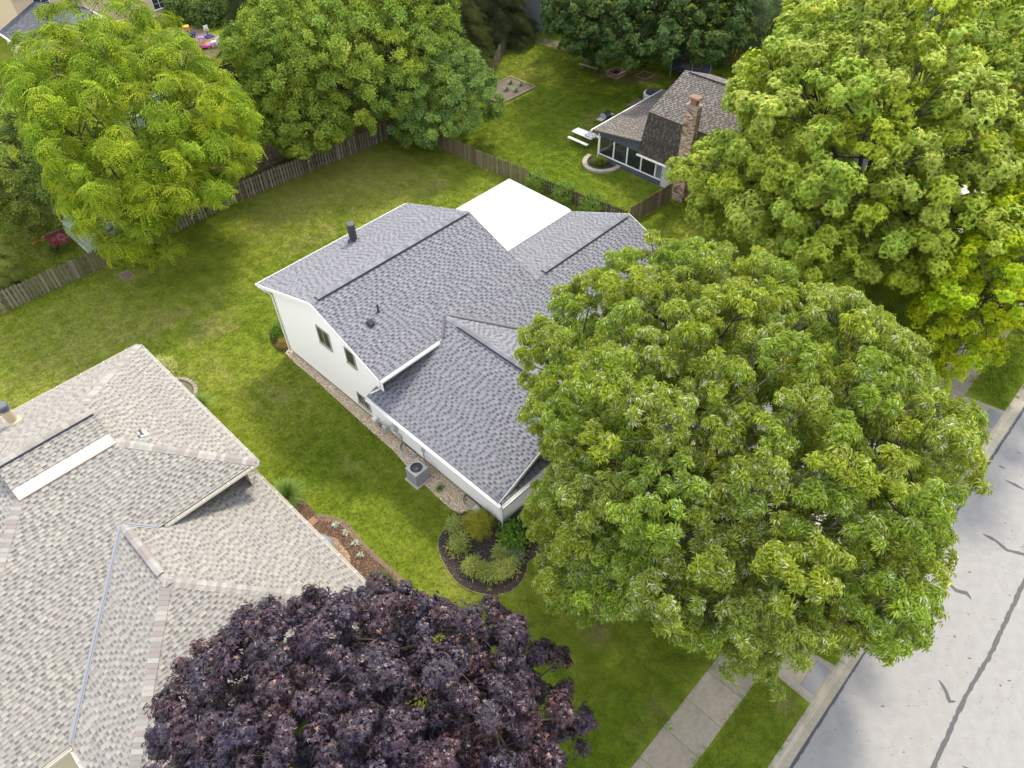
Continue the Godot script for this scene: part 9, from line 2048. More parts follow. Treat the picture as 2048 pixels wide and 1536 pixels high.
	for k in 12:
		var a := -1.25 + k * 0.215
		m = MB.new()
		m.bevel_box(Vector3(-0.11, 0, -0.1), Vector3(0.11, 0.11, 0.1), 0.025, Color(1, 1, 1))
		piece(sr, "stone", m.mesh(), textured(smat(vary(lin(0.30, 0.26, 0.23), 0.15), 0.95), M.concrete.albedo_texture, 0.8), Transform3D(Basis(UP, PI / 2 - a), Vector3(6.0 + cos(a) * 0.95, 0, -30.1 + sin(a) * 1.1)))
	# --- shrubs at the rear corner of the white house ---
	shrub("green_shrub", "bright green shrub at the rear corner of the white house", Vector3(12.25, 0, -29.9), 0.5, 0.75, [shoot_small(451, hy, 14, 0.10, 0.55), shoot_small(452, hy, 14, 0.10, 0.55)], lm, 170, 0.9, [lin(1, 1, 1), lin(1.1, 1.05, 1)])
	shrub("orange_shrub", "small orange tinted shrub by the rear downspout", Vector3(11.85, 0, -29.0), 0.36, 0.42, [shoot_small(461, [lin(0.40, 0.30, 0.07), lin(0.36, 0.20, 0.05), lin(0.30, 0.30, 0.06)], 24, 0.05, 0.5), shoot_small(462, [lin(0.42, 0.3, 0.06), lin(0.3, 0.16, 0.06)], 24, 0.05, 0.5)], lm, 130, 0.75, [lin(1, 1, 1)])
	bed_sheet("mulch_patch", smooth_ring([[11.4, -28.6], [12.3, -28.6], [13.2, -29.3], [12.9, -30.6], [12.0, -30.7], [11.4, -29.6]]), 0.018, lin(0.08, 0.062, 0.05), M.soil)
	blade_clump("weed", "green weed growing in the gravel beside the air conditioner", Vector3(11.25, 0.03, -15.95), 0.16, 0.3, 120, [lin(0.12, 0.2, 0.04), lin(0.17, 0.26, 0.06)], 0.014)
	blade_clump("weed", "pale weed in the joint of the sidewalk", Vector3(9.9, 0.02, -2.55), 0.08, 0.16, 26, [lin(0.22, 0.33, 0.12), lin(0.3, 0.4, 0.18)], 0.03)
	# vines on the dark fence behind the white roof
	var vg := [shoot_small(471, [lin(0.14, 0.24, 0.03), lin(0.18, 0.28, 0.045)], 24, 0.09, 0.6), shoot_small(472, [lin(0.12, 0.22, 0.03), lin(0.19, 0.29, 0.05)], 24, 0.09, 0.6)]
	var vl := ["leafy vine on the fence above the corner of the white roof", "leafy vine on the fence beside the white roof", "leafy vine on the fence nearest the grey roof ridge"]
	var vp := [[32.3, -29.4], [32.55, -27.2], [32.75, -25.0]]
	for i in 3:
		shrub("fence_vine", vl[i], Vector3(vp[i][0], 0.0, vp[i][1]), 0.8, 1.5, vg, lm, 150, 1.0, [lin(1, 1, 1), lin(1.1, 1.05, 1)], "vines on the dark fence", "vine")

func picnic_table(label: String, at: Vector3, turn: float, col: Color, dark: Color, folding: bool) -> Node3D:
	var T := thing("picnic_table", label, "table", at)
	T.rotation.y = turn
	var mk := func(called: String, m: MB, mat: Material) -> void:
		var o := MeshInstance3D.new()
		o.name = called
		o.mesh = m.mesh()
		o.material_override = mat
		T.add_child(o, true)
	var wood = M.wood if not folding else M.vgloss
	for k in (1 if folding else 4):
		var m := MB.new()
		var w := 0.75 if folding else 0.18
		var z0 := -0.375 + k * 0.19
		m.bevel_box(Vector3(-0.92, 0.70, z0), Vector3(0.92, 0.745, z0 + w), 0.01, vary(col, 0.08))
		mk.call("tabletop", m, wood)
	for s in [-1.0, 1.0]:
		var m := MB.new()
		m.bevel_box(Vector3(-0.92, 0.41, s * 0.72 - 0.13), Vector3(0.92, 0.45, s * 0.72 + 0.13), 0.01, vary(col, 0.08))
		mk.call("bench_seat", m, wood)
		for x in [-0.65, 0.65]:
			m = MB.new()
			m.tube([Vector3(x, 0, s * 0.72), Vector3(x, 0.41, s * 0.70)], [0.022, 0.022], 6, dark)
			m.tube([Vector3(x, 0, s * 0.5), Vector3(x, 0.70, s * 0.2)], [0.025, 0.025], 6, dark)
			m.tube([Vector3(x, 0.38, s * 0.75), Vector3(x, 0.38, 0)], [0.02, 0.02], 6, dark)
			mk.call("leg", m, M.v)
	return T

func toy_car(label: String, at: Vector3, turn: float, body: Color, roof: Color, posts: Color, wheel: Color) -> void:
	var T := thing("toy_car", label, "toy car", at, "ride-on toys on the bare earth")
	T.rotation.y = turn
	var mk := func(called: String, m: MB) -> void:
		var o := MeshInstance3D.new()
		o.name = called
		o.mesh = m.mesh()
		o.material_override = M.vgloss
		T.add_child(o, true)
	var m := MB.new()
	m.bevel_box(Vector3(-0.5, 0.14, -0.3), Vector3(0.05, 0.48, 0.3), 0.08, body)
	m.bevel_box(Vector3(0.0, 0.14, -0.28), Vector3(0.5, 0.40, 0.28), 0.1, body)
	mk.call("body", m)
	m = MB.new()
	m.box(Vector3(-0.36, 0.481, -0.2), Vector3(0.0, 0.485, 0.2), lin(0.03, 0.03, 0.04))
	mk.call("seat_well", m)
	m = MB.new()
	for x in [-0.42, 0.08]:
		for z in [-0.25, 0.25]:
			m.tube([Vector3(x, 0.45, z), Vector3(x * 0.85, 0.95, z * 0.9)], [0.04, 0.035], 6, posts)
	mk.call("roof_posts", m)
	m = MB.new()
	m.bevel_box(Vector3(-0.44, 0.94, -0.28), Vector3(0.14, 1.03, 0.28), 0.06, roof)
	mk.call("roof", m)
	for x in [-0.34, 0.32]:
		for z in [-0.32, 0.32]:
			m = MB.new()
			m.tube([Vector3(x, 0.13, z - 0.04), Vector3(x, 0.13, z + 0.04)], [0.13, 0.13], 12, lin(0.03, 0.03, 0.035))
			m.tube([Vector3(x, 0.13, z - 0.045), Vector3(x, 0.13, z + 0.045)], [0.06, 0.06], 8, wheel)
			mk.call("wheel", m)

func make_far_things() -> void:
	var m: MB
	# --- right yard ---
	picnic_table("white folding picnic table at the corner of the screened porch", Vector3(39.35, 0, -31.2), PI / 2, lin(0.80, 0.80, 0.80), lin(0.08, 0.08, 0.09), true)
	var tp := thing("folded_cover", "grey and white crumpled cover lying on the white picnic table", "cover", Vector3(39.4, 0.75, -30.6))
	m = MB.new()
	var P := func(i: int, j: int) -> Vector3:
		return Vector3(39.02 + i * 0.1, 0.77 + 0.11 * absf(sin(i * 1.9 + j * 1.3)) * absf(cos(j * 0.8 - i * 0.5)), -31.0 + j * 0.1)
	for i in 7:
		for j in 8:
			m.quad(P.call(i, j + 1), P.call(i + 1, j + 1), P.call(i + 1, j), P.call(i, j), lin(0.42, 0.43, 0.46) if (i + j) % 3 else lin(0.62, 0.63, 0.66))
	part(tp, "cloth", m, M.v)
	picnic_table("weathered wooden picnic table in the shade of the dark maple", Vector3(49.6, 0, -38.9), PI / 2 + 0.15, lin(0.34, 0.31, 0.25), lin(0.28, 0.26, 0.22), false)
	# grill
	var g := thing("grill", "black barbecue grill standing beside the porch roof", "grill", Vector3(42.3, 0, -31.6))
	m = MB.new()
	for q in [[42.05, -31.85], [42.55, -31.85], [42.05, -31.4], [42.55, -31.4]]:
		m.tube([Vector3(q[0], 0, q[1]), Vector3(q[0], 0.75, q[1])], [0.02, 0.02], 6, lin(0.06, 0.06, 0.065))
	m.box(Vector3(42.03, 0.12, -31.85), Vector3(42.57, 0.15, -31.4), lin(0.08, 0.08, 0.085))
	part(g, "cart", m, M.vgloss)
	m = MB.new()
	for k in 10:
		var a := PI * k / 10
		var b := PI * (k + 1) / 10
		var q := func(t: float, x: float) -> Vector3: return Vector3(x, 0.82 + sin(t) * 0.34, -31.62 - cos(t) * 0.30)
		m.quad(q.call(a, 42.62), q.call(a, 41.98), q.call(b, 41.98), q.call(b, 42.62), lin(0.03, 0.03, 0.033))
		m.tri(Vector3(41.98, 0.82, -31.62), q.call(b, 41.98), q.call(a, 41.98), lin(0.30, 0.31, 0.33))
		m.tri(Vector3(42.62, 0.82, -31.62), q.call(a, 42.62), q.call(b, 42.62), lin(0.30, 0.31, 0.33))
	m.box(Vector3(41.98, 0.68, -31.92), Vector3(42.62, 0.82, -31.32), lin(0.05, 0.05, 0.055))
	part(g, "lid", m, M.vgloss)
	m = MB.new()
	m.box(Vector3(41.5, 0.76, -31.85), Vector3(41.96, 0.80, -31.4), lin(0.36, 0.37, 0.39))
	m.box(Vector3(42.64, 0.76, -31.85), Vector3(43.05, 0.80, -31.4), lin(0.36, 0.37, 0.39))
	part(g, "side_shelf", m, M.vgloss)
	# planter ring with daylilies
	var pr := thing("planter_ring", "half round ring of tan edging blocks against the porch wall", "planter", Vector3(37.9, 0, -28.4))
	for k in 15:
		var a := PI * 0.5 + PI * (k - 0.5) / 14.0
		m = MB.new()
		m.bevel_box(Vector3(-0.16, 0, -0.17), Vector3(0.16, 0.2, 0.17), 0.025, Color(1, 1, 1))
		piece(pr, "block", m.mesh(), textured(smat(vary(lin(0.42, 0.37, 0.31), 0.08), 0.95), M.concrete.albedo_texture, 0.8), Transform3D(Basis(UP, PI / 2 - a), Vector3(38.1 + cos(a) * 1.45, 0, -28.35 + sin(a) * 1.25)))
	bed_sheet("mulch_patch", smooth_ring([[38.2, -29.5], [37.4, -29.3], [36.8, -28.4], [37.3, -27.4], [38.2, -27.2]]), 0.02, lin(0.09, 0.07, 0.055), M.soil)
	blade_clump("daylily", "arching green daylily with yellow flowers inside the block ring", Vector3(37.65, 0.03, -28.3), 0.6, 0.65, 300, [lin(0.15, 0.22, 0.03), lin(0.20, 0.26, 0.04), lin(0.36, 0.32, 0.04)], 0.02)
	# garden bed with timber edging
	var gb := thing("garden_bed", "timber edged vegetable bed beside the fence bay", "garden bed", Vector3(41.7, 0, -41.4))
	m = MB.new()
	m.box(Vector3(39.6, -0.02, -42.75), Vector3(43.5, 0.10, -40.0), lin(0.21, 0.18, 0.15))
	part(gb, "soil", m, M.soil)
	for q in [[Vector3(39.5, 0, -42.85), Vector3(43.6, 0.16, -42.75)], [Vector3(39.5, 0, -40.0), Vector3(43.6, 0.16, -39.9)], [Vector3(39.5, 0, -42.75), Vector3(39.6, 0.16, -40.0)], [Vector3(43.5, 0, -42.75), Vector3(43.6, 0.16, -40.0)]]:
		m = MB.new()
		m.box(q[0], q[1], lin(0.33, 0.27, 0.20))
		part(gb, "timber", m, M.wood)
	for k in 5:
		blade_clump("vegetable", ["sparse young plants nearest the fence in the vegetable bed", "young plants in the middle of the vegetable bed", "bluish young plants at the end of the vegetable bed", "young plants at the front of the vegetable bed", "tufted plants at the right of the vegetable bed"][k], Vector3([40.6, 41.6, 42.7, 42.0, 43.0][k], 0.1, [-42.0, -41.3, -41.9, -40.6, -41.0][k]), 0.35, 0.45, 60, [lin(0.18, 0.26, 0.09), lin(0.26, 0.33, 0.15)], 0.02, "young plants in the vegetable bed")
	var te := thing("timber_edging", "grey timber edging lying under the small tree at the fence corner", "timber", Vector3(35.3, 0, -39.85))
	m = MB.new()
	m.box(Vector3(34.0, 0, -39.9), Vector3(36.6, 0.14, -39.78), lin(0.33, 0.28, 0.22))
	part(te, "beam", m, M.wood)
	m = MB.new()
	m.box(Vector3(34.1, 0, -40.4), Vector3(35.6, 0.10, -40.28), lin(0.12, 0.10, 0.085))
	part(te, "beam", m, M.wood)
	# brick fire pit and rubble ring
	var fp := thing("fire_pit", "square brick fire pit with metal rim below the dark maple", "fire pit", Vector3(49.7, 0, -36.5))
	m = MB.new()
	var bc := [lin(0.33, 0.17, 0.12), lin(0.28, 0.14, 0.10), lin(0.38, 0.21, 0.15)]
	for q in [[Vector3(49.1, 0, -37.0), Vector3.BACK, Vector3.LEFT, 1.1], [Vector3(49.1, 0, -35.9), Vector3.RIGHT, Vector3.BACK, 1.3], [Vector3(50.4, 0, -35.9), Vector3.FORWARD, Vector3.RIGHT, 1.1], [Vector3(50.4, 0, -37.0), Vector3.LEFT, Vector3.FORWARD, 1.3]]:
		bricks(m, q[0], q[1], q[2], q[3], 0.36, bc)
	part(fp, "brickwork", m, M.v)
	m = MB.new()
	m.box(Vector3(49.02, 0.36, -37.08), Vector3(50.48, 0.42, -36.9), lin(0.16, 0.14, 0.12)); m.box(Vector3(49.02, 0.36, -36.0), Vector3(50.48, 0.42, -35.82), lin(0.16, 0.14, 0.12))
	m.box(Vector3(49.02, 0.36, -36.9), Vector3(49.2, 0.42, -36.0), lin(0.16, 0.14, 0.12)); m.box(Vector3(50.3, 0.36, -36.9), Vector3(50.48, 0.42, -36.0), lin(0.16, 0.14, 0.12))
	part(fp, "rim", m, M.v)
	m = MB.new()
	m.box(Vector3(49.15, 0.0, -36.95), Vector3(50.35, 0.12, -35.95), lin(0.05, 0.045, 0.04))
	part(fp, "ash", m, M.v)
	var rb := thing("sandbox", "low timber square of earth beside the brick fire pit", "sandbox", Vector3(51.2, 0, -34.6))
	for q in [[Vector3(50.6, 0, -35.2), Vector3(51.9, 0.14, -35.1)], [Vector3(50.6, 0, -34.1), Vector3(51.9, 0.14, -34.0)], [Vector3(50.6, 0, -35.1), Vector3(50.7, 0.14, -34.1)], [Vector3(51.8, 0, -35.1), Vector3(51.9, 0.14, -34.1)]]:
		m = MB.new()
		m.box(q[0], q[1], lin(0.26, 0.19, 0.12))
		part(rb, "timber", m, M.wood)
	# trampoline with poles and net
	var tr := thing("trampoline", "round trampoline with tall net poles behind the gambrel roof", "trampoline", Vector3(54.2, 0, -32.2))
	m = MB.new()
	m.lathe(Vector3(54.2, 0.75, -32.2), [Vector2(1.55, 0.0), Vector2(1.85, 0.02), Vector2(1.85, 0.06), Vector2(1.5, 0.07)], 26, lin(0.05, 0.07, 0.22))
	part(tr, "pad", m, M.v)
	m = MB.new()
	m.lathe(Vector3(54.2, 0.79, -32.2), [Vector2(1.55, 0.0), Vector2(0.0, -0.03)], 26, lin(0.03, 0.03, 0.032))
	part(tr, "mat", m, M.v)
	for k in 6:
		var a := TAU * k / 6 + 0.4
		var p := Vector3(54.2 + cos(a) * 1.85, 0, -32.2 + sin(a) * 1.85)
		m = MB.new()
		m.tube([p, p + UP * 2.7], [0.025, 0.025], 6, lin(0.42, 0.45, 0.5))
		part(tr, "pole", m, M.vgloss)
	var nm := smat(lin(0.02, 0.02, 0.022), 0.9)
	nm.transparency = BaseMaterial3D.TRANSPARENCY_ALPHA
	nm.albedo_color.a = 0.45
	m = MB.new()
	m.lathe(Vector3(54.2, 0.8, -32.2), [Vector2(1.8, 0.0), Vector2(1.8, 1.8)], 26, Color(1, 1, 1))
	part(tr, "net", m, nm)
	# wooden climbing frame
	var cf := thing("climbing_frame", "wooden climbing frame under the right side of the dark maple", "climbing frame", Vector3(56.6, 0, -35.2))
	for q in [[55.8, -35.8], [57.3, -35.8], [55.8, -34.5], [57.3, -34.5]]:
		m = MB.new()
		m.tube([Vector3(q[0], 0, q[1]), Vector3(q[0], 2.6, q[1])], [0.06, 0.06], 4, lin(0.36, 0.26, 0.17))
		part(cf, "post", m, M.v)
	m = MB.new()
	m.box(Vector3(55.75, 1.3, -35.85), Vector3(57.35, 1.38, -34.45), lin(0.33, 0.24, 0.16))
	part(cf, "platform", m, M.wood)
	m = MB.new()
	for s in [-0.3, 0.3]:
		m.tube([Vector3(54.6, 0, -34.6 + s), Vector3(55.9, 1.4, -34.9 + s)], [0.035, 0.035], 5, lin(0.38, 0.28, 0.18))
	for k in 5:
		var c := Vector3(54.6, 0, -34.6).lerp(Vector3(55.9, 1.4, -34.9), (k + 1) / 6.0)
		m.tube([c + Vector3(0, 0, -0.3), c + Vector3(0, 0, 0.3)], [0.025, 0.025], 5, lin(0.38, 0.28, 0.18))
	part(cf, "ladder", m, M.v)
	# covered tub and box by the porch eave
	var tb := thing("hot_tub", "round white tub with black cover behind the porch roof", "tub", Vector3(47.9, 0, -31.3))
	m = MB.new()
	m.lathe(Vector3(47.9, 0, -31.3), [Vector2(0.7, 0), Vector2(0.78, 0.1), Vector2(0.8, 0.75), Vector2(0.72, 0.82), Vector2(0.64, 0.80)], 24, lin(0.72, 0.74, 0.74))
	part(tb, "shell", m, M.vgloss)
	m = MB.new()
	m.lathe(Vector3(47.9, 0.80, -31.3), [Vector2(0.66, 0.0), Vector2(0.63, 0.08), Vector2(0.0, 0.13)], 24, lin(0.03, 0.035, 0.055))
	part(tb, "cover", m, M.vgloss)
	var db := thing("deck_box", "brown deck box beside the porch eave", "box", Vector3(45.6, 0, -31.2))
	m = MB.new()
	m.bevel_box(Vector3(45.0, 0, -31.7), Vector3(46.4, 0.62, -30.9), 0.05, lin(0.13, 0.10, 0.08))
	part(db, "body", m, M.v)
	m = MB.new()
	m.bevel_box(Vector3(44.97, 0.63, -31.73), Vector3(46.43, 0.72, -30.87), 0.03, lin(0.15, 0.115, 0.09))
	part(db, "lid", m, M.v)
	# porch furniture
	for q in [[39.0, -27.2, "dark chair in the middle bay of the porch"], [39.1, -25.9, "dark chair in the third bay of the porch"]]:
		var c := thing("porch_chair", q[2], "chair", Vector3(q[0], 0.06, q[1]), "chairs in the porch")
		m = MB.new()
		m.box(Vector3(q[0], 0.45, q[1]), Vector3(q[0] + 0.5, 0.52, q[1] + 0.5), lin(0.10, 0.13, 0.20))
		part(c, "seat", m, M.v)
		m = MB.new()
		m.box(Vector3(q[0] + 0.44, 0.52, q[1]), Vector3(q[0] + 0.5, 1.0, q[1] + 0.5), lin(0.10, 0.13, 0.20))
		part(c, "backrest", m, M.v)
		for k in 4:
			m = MB.new()
			var lx: float = q[0] + 0.03 + (k % 2) * 0.42
			var lz: float = q[1] + 0.03 + (k / 2) * 0.42
			m.tube([Vector3(lx, 0.06, lz), Vector3(lx, 0.45, lz)], [0.02, 0.02], 5, lin(0.05, 0.05, 0.06))
			part(c, "leg", m, M.v)
	var pt := thing("porch_table", "small table with a grey top in the second bay of the porch", "table", Vector3(39.4, 0.06, -28.0))
	m = MB.new()
	m.box(Vector3(39.1, 0.68, -28.3), Vector3(39.9, 0.72, -27.6), lin(0.35, 0.38, 0.40))
	part(pt, "tabletop", m, M.v)
	for k in 4:
		m = MB.new()
		m.tube([Vector3(39.15 + (k % 2) * 0.7, 0.06, -28.25 + (k / 2) * 0.6), Vector3(39.15 + (k % 2) * 0.7, 0.68, -28.25 + (k / 2) * 0.6)], [0.02, 0.02], 5, lin(0.05, 0.05, 0.06))
		part(pt, "leg", m, M.v)
	# --- left, behind the back fence ---
	var sh := thing("garden_shed", "white shed with pale blue grey roof half hidden by the walnut tree", "shed", Vector3(9.3, 0, -46.6))
	m = MB.new()
	m.box(Vector3(8.2, 0, -48.4), Vector3(10.6, 1.75, -45.0), lin(0.55, 0.60, 0.64))
	part(sh, "wall", m, M.v)
	m = MB.new()
	m.poly([Vector3(8.0, 1.72, -44.8), Vector3(9.4, 2.25, -44.8), Vector3(9.4, 2.25, -48.6), Vector3(8.0, 1.72, -48.6)], lin(0.50, 0.56, 0.62))
	m.poly([Vector3(9.4, 2.25, -44.8), Vector3(10.8, 1.72, -44.8), Vector3(10.8, 1.72, -48.6), Vector3(9.4, 2.25, -48.6)], lin(0.50, 0.56, 0.62))
	m.tri(Vector3(8.2, 1.75, -44.99), Vector3(10.6, 1.75, -44.99), Vector3(9.4, 2.2, -44.99), lin(0.6, 0.65, 0.68))
	part(sh, "roof", m, textured(vmat(0.7), M.concrete.albedo_texture, 0.7))
	m = MB.new()
	m.box(Vector3(8.75, 0.05, -44.985), Vector3(10.0, 1.55, -44.95), lin(0.68, 0.70, 0.70))
	part(sh, "door", m, M.v)
	var fg := thing("garden_flag", "red patterned garden flag on a pole beside the shed", "flag", Vector3(7.0, 0, -46.2))
	m = MB.new()
	m.tube([Vector3(8.2, 1.35, -46.6), Vector3(6.5, 1.62, -46.2)], [0.014, 0.012], 6, lin(0.35, 0.3, 0.28))
	part(fg, "pole", m, M.v)
	m = MB.new()
	var fl := func(u: float, v: float) -> Vector3: return Vector3(7.75, 1.42, -46.5).lerp(Vector3(6.65, 1.60, -46.22), u) - UP * 0.72 * v + Vector3(0.1, 0, 0.35) * v + Vector3(0.02, 0, 0.05) * sin(u * 9.0) * v
	for i in 12:
		for j in 8:
			var u := (i + 0.5) / 12.0
			var v := (j + 0.5) / 8.0
			var c := lin(0.17, 0.035, 0.045)
			if j < 2: c = lin(0.12, 0.03, 0.045)
			if absf(Vector2((u - 0.3) * 1.3, v - 0.55).length() - 0.2) < 0.08: c = lin(0.24, 0.10, 0.11)
			if Vector2((u - 0.72) * 1.3, v - 0.5).length() < 0.16: c = lin(0.26, 0.10, 0.05)
			m.quad(fl.call(i / 12.0, (j + 1) / 8.0), fl.call((i + 1) / 12.0, (j + 1) / 8.0), fl.call((i + 1) / 12.0, j / 8.0), fl.call(i / 12.0, j / 8.0), c)
	part(fg, "cloth", m, M.v)
	blade_clump("daylily", "orange flowered daylilies at the foot of the garden flag", Vector3(6.9, 0, -46.6), 0.75, 0.8, 260, [lin(0.13, 0.20, 0.03), lin(0.20, 0.24, 0.04)], 0.02)
	var of := thing("lily_flowers", "orange lily blooms behind the garden flag", "flowers", Vector3(6.6, 0, -47.3))
	for k in 9:
		var p := Vector3(6.0 + rng.randf() * 1.2, 0.75 + rng.randf() * 0.25, -48.0 + rng.randf() * 1.3)
		m = MB.new()
		m.tube([Vector3(p.x, 0, p.z), p], [0.01, 0.008], 4, lin(0.12, 0.18, 0.03), false)
		for j in 6:
			var a := TAU * j / 6
			leaf(m, p, Vector3(cos(a), 0.5, sin(a)).normalized(), UP, 0.12, 0.05, lin(0.55, 0.17, 0.02), 0.1, 0.4)
		part(of, "bloom", m, M.v)
	# brush pile and logs
	var bp := thing("brush_pile", "heap of grey cut branches behind the back fence", "brush pile", Vector3(22.2, 0, -46.4))
	m = MB.new()
	for k in 150:
		var c := Vector3(22.2 + rng.randf_range(-1.0, 1.0), rng.randf_range(0.05, 0.7), -46.4 + rng.randf_range(-1.4, 1.4))
		var d := Vector3(rng.randf_range(-0.5, 0.9), rng.randf_range(-0.2, 0.2), rng.randf_range(-1, 1)).normalized() * rng.randf_range(0.5, 1.1)
		m.tube([c - d, c + Vector3(0, 0.05, 0), c + d], [0.018, 0.014, 0.006], 4, vary(lin(0.20, 0.15, 0.11), 0.3), false)
	part(bp, "branches", m, M.v)
	var lg := thing("log_pile", "cut logs with pale ends at the foot of the broad tree", "logs", Vector3(31.0, 0, -46.6))
	for k in 7:
		m = MB.new()
		var p := Vector3(30.6 + (k % 4) * 0.3, 0.14 + (k / 4) * 0.25, -46.9)
		m.tube([p, p + Vector3(0.2, 0, 0.9)], [0.14, 0.13], 9, lin(0.16, 0.11, 0.08))
		m.tube([p + Vector3(0.2, 0, 0.9), p + Vector3(0.201, 0, 0.905)], [0.12, 0.12], 9, lin(0.45, 0.27, 0.15))
		part(lg, "log", m, M.v)
	# covered pool seen through the walnut tree
	var po := thing("round_pool", "round blue rimmed pool glimpsed through the walnut tree", "pool", Vector3(19.4, 0, -60.2))
	m = MB.new()
	m.lathe(Vector3(19.4, 0, -60.2), [Vector2(2.3, 0), Vector2(2.35, 0.9), Vector2(2.15, 0.95), Vector2(2.1, 0.88)], 30, lin(0.36, 0.52, 0.50))
	part(po, "rim", m, M.vgloss)
	m = MB.new()
	m.lathe(Vector3(19.4, 0.85, -60.2), [Vector2(2.12, 0.0), Vector2(0.0, 0.02)], 30, lin(0.16, 0.24, 0.28))
	part(po, "water", m, smat(lin(0.12, 0.22, 0.25), 0.08))
	# toys on the bare earth
	toy_car("blue toy truck with yellow roof frame", Vector3(29.9, 0.01, -71.4), -0.5, lin(0.015, 0.035, 0.12), lin(0.62, 0.36, 0.03), lin(0.62, 0.36, 0.03), lin(0.5, 0.5, 0.5))
	toy_car("pink toy car with purple roof", Vector3(29.5, 0.01, -67.9), -0.55, lin(0.62, 0.11, 0.33), lin(0.16, 0.10, 0.42), lin(0.62, 0.36, 0.05), lin(0.6, 0.58, 0.6))
	var hp := thing("toy_hoop", "toy basketball hoop with blue stand between the toy cars", "toy", Vector3(31.0, 0, -70.0))
	m = MB.new()
	m.tube([Vector3(31.0, 0, -70.0), Vector3(30.97, 0.75, -70.0)], [0.08, 0.06], 8, lin(0.05, 0.13, 0.30))
	m.bevel_box(Vector3(30.7, 0.0, -70.3), Vector3(31.4, 0.15, -69.7), 0.05, lin(0.02, 0.04, 0.14))
	part(hp, "stand", m, M.vgloss)
	m = MB.new()
	m.box(Vector3(30.78, 0.72, -70.04), Vector3(31.2, 1.08, -69.99), lin(0.7, 0.7, 0.68))
	part(hp, "backboard", m, M.vgloss)
	m = MB.new()
	var ps := []
	var rs := []
	for k in 17:
		ps.append(Vector3(30.9 + cos(TAU * k / 16) * 0.2, 0.76, -69.75 + sin(TAU * k / 16) * 0.22)); rs.append(0.025)
	m.tube(ps, rs, 6, lin(0.6, 0.33, 0.28), false)
	part(hp, "rim", m, M.vgloss)
	var ph := thing("toy_horse", "white ride-on toy horse beside the pink toy car", "toy", Vector3(30.3, 0, -67.5))
	m = MB.new()
	m.tube([Vector3(30.0, 0.42, -67.6), Vector3(30.2, 0.45, -67.5), Vector3(30.45, 0.46, -67.4)], [0.14, 0.15, 0.13], 9, lin(0.72, 0.72, 0.74))
	m.tube([Vector3(30.42, 0.5, -67.42), Vector3(30.55, 0.75, -67.36), Vector3(30.62, 0.82, -67.33), Vector3(30.78, 0.72, -67.26)], [0.11, 0.09, 0.09, 0.055], 8, lin(0.72, 0.72, 0.74))
	for q in [[30.02, -67.68], [30.05, -67.5], [30.4, -67.5], [30.44, -67.32]]:
		m.tube([Vector3(q[0], 0.0, q[1]), Vector3(q[0], 0.4, q[1])], [0.045, 0.055], 6, lin(0.72, 0.72, 0.74))
	part(ph, "body", m, M.vgloss)
	m = MB.new()
	m.tube([Vector3(30.5, 0.62, -67.4), Vector3(30.6, 0.92, -67.34), Vector3(30.68, 0.92, -67.3)], [0.05, 0.05, 0.03], 6, lin(0.30, 0.24, 0.5))
	part(ph, "mane", m, M.vgloss)
	var sc := thing("toy_tricycle", "small red toy tricycle in front of the pink toy car", "toy", Vector3(28.6, 0, -67.3))
	m = MB.new()
	m.tube([Vector3(28.4, 0.3, -67.2), Vector3(28.9, 0.35, -67.4)], [0.06, 0.06], 6, lin(0.42, 0.03, 0.04))
	m.tube([Vector3(28.85, 0.2, -67.4), Vector3(28.85, 0.62, -67.4)], [0.03, 0.03], 6, lin(0.42, 0.03, 0.04))
	m.bevel_box(Vector3(28.3, 0.32, -67.35), Vector3(28.6, 0.42, -67.1), 0.04, lin(0.4, 0.04, 0.05))
	part(sc, "frame", m, M.vgloss)
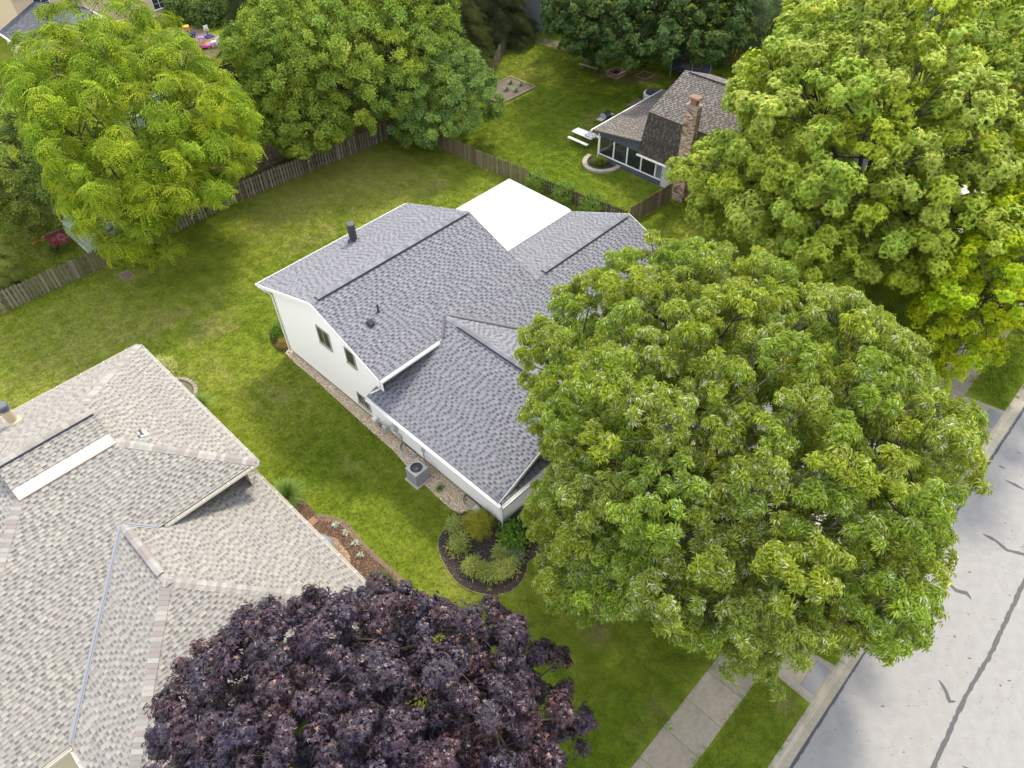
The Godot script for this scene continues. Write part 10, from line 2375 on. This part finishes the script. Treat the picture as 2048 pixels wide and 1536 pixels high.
	for q in [[28.35, -67.42], [28.35, -67.02], [28.9, -67.42]]:
		m = MB.new()
		m.tube([Vector3(q[0], 0.14, q[1] - 0.03), Vector3(q[0], 0.14, q[1] + 0.03)], [0.14, 0.14], 12, lin(0.03, 0.03, 0.03))
		part(sc, "wheel", m, M.vgloss)
	# hedges and undergrowth
	var ug := [lin(0.10, 0.16, 0.03), lin(0.13, 0.20, 0.04), lin(0.08, 0.13, 0.03)]
	var um := [shoot_small(481, ug, 26, 0.12, 0.6), shoot_small(482, ug, 26, 0.12, 0.6)]
	var lm := leafmat(Color(0.5, 0.55, 0.25), 0.5, 0.35)
	var sp := [
		[33.5, -73.0, 2.2, 3.0, 500, "big leafy bush behind the toys"], [31.6, -75.5, 1.6, 2.6, 350, "leafy bush beside the beige house corner"], [36.0, -70.0, 2.0, 2.4, 400, "leafy bush right of the toys"],
		[19.8, -44.3, 0.9, 0.7, 160, "low leafy growth at the fence left of the brush pile"], [24.5, -44.0, 0.8, 0.6, 130, "low leafy growth at the fence below the low tree"], [21.5, -43.9, 0.7, 0.5, 110, "low leafy growth at the fence near the brush pile"],
		[31.9, -42.9, 1.0, 1.0, 200, "shady shrub at the fence corner"], [30.6, -41.8, 0.7, 0.5, 110, "low shrub inside the fence corner"],
		[11.5, -44.6, 0.8, 0.6, 140, "green shrub beside the shed door"], [16.0, -44.2, 0.7, 0.6, 110, "low shrub at the foot of the walnut tree"],
		[62.5, -26.0, 1.6, 1.8, 300, "bright shrub in front of the golden brown fence"], [59.0, -27.0, 1.3, 1.5, 250, "grey green shrub beside the golden brown fence"], [57.5, -31.5, 1.1, 1.2, 200, "small shrub behind the trampoline"],
		[45.2, -47.4, 1.2, 1.2, 220, "undergrowth below the conifers at the fence"], [51.0, -48.8, 1.0, 0.9, 160, "undergrowth at the corner of the grey garage"], [-1.0, -46.0, 1.2, 0.9, 200, "undergrowth behind the left end of the fence"]]
	for s in sp:
		shrub("shrub", s[5], Vector3(s[0], 0, s[1]), s[2], s[3], um, lm, s[4], 1.5 if s[2] > 1.2 else 1.0, [lin(1, 1, 1), lin(1.15, 1.1, 1.0), lin(0.85, 0.9, 1.0)])
